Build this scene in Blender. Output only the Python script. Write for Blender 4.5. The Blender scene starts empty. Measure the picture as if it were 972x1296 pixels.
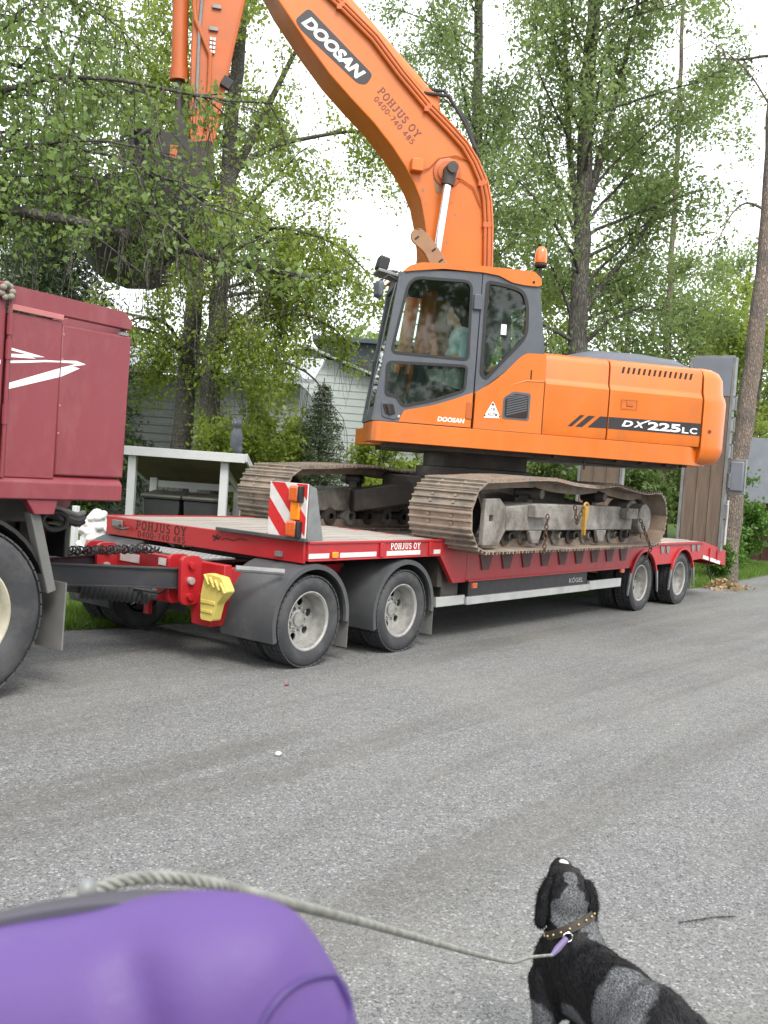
import bpy, bmesh, math, random
import numpy as np
from mathutils import Vector, Matrix, Euler
from mathutils.geometry import tessellate_polygon

R_ = math.radians
scene = bpy.context.scene
COL = scene.collection

# ------------------------------------------------------------------ camera
YAW, PITCH, ROLL = 0.9223, -0.0419, 0.0721
F = Vector((math.sin(YAW)*math.cos(PITCH), math.cos(YAW)*math.cos(PITCH), math.sin(PITCH)))
Rt = F.cross(Vector((0, 0, 1))).normalized()
Up = Rt.cross(F)
Rt, Up = (math.cos(ROLL)*Rt + math.sin(ROLL)*Up, -math.sin(ROLL)*Rt + math.cos(ROLL)*Up)
cd = bpy.data.cameras.new('camera')
cam = bpy.data.objects.new('camera', cd)
COL.objects.link(cam)
CAM = Vector((-6.0532, -5.2475, 1.6346))
cam.matrix_world = Matrix(((Rt.x, Up.x, -F.x, CAM.x), (Rt.y, Up.y, -F.y, CAM.y), (Rt.z, Up.z, -F.z, CAM.z), (0, 0, 0, 1)))
cd.sensor_fit = 'HORIZONTAL'
cd.sensor_width = 36.0
cd.lens = 36.0*1264.07/972.0
cd.clip_start = 0.05
cd.clip_end = 600
cd.dof.use_dof = True
cd.dof.focus_distance = 8.0
cd.dof.aperture_fstop = 19.0
scene.camera = cam

# ------------------------------------------------------------------ sky, sun, exposure (bright hazy overcast)
SUN_EL, SUN_AZ = R_(50), R_(212)      # azimuth measured from +y towards +x
world = bpy.data.worlds.new('World')
scene.world = world
world.use_nodes = True
wn = world.node_tree
wn.nodes.clear()
wo = wn.nodes.new('ShaderNodeOutputWorld')
wb = wn.nodes.new('ShaderNodeBackground')
wb.inputs['Strength'].default_value = 0.15
sky = wn.nodes.new('ShaderNodeTexSky')
sky.sky_type = 'NISHITA'
sky.sun_disc = False
sky.sun_elevation = SUN_EL
sky.sun_rotation = SUN_AZ
sky.air_density = 1.0
sky.dust_density = 6.0
sky.ozone_density = 1.0
wm = wn.nodes.new('ShaderNodeMix')
wm.data_type = 'RGBA'
wm.inputs['Factor'].default_value = 0.86       # closed white cloud cover over the blue
wm.inputs['B'].default_value = (6.6, 6.75, 6.9, 1)
wn.links.new(sky.outputs[0], wm.inputs['A'])
wn.links.new(wm.outputs['Result'], wb.inputs['Color'])
wn.links.new(wb.outputs[0], wo.inputs['Surface'])

sd = bpy.data.lights.new('sun', 'SUN')
sun = bpy.data.objects.new('sun', sd)
COL.objects.link(sun)
sd.energy = 1.25
sd.angle = R_(20)
sd.color = (1.0, 0.96, 0.9)
sv = Vector((math.sin(SUN_AZ)*math.cos(SUN_EL), math.cos(SUN_AZ)*math.cos(SUN_EL), math.sin(SUN_EL)))
sun.rotation_euler = sv.to_track_quat('Z', 'Y').to_euler()
sun.location = (0, -10, 20)

scene.view_settings.view_transform = 'Standard'
scene.view_settings.look = 'None'
scene.view_settings.exposure = 1.3
scene.view_settings.gamma = 1.0
scene.render.engine = 'CYCLES'
scene.cycles.max_bounces = 8
scene.cycles.transparent_max_bounces = 16

# ------------------------------------------------------------------ helpers
W = {}                                  # world matrices of what is built


def link(o, parent=None, world=None):
    COL.objects.link(o)
    w = world if world is not None else Matrix.Identity(4)
    if parent is not None:
        o.parent = parent
        o.matrix_parent_inverse = W[parent.name].inverted()
    o.matrix_basis = w
    W[o.name] = w
    return o


def tag(o, label=None, cat=None, group=None, kind=None):
    if label:
        o['label'] = label
    if cat:
        o['category'] = cat
    if group:
        o['group'] = group
    if kind:
        o['kind'] = kind
    return o


def thing(name, label, cat, loc=(0, 0, 0), group=None):
    o = bpy.data.objects.new(name, None)
    o.empty_display_size = 0.1
    link(o, None, Matrix.Translation(loc))
    return tag(o, label, cat, group)


def raw_obj(name, verts, faces, mat, parent=None, smooth=True, bevel=0.0, angle=35, seg=2, recalc=True):
    v = np.asarray(verts, dtype=np.float64)
    lo, hi = v.min(0), v.max(0)
    org = Vector(((lo[0]+hi[0])/2, (lo[1]+hi[1])/2, lo[2]))
    v = v - np.array(org)
    me = bpy.data.meshes.new(name)
    me.from_pydata(v.tolist(), [], [list(f) for f in faces])
    if recalc:
        bm = bmesh.new()
        bm.from_mesh(me)
        bmesh.ops.recalc_face_normals(bm, faces=bm.faces)
        bm.to_mesh(me)
        bm.free()
    if mat is not None:
        me.materials.append(mat)
    if smooth:
        me.polygons.foreach_set('use_smooth', [True]*len(me.polygons))
        me.set_sharp_from_angle(angle=R_(angle))
    o = bpy.data.objects.new(name, me)
    link(o, parent, Matrix.Translation(org))
    if bevel > 0:
        b = o.modifiers.new('bevel', 'BEVEL')
        b.width = bevel
        b.segments = seg
        b.limit_method = 'ANGLE'
        b.angle_limit = R_(40)
    return o


def inst(src, parent, world, name=None):
    o = src.copy()
    if name:
        o.name = name
    link(o, parent, world)
    return o


class MB:
    """collects shapes, builds ONE mesh object"""
    def __init__(self, T=None):
        self.v = []
        self.f = []
        self.T = T

    def add(self, vs, fs):
        n = len(self.v)
        if self.T:
            vs = [self.T(*p) for p in vs]
        self.v += [tuple(p) for p in vs]
        self.f += [tuple(i+n for i in f) for f in fs]
        return self

    def box(self, x0, x1, y0, y1, z0, z1):
        vs = [(x, y, z) for x in (x0, x1) for y in (y0, y1) for z in (z0, z1)]
        fs = [(0, 1, 3, 2), (4, 6, 7, 5), (0, 4, 5, 1), (2, 3, 7, 6), (0, 2, 6, 4), (1, 5, 7, 3)]
        return self.add(vs, fs)

    def obox(self, c, ax, ay, az, sx, sy, sz):
        c, ax, ay, az = Vector(c), Vector(ax).normalized(), Vector(ay).normalized(), Vector(az).normalized()
        vs = [c + ax*sx*a/2 + ay*sy*b/2 + az*sz*d/2 for a in (-1, 1) for b in (-1, 1) for d in (-1, 1)]
        fs = [(0, 1, 3, 2), (4, 6, 7, 5), (0, 4, 5, 1), (2, 3, 7, 6), (0, 2, 6, 4), (1, 5, 7, 3)]
        return self.add(vs, fs)

    def prism(self, poly, a0, a1, plane='xz', holes=()):
        """poly (with holes) in a plane, extruded a0..a1 along the third axis"""
        loops = [list(poly)] + [list(h) for h in holes]

        def P(p, a):
            if plane == 'xz':
                return (p[0], a, p[1])
            if plane == 'xy':
                return (p[0], p[1], a)
            return (a, p[0], p[1])
        flat = [p for l in loops for p in l]
        n = len(flat)
        if holes or True:
            tris = tessellate_polygon([[Vector((p[0], p[1], 0)) for p in l] for l in loops])
        vs = [P(p, a0) for p in flat] + [P(p, a1) for p in flat]
        fs = [tuple(t) for t in tris] + [tuple(i+n for i in reversed(t)) for t in tris]
        k = 0
        for l in loops:
            m = len(l)
            for i in range(m):
                j = (i+1) % m
                fs.append((k+i, k+j, k+j+n, k+i+n))
            k += m
        return self.add(vs, fs)

    def tube(self, pts, r, n=8, cap=True, closed=False):
        pts = [Vector(p) for p in pts]
        m = len(pts)
        rr = [r]*m if not hasattr(r, '__len__') else list(r)
        vs, fs = [], []
        prev = None
        for i, p in enumerate(pts):
            if closed:
                t = pts[(i+1) % m]-pts[i-1]
            else:
                t = pts[min(i+1, m-1)]-pts[max(i-1, 0)]
            t = t.normalized() if t.length > 1e-9 else Vector((0, 0, 1))
            if prev is None:
                a = t.orthogonal().normalized()
            else:
                a = (prev - t*prev.dot(t))
                a = a.normalized() if a.length > 1e-6 else t.orthogonal().normalized()
            prev = a
            b = t.cross(a)
            for k in range(n):
                th = 2*math.pi*k/n
                vs.append(p + (a*math.cos(th) + b*math.sin(th))*rr[i])
        for i in range(m-1 if not closed else m):
            i2 = (i+1) % m
            for k in range(n):
                k2 = (k+1) % n
                fs.append((i*n+k, i*n+k2, i2*n+k2, i2*n+k))
        if cap and not closed:
            fs.append(tuple(range(n-1, -1, -1)))
            fs.append(tuple((m-1)*n+k for k in range(n)))
        return self.add(vs, fs)

    def lathe(self, prof, c, axis='y', n=32, a0=0.0, a1=2*math.pi, closed_prof=False):
        """prof = [(radius, height along axis)]"""
        full = abs(a1-a0-2*math.pi) < 1e-6
        cnt = n if full else n+1
        vs, fs = [], []
        for k in range(cnt):
            th = a0+(a1-a0)*k/n
            ca, sa = math.cos(th), math.sin(th)
            for r, h in prof:
                if axis == 'y':
                    vs.append((c[0]+r*ca, c[1]+h, c[2]+r*sa))
                elif axis == 'z':
                    vs.append((c[0]+r*ca, c[1]+r*sa, c[2]+h))
                else:
                    vs.append((c[0]+h, c[1]+r*ca, c[2]+r*sa))
        m = len(prof)
        for k in range(n):
            k2 = (k+1) % cnt
            for i in range(m if closed_prof else m-1):
                i2 = (i+1) % m
                fs.append((k*m+i, k*m+i2, k2*m+i2, k2*m+i))
        if not full:
            if closed_prof:
                fs.append(tuple(range(m)))
                fs.append(tuple(n*m+i for i in reversed(range(m))))
        return self.add(vs, fs)

    def sphere(self, c, rx, ry=None, rz=None, n=12, m=8, rot=None):
        ry = rx if ry is None else ry
        rz = rx if rz is None else rz
        vs, fs = [], []
        c = Vector(c)
        for i in range(m+1):
            ph = math.pi*i/m
            for k in range(n):
                th = 2*math.pi*k/n
                p = Vector((rx*math.sin(ph)*math.cos(th), ry*math.sin(ph)*math.sin(th), rz*math.cos(ph)))
                if rot is not None:
                    p = rot @ p
                vs.append(c+p)
        for i in range(m):
            for k in range(n):
                k2 = (k+1) % n
                fs.append((i*n+k, i*n+k2, (i+1)*n+k2, (i+1)*n+k))
        return self.add(vs, fs)

    def build(self, name, mat, parent=None, smooth=True, bevel=0.0, angle=35, seg=2):
        return raw_obj(name, self.v, self.f, mat, parent, smooth, bevel, angle, seg)


def rnd(poly, r, seg=4):
    """round the corners of a polygon"""
    out = []
    n = len(poly)
    for i in range(n):
        p0, p1, p2 = Vector(poly[i-1]), Vector(poly[i]), Vector(poly[(i+1) % n])
        d0, d2 = (p0-p1), (p2-p1)
        rr = r[i] if hasattr(r, '__len__') else r
        q = min(rr, d0.length*0.45, d2.length*0.45)
        if q < 1e-5:
            out.append(tuple(p1))
            continue
        a, b = p1+d0.normalized()*q, p1+d2.normalized()*q
        for k in range(seg+1):
            t = k/seg
            out.append(tuple((1-t)**2*a + 2*t*(1-t)*p1 + t*t*b))
    return out


def arc(c, r, a0, a1, n=12):
    return [(c[0]+r*math.cos(R_(a0+(a1-a0)*k/n)), c[1]+r*math.sin(R_(a0+(a1-a0)*k/n))) for k in range(n+1)]


def text(s, mat, parent, origin, xdir, ydir, width, height, thick=0.003, bold=0.0, shear=0.0, name='lettering'):
    """flat lettering filling width x height, lower-left corner at origin"""
    cu = bpy.data.curves.new('txt', 'FONT')
    cu.body = s
    cu.size = 1.0
    cu.offset = bold
    cu.shear = shear
    cu.resolution_u = 4
    cu.fill_mode = 'FRONT'
    to = bpy.data.objects.new('txt', cu)
    COL.objects.link(to)
    dg = bpy.context.evaluated_depsgraph_get()
    me = bpy.data.meshes.new_from_object(to.evaluated_get(dg))
    v = np.array([p.co[:] for p in me.vertices])
    f = [tuple(p.vertices) for p in me.polygons]
    bpy.data.objects.remove(to)
    bpy.data.curves.remove(cu)
    bpy.data.meshes.remove(me)
    lo, hi = v.min(0), v.max(0)
    X, Y = Vector(xdir).normalized(), Vector(ydir).normalized()
    N = X.cross(Y)
    O = Vector(origin)
    pts = [O + X*((p[0]-lo[0])/(hi[0]-lo[0])*width) + Y*((p[1]-lo[1])/(hi[1]-lo[1])*height) + N*thick for p in v]
    return raw_obj(name, pts, f, mat, parent, smooth=False, recalc=False)


def slab_glyph(ch):
    """strokes of a heavy slab-serif letter on a 0..w by 0..1 box: (polyline, half width)"""
    V, Hh = 0.095, 0.045

    def curve(cx, cy, rx, ry, a0, a1, n=10):
        return [(cx+rx*math.cos(R_(a0+(a1-a0)*k/n)), cy+ry*math.sin(R_(a0+(a1-a0)*k/n))) for k in range(n+1)]

    def serif(x, y, w=0.2):
        return ([(x-w, y), (x+w, y)], Hh)
    t, b = 1-Hh, Hh
    if ch == 'P':
        return 0.85, [([(.24, b), (.24, t)], V), serif(.24, b), ([(.05, t), (.5, t)], Hh), (curve(.5, .72, .22, .235, 90, -90), .075), ([(.24, .485), (.5, .485)], Hh)]
    if ch in 'O':
        return 0.95, [(curve(.475, .5, .33, .45, 0, 360, 20), .085)]
    if ch == '0':
        return 0.75, [(curve(.375, .5, .25, .45, 0, 360, 18), .08)]
    if ch == 'H':
        return 1.0, [([(.24, b), (.24, t)], V), ([(.76, b), (.76, t)], V), ([(.24, .5), (.76, .5)], Hh), serif(.24, b), serif(.24, t), serif(.76, b), serif(.76, t)]
    if ch == 'J':
        return 0.75, [([(.48, t), (.48, .28)]+curve(.30, .27, .18, .21, 0, -160, 8), V), serif(.48, t)]
    if ch == 'U':
        return 1.0, [([(.24, t), (.24, .32)]+curve(.50, .32, .26, .26, 180, 360, 10)+[(.76, t)], .08), serif(.24, t, .19), serif(.76, t, .19)]
    if ch == 'S':
        return 0.75, [(curve(.375, .73, .22, .2, 20, 270, 10)+curve(.375, .28, .235, .225, 90, -165, 10), .08)]
    if ch == 'Y':
        return 0.95, [([(.18, t), (.475, .48)], V), ([(.77, t), (.475, .48)], .07), ([(.475, .48), (.475, b)], V), serif(.475, b), serif(.18, t, .16), serif(.77, t, .16)]
    if ch == '4':
        return 0.78, [([(.5, 0), (.5, 1)], .08), ([(.06, .3), (.72, .3)], .05), ([(.5, .96), (.08, .31)], .05)]
    if ch == '7':
        return 0.72, [([(.08, .93), (.64, .93)], .07), ([(.62, .9), (.30, 0.0)], .08)]
    if ch == '8':
        return 0.75, [(curve(.375, .74, .19, .2, 0, 360, 14), .075), (curve(.375, .27, .235, .225, 0, 360, 14), .075)]
    if ch == '5':
        return 0.75, [([(.62, .94), (.2, .94)], .06), ([(.18, .94), (.16, .52)], .06), (curve(.34, .31, .27, .27, 110, -150, 12), .075)]
    if ch == '-':
        return 0.5, [([(.08, .42), (.42, .42)], .07)]
    return 0.4, []


def slab_text(s, mat, parent, origin, xdir, ydir, width, height, name='lettering'):
    X, Y = Vector(xdir).normalized(), Vector(ydir).normalized()
    Nn = X.cross(Y)
    O = Vector(origin)
    adv = sum(slab_glyph(c)[0]+0.06 for c in s)
    kx = width/adv
    mb = MB()
    x = 0.0
    lay = 0
    out = None
    for c in s+' ':
        w, st = slab_glyph(c)
        if c == ' ' and mb.v:                      # one part per word
            out = raw_obj(name, mb.v, mb.f, mat, parent, smooth=False, recalc=False)
            mb = MB()
        for pl, hw in st:
            pl = [Vector(p) for p in pl]
            lay += 1
            off = Nn*(0.00002*(lay % 40))
            L_, Rr = [], []
            for i, p in enumerate(pl):
                t = (pl[min(i+1, len(pl)-1)]-pl[max(i-1, 0)])
                if (pl[0]-pl[-1]).length < 1e-6 and i in (0, len(pl)-1):
                    t = pl[1]-pl[-2]
                t.normalize()
                n = Vector((-t.y, t.x))
                L_.append(p+n*hw); Rr.append(p-n*hw)
            P3 = lambda q: O+X*((x+q.x)*kx)+Y*(q.y*height)+off
            vs = [P3(q) for q in L_]+[P3(q) for q in Rr]
            m = len(pl)
            mb.add(vs, [(i, i+m, i+1+m, i+1) for i in range(m-1)])
        x += w+0.06
    return out


def blob(shapes, voxel, smooth=4, fac=0.6):
    """closed tapered shapes melted into one continuous skin; returns verts, faces"""
    mb = MB()
    for s in shapes:
        if s[0] == 'e':
            mb.sphere(s[1], s[2], s[3], s[4], 16, 12, s[5] if len(s) > 5 else None)
        else:
            pts, rad = s[1], s[2]
            mb.tube(pts, rad, 12)
            for p, r in zip(pts, rad):
                mb.sphere(p, r, r, r, 12, 8)
    me = bpy.data.meshes.new('blob')
    me.from_pydata(mb.v, [], mb.f)
    o = bpy.data.objects.new('blob', me)
    COL.objects.link(o)
    bm = bmesh.new(); bm.from_mesh(me); bmesh.ops.recalc_face_normals(bm, faces=bm.faces); bm.to_mesh(me); bm.free()
    rm = o.modifiers.new('r', 'REMESH'); rm.mode = 'VOXEL'; rm.voxel_size = voxel
    sm = o.modifiers.new('s', 'SMOOTH'); sm.iterations = smooth; sm.factor = fac
    dg = bpy.context.evaluated_depsgraph_get()
    m2 = bpy.data.meshes.new_from_object(o.evaluated_get(dg))
    v = [tuple(p.co) for p in m2.vertices]
    f = [tuple(p.vertices) for p in m2.polygons]
    bpy.data.objects.remove(o); bpy.data.meshes.remove(me); bpy.data.meshes.remove(m2)
    return v, f


# ------------------------------------------------------------------ materials
def new_mat(name):
    m = bpy.data.materials.new(name)
    m.use_nodes = True
    nt = m.node_tree
    b = nt.nodes['Principled BSDF']
    return m, nt, b


def N(nt, typ, **kw):
    n = nt.nodes.new(typ)
    for k, v in kw.items():
        if k in n.inputs:
            n.inputs[k].default_value = v
        else:
            setattr(n, k, v)
    return n


def mixc(nt, fac, a, b, mode='MIX'):
    m = nt.nodes.new('ShaderNodeMix')
    m.data_type = 'RGBA'
    m.blend_type = mode
    for sock, val in (('Factor', fac), ('A', a), ('B', b)):
        if hasattr(val, 'is_linked') or hasattr(val, 'links'):
            nt.links.new(val, m.inputs[sock])
        elif sock == 'Factor':
            m.inputs[sock].default_value = val
        else:
            m.inputs[sock].default_value = (*val[:3], 1)
    return m.outputs['Result']


def noise(nt, scale, detail=4, rough=0.6, vec=None, dist=0.0):
    n = N(nt, 'ShaderNodeTexNoise', Scale=scale, Detail=detail, Roughness=rough, Distortion=dist)
    if vec is not None:
        nt.links.new(vec, n.inputs['Vector'])
    return n


def ramp(nt, sock, lo, hi, a=0.0, b=1.0):
    r = nt.nodes.new('ShaderNodeMapRange')
    r.inputs['From Min'].default_value = lo
    r.inputs['From Max'].default_value = hi
    r.inputs['To Min'].default_value = a
    r.inputs['To Max'].default_value = b
    nt.links.new(sock, r.inputs['Value'])
    return r.outputs['Result']


def pm(name, col, rough=0.5, metal=0.0, var=0.12, scale=3.0, dirt=None, dirt_amt=0.4, dirt_lo=0.5, dirt_hi=0.75,
       bump=0.0, bscale=60, spec=0.5, coat=0.0, dscale=2.5, stretch=None, world_pos=False):
    m, nt, b = new_mat(name)
    L = nt.links
    tc = nt.nodes.new('ShaderNodeNewGeometry').outputs['Position'] if world_pos else nt.nodes.new('ShaderNodeTexCoord').outputs['Object']
    vec = tc
    if stretch:
        mp = nt.nodes.new('ShaderNodeMapping')
        mp.inputs['Scale'].default_value = stretch
        L.new(tc, mp.inputs['Vector'])
        vec = mp.outputs[0]
    n1 = noise(nt, scale, 5, 0.6, vec)
    dark = tuple(c*(1-var) for c in col)
    lite = tuple(min(1, c*(1+var)) for c in col)
    c = mixc(nt, ramp(nt, n1.outputs['Fac'], 0.3, 0.7), dark, lite)
    if dirt is not None:
        n2 = noise(nt, dscale, 8, 0.7, vec, 0.3)
        f = ramp(nt, n2.outputs['Fac'], dirt_lo, dirt_hi, 0.0, dirt_amt)
        c = mixc(nt, f, c, dirt)
    L.new(c, b.inputs['Base Color'])
    n3 = noise(nt, scale*4, 4, 0.6, vec)
    L.new(ramp(nt, n3.outputs['Fac'], 0.3, 0.7, max(0, rough-0.1), min(1, rough+0.1)), b.inputs['Roughness'])
    b.inputs['Metallic'].default_value = metal
    b.inputs['Specular IOR Level'].default_value = spec
    b.inputs['Coat Weight'].default_value = coat
    b.inputs['Coat Roughness'].default_value = 0.15
    if bump > 0:
        n4 = noise(nt, bscale, 4, 0.6, vec)
        bp = nt.nodes.new('ShaderNodeBump')
        bp.inputs['Strength'].default_value = bump
        bp.inputs['Distance'].default_value = 0.01
        L.new(n4.outputs['Fac'], bp.inputs['Height'])
        L.new(bp.outputs[0], b.inputs['Normal'])
    return m


def leafmat(name, a, b_, trans=0.45, back=None):
    m, nt, b = new_mat(name)
    L = nt.links
    g = nt.nodes.new('ShaderNodeNewGeometry')
    c = mixc(nt, g.outputs['Random Per Island'], a, b_)
    n1 = noise(nt, 0.6, 3, 0.6, g.outputs['Position'])
    c = mixc(nt, ramp(nt, n1.outputs['Fac'], 0.35, 0.65, 0.0, 0.5), c, tuple(x*0.75 for x in a))
    L.new(c, b.inputs['Base Color'])
    b.inputs['Roughness'].default_value = 0.45
    tr = nt.nodes.new('ShaderNodeBsdfTranslucent')
    L.new(mixc(nt, 0.35, c, (b_[0]*1.5, b_[1]*1.4, b_[2])), tr.inputs['Color'])
    ms = nt.nodes.new('ShaderNodeMixShader')
    ms.inputs[0].default_value = trans
    L.new(b.outputs[0], ms.inputs[1])
    L.new(tr.outputs[0], ms.inputs[2])
    L.new(ms.outputs[0], nt.nodes['Material Output'].inputs['Surface'])
    return m


def glassmat(name, tint=(0.75, 0.85, 0.8), refl=1.0):
    m, nt, b = new_mat(name)
    nt.nodes.remove(b)
    L = nt.links
    t = nt.nodes.new('ShaderNodeBsdfTransparent'); t.inputs[0].default_value = (*tint, 1)
    g = nt.nodes.new('ShaderNodeBsdfGlossy'); g.inputs['Roughness'].default_value = 0.03
    fr = nt.nodes.new('ShaderNodeFresnel'); fr.inputs['IOR'].default_value = 1.5
    mul = nt.nodes.new('ShaderNodeMath'); mul.operation = 'MULTIPLY'; mul.inputs[1].default_value = 0.85*refl
    L.new(fr.outputs[0], mul.inputs[0])
    ms = nt.nodes.new('ShaderNodeMixShader')
    L.new(mul.outputs[0], ms.inputs[0]); L.new(t.outputs[0], ms.inputs[1]); L.new(g.outputs[0], ms.inputs[2])
    L.new(ms.outputs[0], nt.nodes['Material Output'].inputs['Surface'])
    return m


M = {}
M['orange'] = pm('orange_paint', (0.54, 0.13, 0.010), 0.4, var=0.1, scale=1.5, dirt=(0.23, 0.115, 0.05), dirt_amt=0.6, dirt_lo=0.5, dirt_hi=0.8, coat=0.2, dscale=4.5, stretch=(1, 1, 0.45))
M['orange_dull'] = pm('orange_paint_weathered', (0.42, 0.098, 0.02), 0.5, var=0.1, scale=2, dirt=(0.2, 0.08, 0.04), dirt_amt=0.55, dirt_lo=0.5, dirt_hi=0.8)
M['cabgrey'] = pm('cab_grey_paint', (0.075, 0.085, 0.1), 0.45, var=0.1, scale=3, dirt=(0.18, 0.17, 0.16), dirt_amt=0.3)
M['hoodgrey'] = pm('hood_grey_paint', (0.085, 0.092, 0.112), 0.5, var=0.1)
M['black'] = pm('black_rubber', (0.012, 0.012, 0.013), 0.55, var=0.2, scale=6)
M['gap'] = pm('panel_gap', (0.02, 0.01, 0.006), 0.8, var=0.1)
M['decal_dark'] = pm('decal_charcoal', (0.02, 0.018, 0.022), 0.45, var=0.05)
M['white_ink'] = pm('white_ink', (0.8, 0.8, 0.78), 0.5, var=0.04)
M['dark_ink'] = pm('dark_ink', (0.016, 0.006, 0.008), 0.5, var=0.1)
M['dark_ink2'] = pm('brown_ink', (0.12, 0.03, 0.02), 0.5, var=0.1)
M['track'] = pm('muddy_track_steel', (0.23, 0.195, 0.16), 0.75, metal=0.2, var=0.3, scale=7, dirt=(0.4, 0.31, 0.235), dirt_amt=0.7, dirt_lo=0.42, dirt_hi=0.65, bump=0.5, bscale=40, dscale=5, world_pos=True)
def vary(m, lo, hi, tint):
    """each instance a little lighter, darker or rustier than its neighbour"""
    nt = m.node_tree; b = nt.nodes['Principled BSDF']
    src = b.inputs['Base Color'].links[0].from_socket
    oi = nt.nodes.new('ShaderNodeObjectInfo')
    c = mixc(nt, ramp(nt, oi.outputs['Random'], 0.55, 1.0, 0.0, 0.55), src, tint)
    g = nt.nodes.new('ShaderNodeCombineColor')
    v = ramp(nt, oi.outputs['Random'], 0.0, 1.0, lo, hi)
    for k in range(3):
        nt.links.new(v, g.inputs[k])
    nt.links.new(mixc(nt, 1.0, c, g.outputs[0], 'MULTIPLY'), b.inputs['Base Color'])


vary(M['track'], 0.72, 1.12, (0.2, 0.12, 0.08))
M['pocket'] = pm('dark_pocket_steel', (0.11, 0.06, 0.055), 0.7, var=0.3, scale=9)
M['frame_grey'] = pm('dusty_grey_steel', (0.24, 0.23, 0.21), 0.65, metal=0.15, var=0.25, scale=4, dirt=(0.085, 0.062, 0.045), dirt_amt=0.85, dirt_lo=0.42, dirt_hi=0.62, bump=0.4, dscale=3.5, world_pos=True)
M['dark_steel'] = pm('dark_greasy_steel', (0.05, 0.043, 0.038), 0.6, metal=0.2, var=0.3, scale=5, dirt=(0.14, 0.11, 0.08), dirt_amt=0.6, bump=0.2)
M['chrome'] = pm('chrome_rod', (0.75, 0.76, 0.78), 0.14, metal=1.0, var=0.03)
M['cast'] = pm('brown_cast_bracket', (0.24, 0.14, 0.075), 0.6, var=0.15, scale=6)
M['hose'] = pm('orange_pipe', (0.4, 0.095, 0.016), 0.4, var=0.15, scale=4)
M['beacon'] = pm('amber_lens', (0.75, 0.14, 0.02), 0.2, var=0.1, coat=0.6)
M['red'] = pm('trailer_red_paint', (0.37, 0.014, 0.019), 0.4, var=0.1, scale=2, dirt=(0.17, 0.06, 0.05), dirt_amt=0.55, dirt_lo=0.5, dirt_hi=0.78, coat=0.15)
M['truckred'] = pm('faded_truck_red', (0.185, 0.027, 0.037), 0.48, var=0.09, scale=1.4, dirt=(0.24, 0.08, 0.08), dirt_amt=0.6, dirt_lo=0.47, dirt_hi=0.78, dscale=7, coat=0.1, stretch=(1, 1, 0.5), bump=0.05, bscale=5)
M['truckpale'] = pm('scraped_pale_red', (0.4, 0.14, 0.14), 0.6, var=0.15, scale=5)
M['dusty'] = pm('dusty_rope', (0.2, 0.19, 0.15), 0.7, var=0.1, scale=6)
M['tyre'] = pm('tyre_rubber', (0.028, 0.029, 0.032), 0.75, var=0.2, scale=6, dirt=(0.1, 0.1, 0.1), dirt_amt=0.6, dirt_lo=0.45, dirt_hi=0.7, bump=0.15)
M['rim'] = pm('silver_rim', (0.4, 0.4, 0.385), 0.4, metal=0.5, var=0.15, scale=6, dirt=(0.13, 0.115, 0.095), dirt_amt=0.8, dirt_lo=0.42, dirt_hi=0.68, dscale=5)
M['rim_cream'] = pm('cream_rim', (0.4, 0.38, 0.29), 0.5, var=0.12, scale=4, dirt=(0.13, 0.11, 0.08), dirt_amt=0.6)
M['fender'] = pm('grey_plastic_fender', (0.055, 0.058, 0.062), 0.6, var=0.15, scale=3, dirt=(0.16, 0.15, 0.135), dirt_amt=0.6)
M['flap'] = pm('rubber_mud_flap', (0.12, 0.12, 0.115), 0.75, var=0.18, scale=3, dirt=(0.2, 0.19, 0.17), dirt_amt=0.5)
M['alu'] = pm('aluminium', (0.5, 0.51, 0.5), 0.45, metal=0.5, var=0.1, scale=4, dirt=(0.25, 0.24, 0.22), dirt_amt=0.5)
M['galv'] = pm('galvanised_steel', (0.2, 0.207, 0.207), 0.55, metal=0.4, var=0.2, scale=9)
M['deckwood'] = pm('weathered_deck_wood', (0.29, 0.265, 0.235), 0.8, var=0.25, scale=5, bump=0.3, stretch=(0.3, 4, 4), dirt=(0.42, 0.4, 0.36), dirt_amt=0.6)
M['rampwood'] = pm('brown_ramp_wood', (0.13, 0.096, 0.072), 0.85, var=0.25, scale=6, bump=0.35, stretch=(4, 4, 0.35), dirt=(0.25, 0.21, 0.18), dirt_amt=0.5)
M['strip'] = pm('reflective_strip', (0.62, 0.6, 0.58), 0.4, var=0.1, scale=10)
M['stripred'] = pm('reflective_red', (0.55, 0.03, 0.03), 0.35, var=0.08)
M['amber'] = pm('amber_reflector', (0.85, 0.26, 0.02), 0.25, var=0.1, coat=0.5)
M['amberred'] = pm('amber_red_lamp', (0.6, 0.12, 0.03), 0.25, var=0.1, coat=0.5)
M['chock'] = pm('yellow_plastic', (0.58, 0.47, 0.12), 0.5, var=0.12, scale=8, dirt=(0.4, 0.32, 0.12), dirt_amt=0.5)
M['yellowsteel'] = pm('worn_yellow_steel', (0.34, 0.19, 0.025), 0.5, var=0.2, scale=12)
M['rust'] = pm('rusty_chain', (0.09, 0.055, 0.035), 0.75, metal=0.3, var=0.3, scale=20)
M['bucket'] = pm('worn_bucket_steel', (0.03, 0.026, 0.024), 0.55, metal=0.3, var=0.3, scale=4, dirt=(0.09, 0.05, 0.035), dirt_amt=0.6)
M['glass'] = glassmat('cab_glass', (0.86, 0.94, 0.90))
M['houseglass'] = pm('dark_window_glass', (0.02, 0.024, 0.03), 0.08, var=0.1, spec=0.8)
M['interior'] = pm('cab_interior', (0.045, 0.05, 0.055), 0.7, var=0.15)
M['interior_grey'] = pm('cab_console_grey', (0.12, 0.135, 0.135), 0.7, var=0.1)
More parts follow.
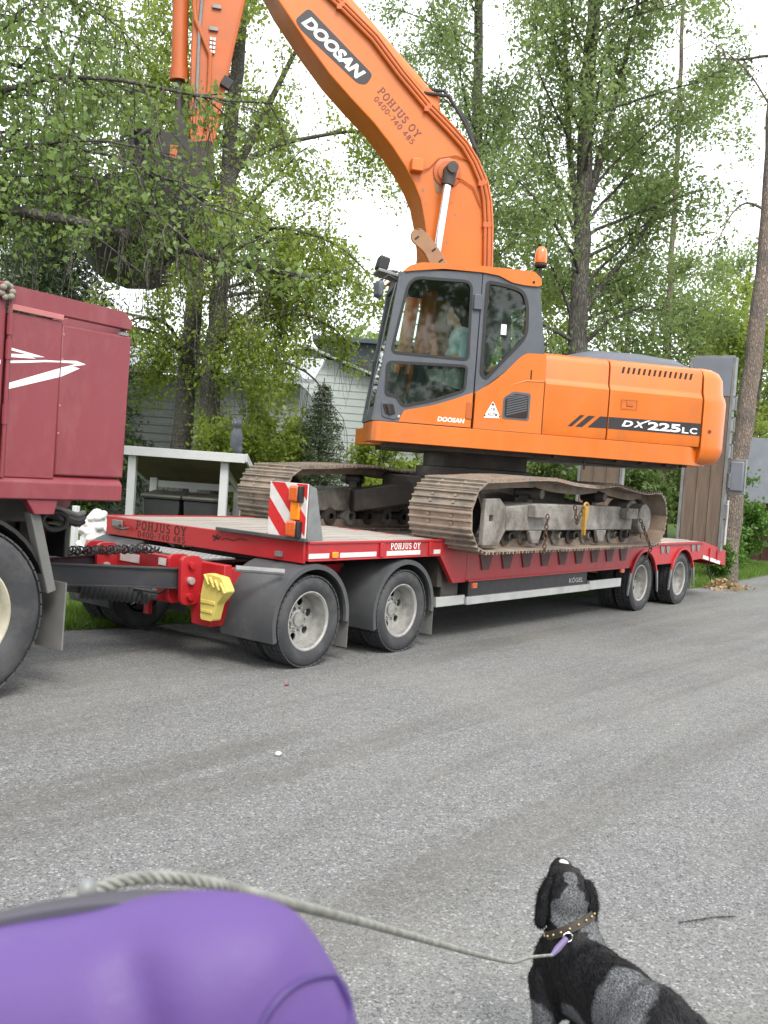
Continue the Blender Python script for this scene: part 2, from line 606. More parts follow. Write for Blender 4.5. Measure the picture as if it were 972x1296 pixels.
M['whitewood'] = pm('white_painted_wood', (0.56, 0.57, 0.59), 0.6, var=0.06, scale=5, dirt=(0.5, 0.5, 0.48), dirt_amt=0.3)
M['soffit'] = pm('brown_soffit_board', (0.12, 0.085, 0.065), 0.8, var=0.2, scale=6)
M['bin'] = pm('dark_bin_plastic', (0.03, 0.032, 0.035), 0.5, var=0.15)
M['binlid'] = pm('grey_bin_lid', (0.12, 0.115, 0.1), 0.55, var=0.15)
M['siding'] = pm('pale_grey_siding', (0.3, 0.32, 0.33), 0.7, var=0.08, scale=4)
M['siding2'] = pm('pale_green_siding', (0.37, 0.405, 0.395), 0.7, var=0.06, scale=4)
M['roofmetal'] = pm('pale_metal_roof', (0.4, 0.42, 0.44), 0.5, metal=0.2, var=0.1)
M['slate'] = pm('slate_cladding', (0.07, 0.085, 0.105), 0.6, var=0.12)
M['shedgrey'] = pm('grey_sheet_metal', (0.15, 0.165, 0.19), 0.6, var=0.12, scale=3, dirt=(0.3, 0.3, 0.3), dirt_amt=0.2)
M['shedred'] = pm('rust_brown_boards', (0.09, 0.035, 0.025), 0.8, var=0.25, scale=4)
M['stone'] = pm('white_stone', (0.62, 0.62, 0.61), 0.85, var=0.2, scale=9, bump=0.8, bscale=14)
M['owl'] = pm('grey_owl_plastic', (0.085, 0.095, 0.115), 0.7, var=0.25, scale=20)
def bark(name, ridge, crack, patch, vs, stretch, amt):
    m, nt, b = new_mat(name)
    L = nt.links
    pos = nt.nodes.new('ShaderNodeNewGeometry').outputs['Position']
    mp = nt.nodes.new('ShaderNodeMapping'); mp.inputs['Scale'].default_value = stretch
    L.new(pos, mp.inputs['Vector'])
    nz = noise(nt, 3.0, 6, 0.7, mp.outputs[0])
    ad = mixc(nt, 0.25, mp.outputs[0], nz.outputs['Color'], 'ADD')
    vo = N(nt, 'ShaderNodeTexVoronoi', Scale=vs); vo.feature = 'DISTANCE_TO_EDGE'
    L.new(ad, vo.inputs['Vector'])
    n2 = noise(nt, 2.2, 6, 0.7, pos)
    c = mixc(nt, ramp(nt, nz.outputs['Fac'], 0.3, 0.7), tuple(x*0.7 for x in ridge), ridge)
    c = mixc(nt, ramp(nt, n2.outputs['Fac'], 0.48, 0.62, 0, amt), c, patch)
    c = mixc(nt, ramp(nt, vo.outputs['Distance'], 0.0, 0.16, 0.9, 0.0), c, crack)
    L.new(c, b.inputs['Base Color']); b.inputs['Roughness'].default_value = 0.92
    bp = nt.nodes.new('ShaderNodeBump'); bp.inputs['Strength'].default_value = 0.9; bp.inputs['Distance'].default_value = 0.025
    L.new(ramp(nt, vo.outputs['Distance'], 0.0, 0.3), bp.inputs['Height']); L.new(bp.outputs[0], b.inputs['Normal'])
    return m


M['bark_birch'] = bark('birch_bark', (0.15, 0.145, 0.125), (0.05, 0.045, 0.04), (0.055, 0.052, 0.035), 9.0, (2.0, 2.0, 1.6), 0.85)
M['bark_dark'] = bark('dark_bark', (0.12, 0.11, 0.095), (0.03, 0.026, 0.022), (0.17, 0.165, 0.145), 7.0, (3.0, 3.0, 0.6), 0.6)
M['bark_pine'] = bark('pine_bark', (0.3, 0.235, 0.19), (0.1, 0.08, 0.066), (0.14, 0.13, 0.12), 11.0, (2.6, 2.6, 0.8), 0.9)
M['leaf_birch'] = leafmat('birch_leaf', (0.17, 0.245, 0.03), (0.31, 0.39, 0.075), 0.55)
M['leaf_birch_b'] = leafmat('birch_leaf_cool', (0.13, 0.2, 0.065), (0.24, 0.325, 0.115), 0.55)
M['leaf_near'] = leafmat('near_birch_leaf', (0.125, 0.21, 0.055), (0.24, 0.34, 0.105), 0.55)
M['leaf_dark'] = leafmat('dark_leaf', (0.07, 0.13, 0.03), (0.13, 0.2, 0.05), 0.45)
M['needle'] = leafmat('spruce_needle', (0.045, 0.08, 0.035), (0.09, 0.13, 0.05), 0.25)
M['needle_pine'] = leafmat('pine_needle', (0.06, 0.10, 0.045), (0.12, 0.17, 0.075), 0.3)
M['grassblade'] = leafmat('grass_blade', (0.08, 0.16, 0.02), (0.16, 0.26, 0.04), 0.4)
M['weed'] = leafmat('weed_leaf', (0.05, 0.13, 0.015), (0.12, 0.23, 0.03), 0.4)
M['dryleaf'] = leafmat('dry_leaf', (0.22, 0.15, 0.08), (0.4, 0.3, 0.17), 0.2)
M['skin'] = pm('skin', (0.45, 0.24, 0.16), 0.55, var=0.08)
M['hair'] = pm('dark_hair', (0.025, 0.016, 0.012), 0.5, var=0.3, scale=15)
M['shirt'] = pm('pale_blue_shirt', (0.46, 0.56, 0.62), 0.8, var=0.08)
M['jeans'] = pm('dark_trousers', (0.03, 0.035, 0.05), 0.85, var=0.15)
M['purple'] = pm('purple_plastic', (0.078, 0.038, 0.172), 0.55, var=0.05, scale=6, bump=0.05, bscale=300)
M['purple_dark'] = pm('dark_purple_plastic', (0.05, 0.025, 0.13), 0.5, var=0.05)
M['casegrey'] = pm('dark_grey_plastic', (0.06, 0.06, 0.075), 0.5, var=0.08)
M['drawbar'] = pm('black_drawbar_paint', (0.02, 0.021, 0.026), 0.45, var=0.2, scale=4, dirt=(0.08, 0.075, 0.07), dirt_amt=0.4)
M['rope'] = pm('grey_white_rope', (0.2, 0.205, 0.185), 0.9, var=0.35, scale=60)
M['leather'] = pm('dark_leather', (0.03, 0.022, 0.016), 0.55, var=0.2, scale=30)
M['brass'] = pm('brass_stud', (0.4, 0.31, 0.15), 0.4, metal=0.8, var=0.1)
M['tagpurple'] = pm('purple_webbing', (0.13, 0.1, 0.2), 0.7, var=0.1)

# ------------------------------------------------------------------ ground
def edge_y(x):
    """where the gravel yard ends and the verge begins"""
    if x < -0.5:
        return 2.25 + 0.25*(-0.5-x)
    if x < 11:
        return 2.25 - 0.135*(x+0.5)
    return 0.70 + 0.055*(x-11)


def ground_mat():
    m, nt, b = new_mat('grey_gravel')
    L = nt.links
    pos = nt.nodes.new('ShaderNodeNewGeometry').outputs['Position']
    v1 = N(nt, 'ShaderNodeTexVoronoi', Scale=80.0); L.new(pos, v1.inputs['Vector'])
    v2 = N(nt, 'ShaderNodeTexVoronoi', Scale=180.0); L.new(pos, v2.inputs['Vector'])
    sep = nt.nodes.new('ShaderNodeSeparateColor'); L.new(v1.outputs['Color'], sep.inputs[0])
    sep2 = nt.nodes.new('ShaderNodeSeparateColor'); L.new(v2.outputs['Color'], sep2.inputs[0])
    c1 = mixc(nt, sep.outputs[0], (0.075, 0.078, 0.082), (0.215, 0.22, 0.216))
    c2 = mixc(nt, sep2.outputs[1], (0.06, 0.061, 0.063), (0.25, 0.253, 0.246))
    c = mixc(nt, 0.6, c1, c2)
    v3 = N(nt, 'ShaderNodeTexVoronoi', Scale=110.0); L.new(pos, v3.inputs['Vector'])
    sep3 = nt.nodes.new('ShaderNodeSeparateColor'); L.new(v3.outputs['Color'], sep3.inputs[0])
    c = mixc(nt, ramp(nt, sep3.outputs[2], 0.91, 0.97, 0, 0.5), c, (0.42, 0.43, 0.44))
    c = mixc(nt, ramp(nt, sep3.outputs[0], 0.9, 0.96, 0, 0.7), c, (0.045, 0.045, 0.047))
    # dusty beige patches and darker raked bands running with the traffic
    mp = nt.nodes.new('ShaderNodeMapping'); mp.inputs['Rotation'].default_value = (0, 0, R_(-14)); mp.inputs['Scale'].default_value = (0.12, 2.2, 1)
    L.new(pos, mp.inputs['Vector'])
    nb = noise(nt, 1.0, 5, 0.65, mp.outputs[0], 0.6)
    c = mixc(nt, ramp(nt, nb.outputs['Fac'], 0.46, 0.62, 0, 0.75), c, mixc(nt, 0.6, c, (0.085, 0.08, 0.071)))
    nd = noise(nt, 0.45, 6, 0.7, pos, 0.4)
    c = mixc(nt, ramp(nt, nd.outputs['Fac'], 0.45, 0.72, 0, 0.6), c, mixc(nt, 0.6, c, (0.23, 0.222, 0.195)))
    nf = noise(nt, 9.0, 6, 0.75, pos)
    c = mixc(nt, ramp(nt, nf.outputs['Fac'], 0.35, 0.75, 0, 0.45), c, mixc(nt, 1.0, c, (0.6, 0.6, 0.6), 'MULTIPLY'))
    L.new(c, b.inputs['Base Color'])
    b.inputs['Roughness'].default_value = 0.9
    b.inputs['Specular IOR Level'].default_value = 0.3
    add = nt.nodes.new('ShaderNodeMath'); add.operation = 'ADD'
    L.new(v1.outputs['Distance'], add.inputs[0]); L.new(v2.outputs['Distance'], add.inputs[1])
    bp = nt.nodes.new('ShaderNodeBump'); bp.inputs['Strength'].default_value = 0.45; bp.inputs['Distance'].default_value = 0.005
    bp.invert = True
    L.new(add.outputs[0], bp.inputs['Height'])
    bp2 = nt.nodes.new('ShaderNodeBump'); bp2.inputs['Strength'].default_value = 0.5; bp2.inputs['Distance'].default_value = 0.04
    L.new(nb.outputs['Fac'], bp2.inputs['Height']); L.new(bp.outputs[0], bp2.inputs['Normal'])
    L.new(bp2.outputs[0], b.inputs['Normal'])
    return m


def lawn_mat():
    m, nt, b = new_mat('lawn')
    L = nt.links
    pos = nt.nodes.new('ShaderNodeNewGeometry').outputs['Position']
    n1 = noise(nt, 1.3, 6, 0.7, pos)
    n2 = noise(nt, 30, 4, 0.7, pos)
    c = mixc(nt, ramp(nt, n1.outputs['Fac'], 0.35, 0.65), (0.07, 0.12, 0.022), (0.13, 0.19, 0.04))
    c = mixc(nt, ramp(nt, n2.outputs['Fac'], 0.4, 0.7), c, (0.05, 0.085, 0.02))
    n3 = noise(nt, 0.8, 6, 0.7, pos)
    c = mixc(nt, ramp(nt, n3.outputs['Fac'], 0.6, 0.72, 0, 0.7), c, (0.15, 0.12, 0.075))
    L.new(c, b.inputs['Base Color'])
    b.inputs['Roughness'].default_value = 0.95
    bp = nt.nodes.new('ShaderNodeBump'); bp.inputs['Strength'].default_value = 0.8; bp.inputs['Distance'].default_value = 0.03
    L.new(n2.outputs['Fac'], bp.inputs['Height']); L.new(bp.outputs[0], b.inputs['Normal'])
    return m


def lawn_z(x, y):
    """the verge: starts level with the gravel and rises a little further back"""
    d = y - edge_y(x)
    return 0.004 + 0.03*min(1.0, max(0, d)/0.5) + 0.22*min(1.0, max(0, d-1.5)/9.0)


rng = np.random.default_rng(7)
mb = MB()
S = 320
mb.add([(-S, -S, 0), (S, -S, 0), (S, S, 0), (-S, S, 0)], [(0, 1, 2, 3)])
o = raw_obj('gravel_yard', mb.v, mb.f, ground_mat(), None, False, recalc=False)
tag(o, kind='structure')
# lawn sheet with a ragged edge
# odd bits lying about on the gravel
for nm, lab, pts_, r_ in (('twig', 'thin dark twig lying on the gravel beyond the dog', [(-2.35, -3.98, .008), (-2.28, -4.03, .014), (-2.2, -4.06, .008), (-2.13, -4.12, .008)], 0.003),
                         ('twig', 'short pale twig lying on the gravel right of the dog', [(-2.62, -4.42, .006), (-2.60, -4.48, .009), (-2.57, -4.55, .006)], 0.002)):
    tag(MB().tube(pts_, r_, 5).build(nm, M['bark_dark'] if 'dark' in lab else M['dryleaf'], None), lab, 'twig')
wp = MB().sphere((-1.95, -1.52, 0.012), 0.022, 0.016, 0.013, 9, 6)
tag(wp.build('white_pebble', M['stone'], None), 'single white pebble lying in the middle of the gravel yard', 'pebble')
rp_ = MB().sphere((-0.62, -0.35, 0.008), 0.02, 0.014, 0.01, 8, 5)
tag(rp_.build('red_fragment', M['truckred'], None), 'small reddish fragment on the gravel in front of the trailer wheel', 'debris')
xs = np.concatenate([np.linspace(-300, -6, 12), np.arange(-5.5, 20, 0.12), np.linspace(21, 300, 30)])
ds = [0, 0.12, 0.25, 0.5, 1.0, 1.5, 2.5, 4, 6, 9, 12, 18, 30, 60, 120, 300]
v, f = [], []
for i, x in enumerate(xs):
    e = edge_y(x) if x < 30 else edge_y(30)+0.02*(x-30)
    if x < -8:
        e = edge_y(-8)
    e += rng.normal(0, 0.05)
    for d in ds:
        y = e+d
        z = 0.004 + 0.03*min(1.0, d/0.5) + 0.22*min(1.0, max(0, d-1.5)/9.0)
        v.append((x, y, z))
m_ = len(ds)
for i in range(len(xs)-1):
    for j in range(m_-1):
        f.append((i*m_+j, (i+1)*m_+j, (i+1)*m_+j+1, i*m_+j+1))
tag(raw_obj('lawn', v, f, lawn_mat(), None, True, recalc=False), kind='structure')

# loose stones lying on the yard (nobody could count them)
def stones(n, region, smin, smax, name, mat, label):
    v, f = [], []
    base = np.array([(1, 0, 0), (-1, 0, 0), (0, 1, 0), (0, -1, 0), (0, 0, 1), (0, 0, -1)], float)
    tri = [(0, 2, 4), (2, 1, 4), (1, 3, 4), (3, 0, 4), (2, 0, 5), (1, 2, 5), (3, 1, 5), (0, 3, 5)]
    for k in range(n):
        x, y = region()
        s = rng.uniform(smin, smax)
        p = base*(rng.uniform(0.6, 1.2, (6, 1)))*np.array([s, s*rng.uniform(.6, 1), s*rng.uniform(.4, .8)])
        a = rng.uniform(0, 6.28)
        c_, s_ = math.cos(a), math.sin(a)
        q = p @ np.array([[c_, s_, 0], [-s_, c_, 0], [0, 0, 1]])
        q += (x, y, s*0.25)
        n0 = len(v)
        v += q.tolist()
        f += [(a_+n0, b_+n0, c2+n0) for a_, b_, c2 in tri]
    o = raw_obj(name, v, f, mat, None, False, recalc=False)
    return tag(o, label, 'gravel', kind='stuff')


def near_region():
    while True:
        d = 1.6 + 9.0*rng.random()**1.5
        a = 0.92 + rng.uniform(-0.55, 0.55)
        x, y = -6.05 + d*math.sin(a), -5.25 + d*math.cos(a)
        if y < edge_y(x)-0.05:
            return x, y


def stone_mat():
    m, nt, b = new_mat('loose_stone')
    g = nt.nodes.new('ShaderNodeNewGeometry')
    c = mixc(nt, g.outputs['Random Per Island'], (0.08, 0.08, 0.08), (0.27, 0.27, 0.265))
    nt.links.new(c, b.inputs['Base Color'])
    b.inputs['Roughness'].default_value = 0.85
    return m


stones(42000, near_region, 0.002, 0.0055, 'loose_gravel', stone_mat(), 'loose grey stones scattered over the gravel yard')


# ------------------------------------------------------------------ low-loader trailer
TR = thing('lowbed_trailer', 'red low-bed trailer on dual wheels with the orange excavator standing on it', 'trailer', (4.0, 1.275, 0))
YW = 2.55


def tyre_profile(r, rim, w):
    g = 0.012
    h = w/2
    out = [(rim-0.012, -h*0.72), (rim+0.02, -h*0.86), (rim+(r-rim)*0.45, -h), (r-0.05, -h*0.97), (r-0.018, -h*0.9), (r-0.004, -h*0.78)]
    for c in (-0.5, 0.0, 0.5):
        out += [(r, h*(c-0.12)), (r-g, h*(c-0.1)), (r-g, h*(c+0.1)), (r, h*(c+0.12))]
    out += [(r-0.004, h*0.78), (r-0.018, h*0.9), (r-0.05, h*0.97), (rim+(r-rim)*0.45, h), (rim+0.02, h*0.86), (rim-0.012, h*0.72)]
    return out


def tread_blocks(mb, c, r, w, n=44):
    """lugs standing proud of the casing"""
    for k in range(n):
        th = 2*math.pi*k/n
        er = Vector((math.cos(th), 0, math.sin(th)))
        et = Vector((-math.sin(th), 0, math.cos(th)))
        for yy, ww in ((-0.36*w, 0.2*w), (-0.125*w, 0.2*w), (0.125*w, 0.2*w), (0.36*w, 0.2*w)):
            mb.obox(Vector(c)+er*(r-0.001)+Vector((0, yy, 0)), er, et, (0, 1, 0), 0.012, 2*math.pi*r/n*0.84, ww)


def wheel(parent, x, yo, side, r, rim, w, dual=True, rimmat='rim', dish=0.155, holes=6, z0=0.0):
    """outer face at yo; side=-1 means it faces -y"""
    s = side
    c = Vector((x, yo - s*w/2, r+z0))
    # disc with hand holes and hub
    mb = MB()
    disc_y = yo - s*dish
    outer = arc((x, r+z0), rim*0.86, 0, 360, 40)[:-1]
    hs_ = [arc((x+rim*0.63*math.cos(2*math.pi*(k+.3)/holes), r+z0+rim*0.63*math.sin(2*math.pi*(k+.3)/holes)), rim*0.145, 0, 360, 14)[:-1] for k in range(holes)]
    mb.prism(outer, disc_y, disc_y - s*0.012, 'xz', hs_)
    mb.lathe([(rim*0.36, 0), (rim*0.35, s*0.012), (rim*0.25, s*0.016), (rim*0.24, s*0.03), (0.001, s*0.034)], (x, disc_y, r+z0), 'y', 24)
    for k in range(10):
        th = 2*math.pi*k/10
        mb.lathe([(0.012, 0), (0.012, s*0.025), (0.001, s*0.027)], (x+rim*0.41*math.cos(th), disc_y, r+z0+rim*0.41*math.sin(th)), 'y', 6)
    wh = mb.build('wheel', M[rimmat], parent)
    mb = MB()
    prof = [(rim-0.012, -0.02*s*0), (rim+0.012, -s*0.012), (rim+0.014, -s*0.002), (rim+0.004, s*0.0), (rim-0.012, -s*0.012), (rim*0.93, -s*0.04), (rim*0.93, -s*0.06), (rim*0.87, -s*0.09), (rim*0.86, -s*(w*0.98)), (rim*0.84, -s*(w*0.98)), (rim*0.84, -s*0.1)]
    mb.lathe([(a, b-0.018*s) for a, b in prof[1:-2]], (x, yo, r+z0), 'y', 40)
    mb.build('rim', M[rimmat], wh)
    mb = MB()
    mb.lathe(tyre_profile(r-0.008, rim, w), c, 'y', 48)
    tread_blocks(mb, c, r-0.006, w)
    mb.build('tyre', M['tyre'], wh)
    if dual:
        c2 = c - Vector((0, s*(w+0.045), 0))
        mb = MB()
        mb.lathe(tyre_profile(r-0.008, rim, w), c2, 'y', 48)
        tread_blocks(mb, c2, r-0.006, w)
        mb.lathe([(rim*0.86, -w*0.4), (rim*0.86, w*0.4)], c2, 'y', 24)
        mb.build('tyre', M['tyre'], wh)
        MB().tube([(x, c2.y + s*0.02, r+z0), (x, c2.y - s*0.25, r+z0)], 0.085, 12).build('hub_drum', M['dark_steel'], wh)
    return wh


AX = (0.0, 1.26, 6.67, 8.07)
for x in AX:
    wheel(TR, x, 0.0, -1, 0.375, 0.232, 0.225)
    wheel(TR, x, YW, 1, 0.375, 0.232, 0.225)
    MB().tube([(x, 0.3, 0.375), (x, YW-0.3, 0.375)], 0.06, 10).build('axle', M['dark_steel'], TR)

# --- raised front deck over the steering bogie
mb = MB()
mb.box(-0.115, -0.085, 0.02, YW-0.02, 0.845, 1.02)
o = mb.build('front_panel', M['red'], TR, bevel=0.006)
XD, ZD = (0, -1, 0), (0, 0, 1)
slab_text('POHJUS OY', M['dark_ink'], o, (-0.1165, 2.10, 0.928), XD, ZD, 0.70, 0.082)
slab_text('0400-740 485', M['dark_ink'], o, (-0.1165, 2.07, 0.862), XD, ZD, 0.66, 0.055)
# small dragon-like emblem and whip printed on the panel
mb = MB()
for a, b, r in ((1.03, 0.955, .022), (1.06, 0.965, .018), (1.0, 0.95, .018), (1.05, .935, .014), (1.02, .975, .012), (0.98, .965, .010)):
    mb.add([(-0.118, a+r*math.cos(t)*(1+.35*math.sin(3*t+a*40)), b+.6*r*math.sin(t)) for t in np.linspace(0, 6.28, 11)[:-1]], [tuple(range(10))])
for k in range(14):
    y0 = 0.96-0.022*k
    z0 = .94+.03*k/14+.008*math.sin(k*.8)
    mb.add([(-0.118, y0, z0), (-0.118, y0-.017, z0+.004), (-0.118, y0-.017, z0+.013), (-0.118, y0, z0+.01)], [(0, 1, 2, 3)])
mb.build('emblem', M['dark_ink'], o, smooth=False)
for i in range(3):     # stop block and dark scrape by the far corner
    pass
MB().box(-0.135, -0.116, 2.28, 2.42, 0.93, 0.99).build('bracket_plate', M['galv'], TR, bevel=0.004)
MB().tube([(-0.13, 2.30, 0.95), (-0.2, 2.27, 0.93), (-0.2, 2.2, 0.92), (-0.13, 2.18, 0.93)], 0.014, 6).build('tow_loop', M['dark_steel'], TR)
for yy, sgn in ((0.0, -1), (YW, 1)):
    mb = MB()
    mb.box(-0.085, 1.80, yy if sgn < 0 else yy-0.03, yy+0.03 if sgn < 0 else yy, 0.865, 1.02)
    mb.box(-0.085, 1.80, yy-(0.012 if sgn < 0 else 0), yy+(0.012 if sgn > 0 else 0), 1.002, 1.022)
    mb.box(-0.085, 1.80, yy-(0.012 if sgn < 0 else 0), yy+(0.012 if sgn > 0 else 0), 0.862, 0.874)
    o = mb.build('side_rail', M['red'], TR, bevel=0.004)
    if sgn < 0:
        for x in (0.87, 1.62):
            MB().box(x-0.03, x+0.03, -0.018, -0.001, 0.876, 1.0).build('rail_stiffener', M['red'], o, bevel=0.004)
        for a, b in ((-0.08, 0.17), (0.31, 0.80), (0.95, 1.46), (1.68, 1.79)):
            MB().box(a, b, -0.0045, -0.001, 0.885, 0.925).build('reflective_strip', M['strip'], o)
        MB().box(0.20, 0.27, -0.022, -0.001, 0.885, 0.935).build('side_marker_lamp', M['amber'], o, bevel=0.006)
        slab_text('POHJUS OY', M['white_ink'], o, (1.0, -0.004, 0.94), (1, 0, 0), ZD, 0.46, 0.055)
        slab_text('0400-740 485', M['white_ink'], o, (1.01, -0.0055, 0.888), (1, 0, 0), ZD, 0.44, 0.04)
for i in range(16):
    y0 = 0.035+i*(YW-0.07)/16
    MB().box(-0.08, 1.80, y0+0.004, y0+(YW-0.07)/16-0.004, 0.985, 1.012+0.003*((i*7) % 3)).build('plank', M['deckwood'], TR)
MB().box(-0.07, 2.3, 0.05, YW-0.05, 0.86, 0.982).build('deck_underframe', M['dark_steel'], TR)
# turntable
MB().lathe([(0.55, 0), (0.6, 0.02), (0.6, 0.07), (0.5, 0.09)], (0.63, 1.275, 0.765), 'z', 40).build('turntable', M['dark_steel'], TR)
# sloped transition to the low deck
for y_ in (0.0, YW-0.05):
    MB().prism([(1.80, 1.02), (1.86, 1.02), (2.28, 0.905), (2.28, 0.59), (2.05, 0.59), (1.95, 0.70), (1.80, 0.862)], y_, y_+0.05).build('gooseneck_side', M['red'], TR, bevel=0.005)
MB().prism([(1.80, 1.015), (1.86, 1.015), (2.28, 0.9), (2.28, 0.85), (1.80, 0.95)], 0.052, YW-0.052).build('gooseneck_slope', M['red'], TR)

# --- low deck frame with wheel arches and pockets
def frame_profile():
    p = [(2.28, 0.902), (2.28, 0.595)]
    p += [(6.20, 0.60)]
    p += arc((6.67, 0.375), 0.44, 148, 32, 14)
    p += [(7.10, 0.608), (7.63, 0.61)]
    p += arc((8.07, 0.375), 0.44, 148, 32, 14)
    p += [(8.50, 0.63), (8.86, 0.645), (9.96, 0.51), (9.98, 0.745), (8.9, 0.902)]
    return p


for yy in (0.0, YW-0.03):
    o = MB().prism(frame_profile(), yy, yy+0.03).build('side_frame', M['red'], TR, bevel=0.004)
    if yy == 0.0:
        mb = MB(); mb.box(2.29, 8.88, -0.03, -0.001, 0.88, 0.903); mb.build('top_flange', M['red'], o, bevel=0.003)
        mb = MB(); mb.box(2.29, 6.15, -0.028, -0.001, 0.597, 0.613); mb.build('lower_flange', M['red'], o, bevel=0.003)
        for k in range(9):
            x = 2.5+k*0.42
            MB().prism([(x, 0.868), (x+0.25, 0.868), (x+0.19, 0.70), (x+0.06, 0.70)], -0.014, -0.001).build('pocket', M['pocket'], o, bevel=0.003)
        for x in (7.22, 7.42, 8.4, 8.62):
            MB().prism([(x, 0.86), (x+0.13, 0.86), (x+0.1, 0.76), (x+0.03, 0.76)], -0.012, -0.001).build('pocket', M['galv'], o, bevel=0.003)
        for c in (6.67, 8.07):
            pr = arc((c, 0.375), 0.455, 160, 20, 16) + arc((c, 0.375), 0.425, 20, 160, 16)
            MB().prism(pr, -0.035, -0.001).build('arch_lip', M['red'], o, bevel=0.003)
            for s in (-1, 1):
                x = c+s*0.435
                MB().prism([(x-0.02, 0.53), (x+0.03, 0.53), (x+0.02+s*.06, 0.24), (x+s*.06, 0.24)], -0.03, -0.012).build('mudguard_stay', M['galv'], o)
        o2 = MB().prism([(8.93, 0.70), (9.72, 0.585), (9.72, 0.53), (8.93, 0.645)], -0.006, -0.001).build('reflective_strip', M['strip'], o)
        for x in (9.2, 9.55):
            MB().box(x-0.015, x+0.015, -0.02, -0.001, 0.6, 0.84-(x-8.9)*.14).build('frame_rib', M['red'], o)
        MB().box(2.35, 2.43, -0.05, -0.02, 0.53, 0.585).build('side_marker_lamp', M['amberred'], o, bevel=0.006)
        MB().box(5.92, 6.02, -0.03, 0.0, 0.545, 0.594).build('side_marker_lamp', M['amberred'], o, bevel=0.006)
for i in range(14):
    y0 = 0.04+i*(YW-0.08)/14
    MB().box(2.285, 8.9, y0+0.004, y0+(YW-0.08)/14-0.004, 0.875, 0.900+0.003*((i*5) % 3)).build('plank', M['deckwood'], TR)
MB().prism([(2.3, 0.87), (8.9, 0.87), (9.95, 0.735), (9.95, 0.69), (8.9, 0.8), (2.3, 0.8)], 0.035, YW-0.035).build('deck_plate', M['dark_steel'], TR)
for i in range(14):
    y0 = 0.04+i*(YW-0.08)/14
    MB().prism([(8.905, 0.9), (9.97, 0.745), (9.97, 0.715), (8.905, 0.872)], y0+0.004, y0+(YW-0.08)/14-0.004).build('plank', M['deckwood'], TR)
for yy in (0.75, 1.75):
    MB().box(1.9, 9.0, yy-0.06, yy+0.06, 0.5, 0.798).build('chassis_beam', M['dark_steel'], TR)
MB().box(9.955, 9.985, 0.0, YW, 0.5, 0.735).build('rear_bumper', M['red'], TR, bevel=0.005)
MB().tube([(9.3, 0.3, 0.45), (9.3, 2.2, 0.45)], 0.12, 14).build('air_tank', M['dark_steel'], TR)
MB().tube([(9.35, 0.08, 0.6), (9.38, 0.06, 0.45), (9.45, 0.05, 0.36), (9.55, 0.06, 0.3)], 0.012, 6).build('hanging_hose', M['black'], TR)
MB().box(8.55, 8.57, 0.02, 0.5, 0.22, 0.62).build('mud_flap', M['flap'], TR)
# side guard box with maker's name
MB().box(2.42, 5.10, 0.05, 0.4, 0.42, 0.592).build('tool_box', M['decal_dark'], TR, bevel=0.006)
text('KÖGEL', M['alu'], TR, (4.62, 0.047, 0.468), (1, 0, 0), ZD, 0.36, 0.065, bold=0.01)
MB().box(1.86, 2.36, 0.045, 0.08, 0.36, 0.455).build('side_guard_bar', M['alu'], TR, bevel=0.005)
MB().box(2.37, 5.12, 0.02, 0.06, 0.355, 0.435).build('side_guard_bar', M['alu'], TR, bevel=0.005)
MB().box(5.13, 6.05, 0.02, 0.06, 0.36, 0.47).build('side_guard_bar', M['alu'], TR, bevel=0.005)
MB().box(2.0, 2.3, 0.1, 0.3, 0.45, 0.72).build('support_leg', M['dark_steel'], TR)
MB().box(1.9, 1.98, 0.08, 0.5, 0.55, 0.85).build('cross_member', M['dark_steel'], TR)

# --- bogie mudguards
for yy0, yy1 in ((-0.02, 0.56), (YW-0.56, YW+0.02)):
    for x in AX[:2]:
        prof = [(0.425, yy0), (0.445, yy0), (0.447, yy0+0.02), (0.447, yy1), (0.43, yy1), (0.43, yy0+0.03), (0.405, yy0+0.03), (0.405, yy0)]
        o = MB().lathe([(0.465+(a-0.447), b) for a, b in prof], (x, 0, 0.378), 'y', 28, R_(-4), R_(198), True).build('mudguard', M['fender'], TR, angle=50)
        MB().box(x+0.468, x+0.474, yy0+0.01, yy1-0.02, 0.12, 0.37).build('mud_flap', M['flap'], o)
for x0 in (-0.62,):
    mb = MB().tube([(x0-0.02, 0.24, 0.80), (x0+0.30, 0.03, 0.785)], 0.026, 10)
    mb.build('mudguard_stay', M['galv'], TR)

# --- steering bogie front: cross beam, step plate, drawbar lugs
mb = MB()
mb.box(-0.58, -0.50, 0.42, 2.13, 0.52, 0.80)
mb.build('bogie_cross_beam', M['red'], TR, bevel=0.006)
for y_ in (0.55, 2.0):
    MB().box(-0.5, 1.6, y_-0.05, y_+0.05, 0.6, 0.76).build('bogie_beam', M['red'], TR, bevel=0.005)
MB().prism([(0.45, 0.55), (0.78, 0.55), (0.74, 0.30), (0.52, 0.30)], -0.6, -0.46, 'yz').build('bogie_corner_plate', M['red'], TR, bevel=0.006)
o = MB().box(-0.50, -0.15, 0.75, 1.85, 0.80, 0.812).build('step_plate', M['galv'], TR)
for i in range(11):
    for j in range(4):
        pass
mb = MB()
for i in range(34):
    for j in range(9):
        a = 45 if (i+j) % 2 else -45
        mb.obox((-0.48+j*0.038, 0.78+i*0.0315, 0.8135), (math.cos(R_(a)), math.sin(R_(a)), 0), (-math.sin(R_(a)), math.cos(R_(a)), 0), (0, 0, 1), 0.024, 0.006, 0.003)
mb.build('tread_pattern', M['alu'], o, smooth=False)
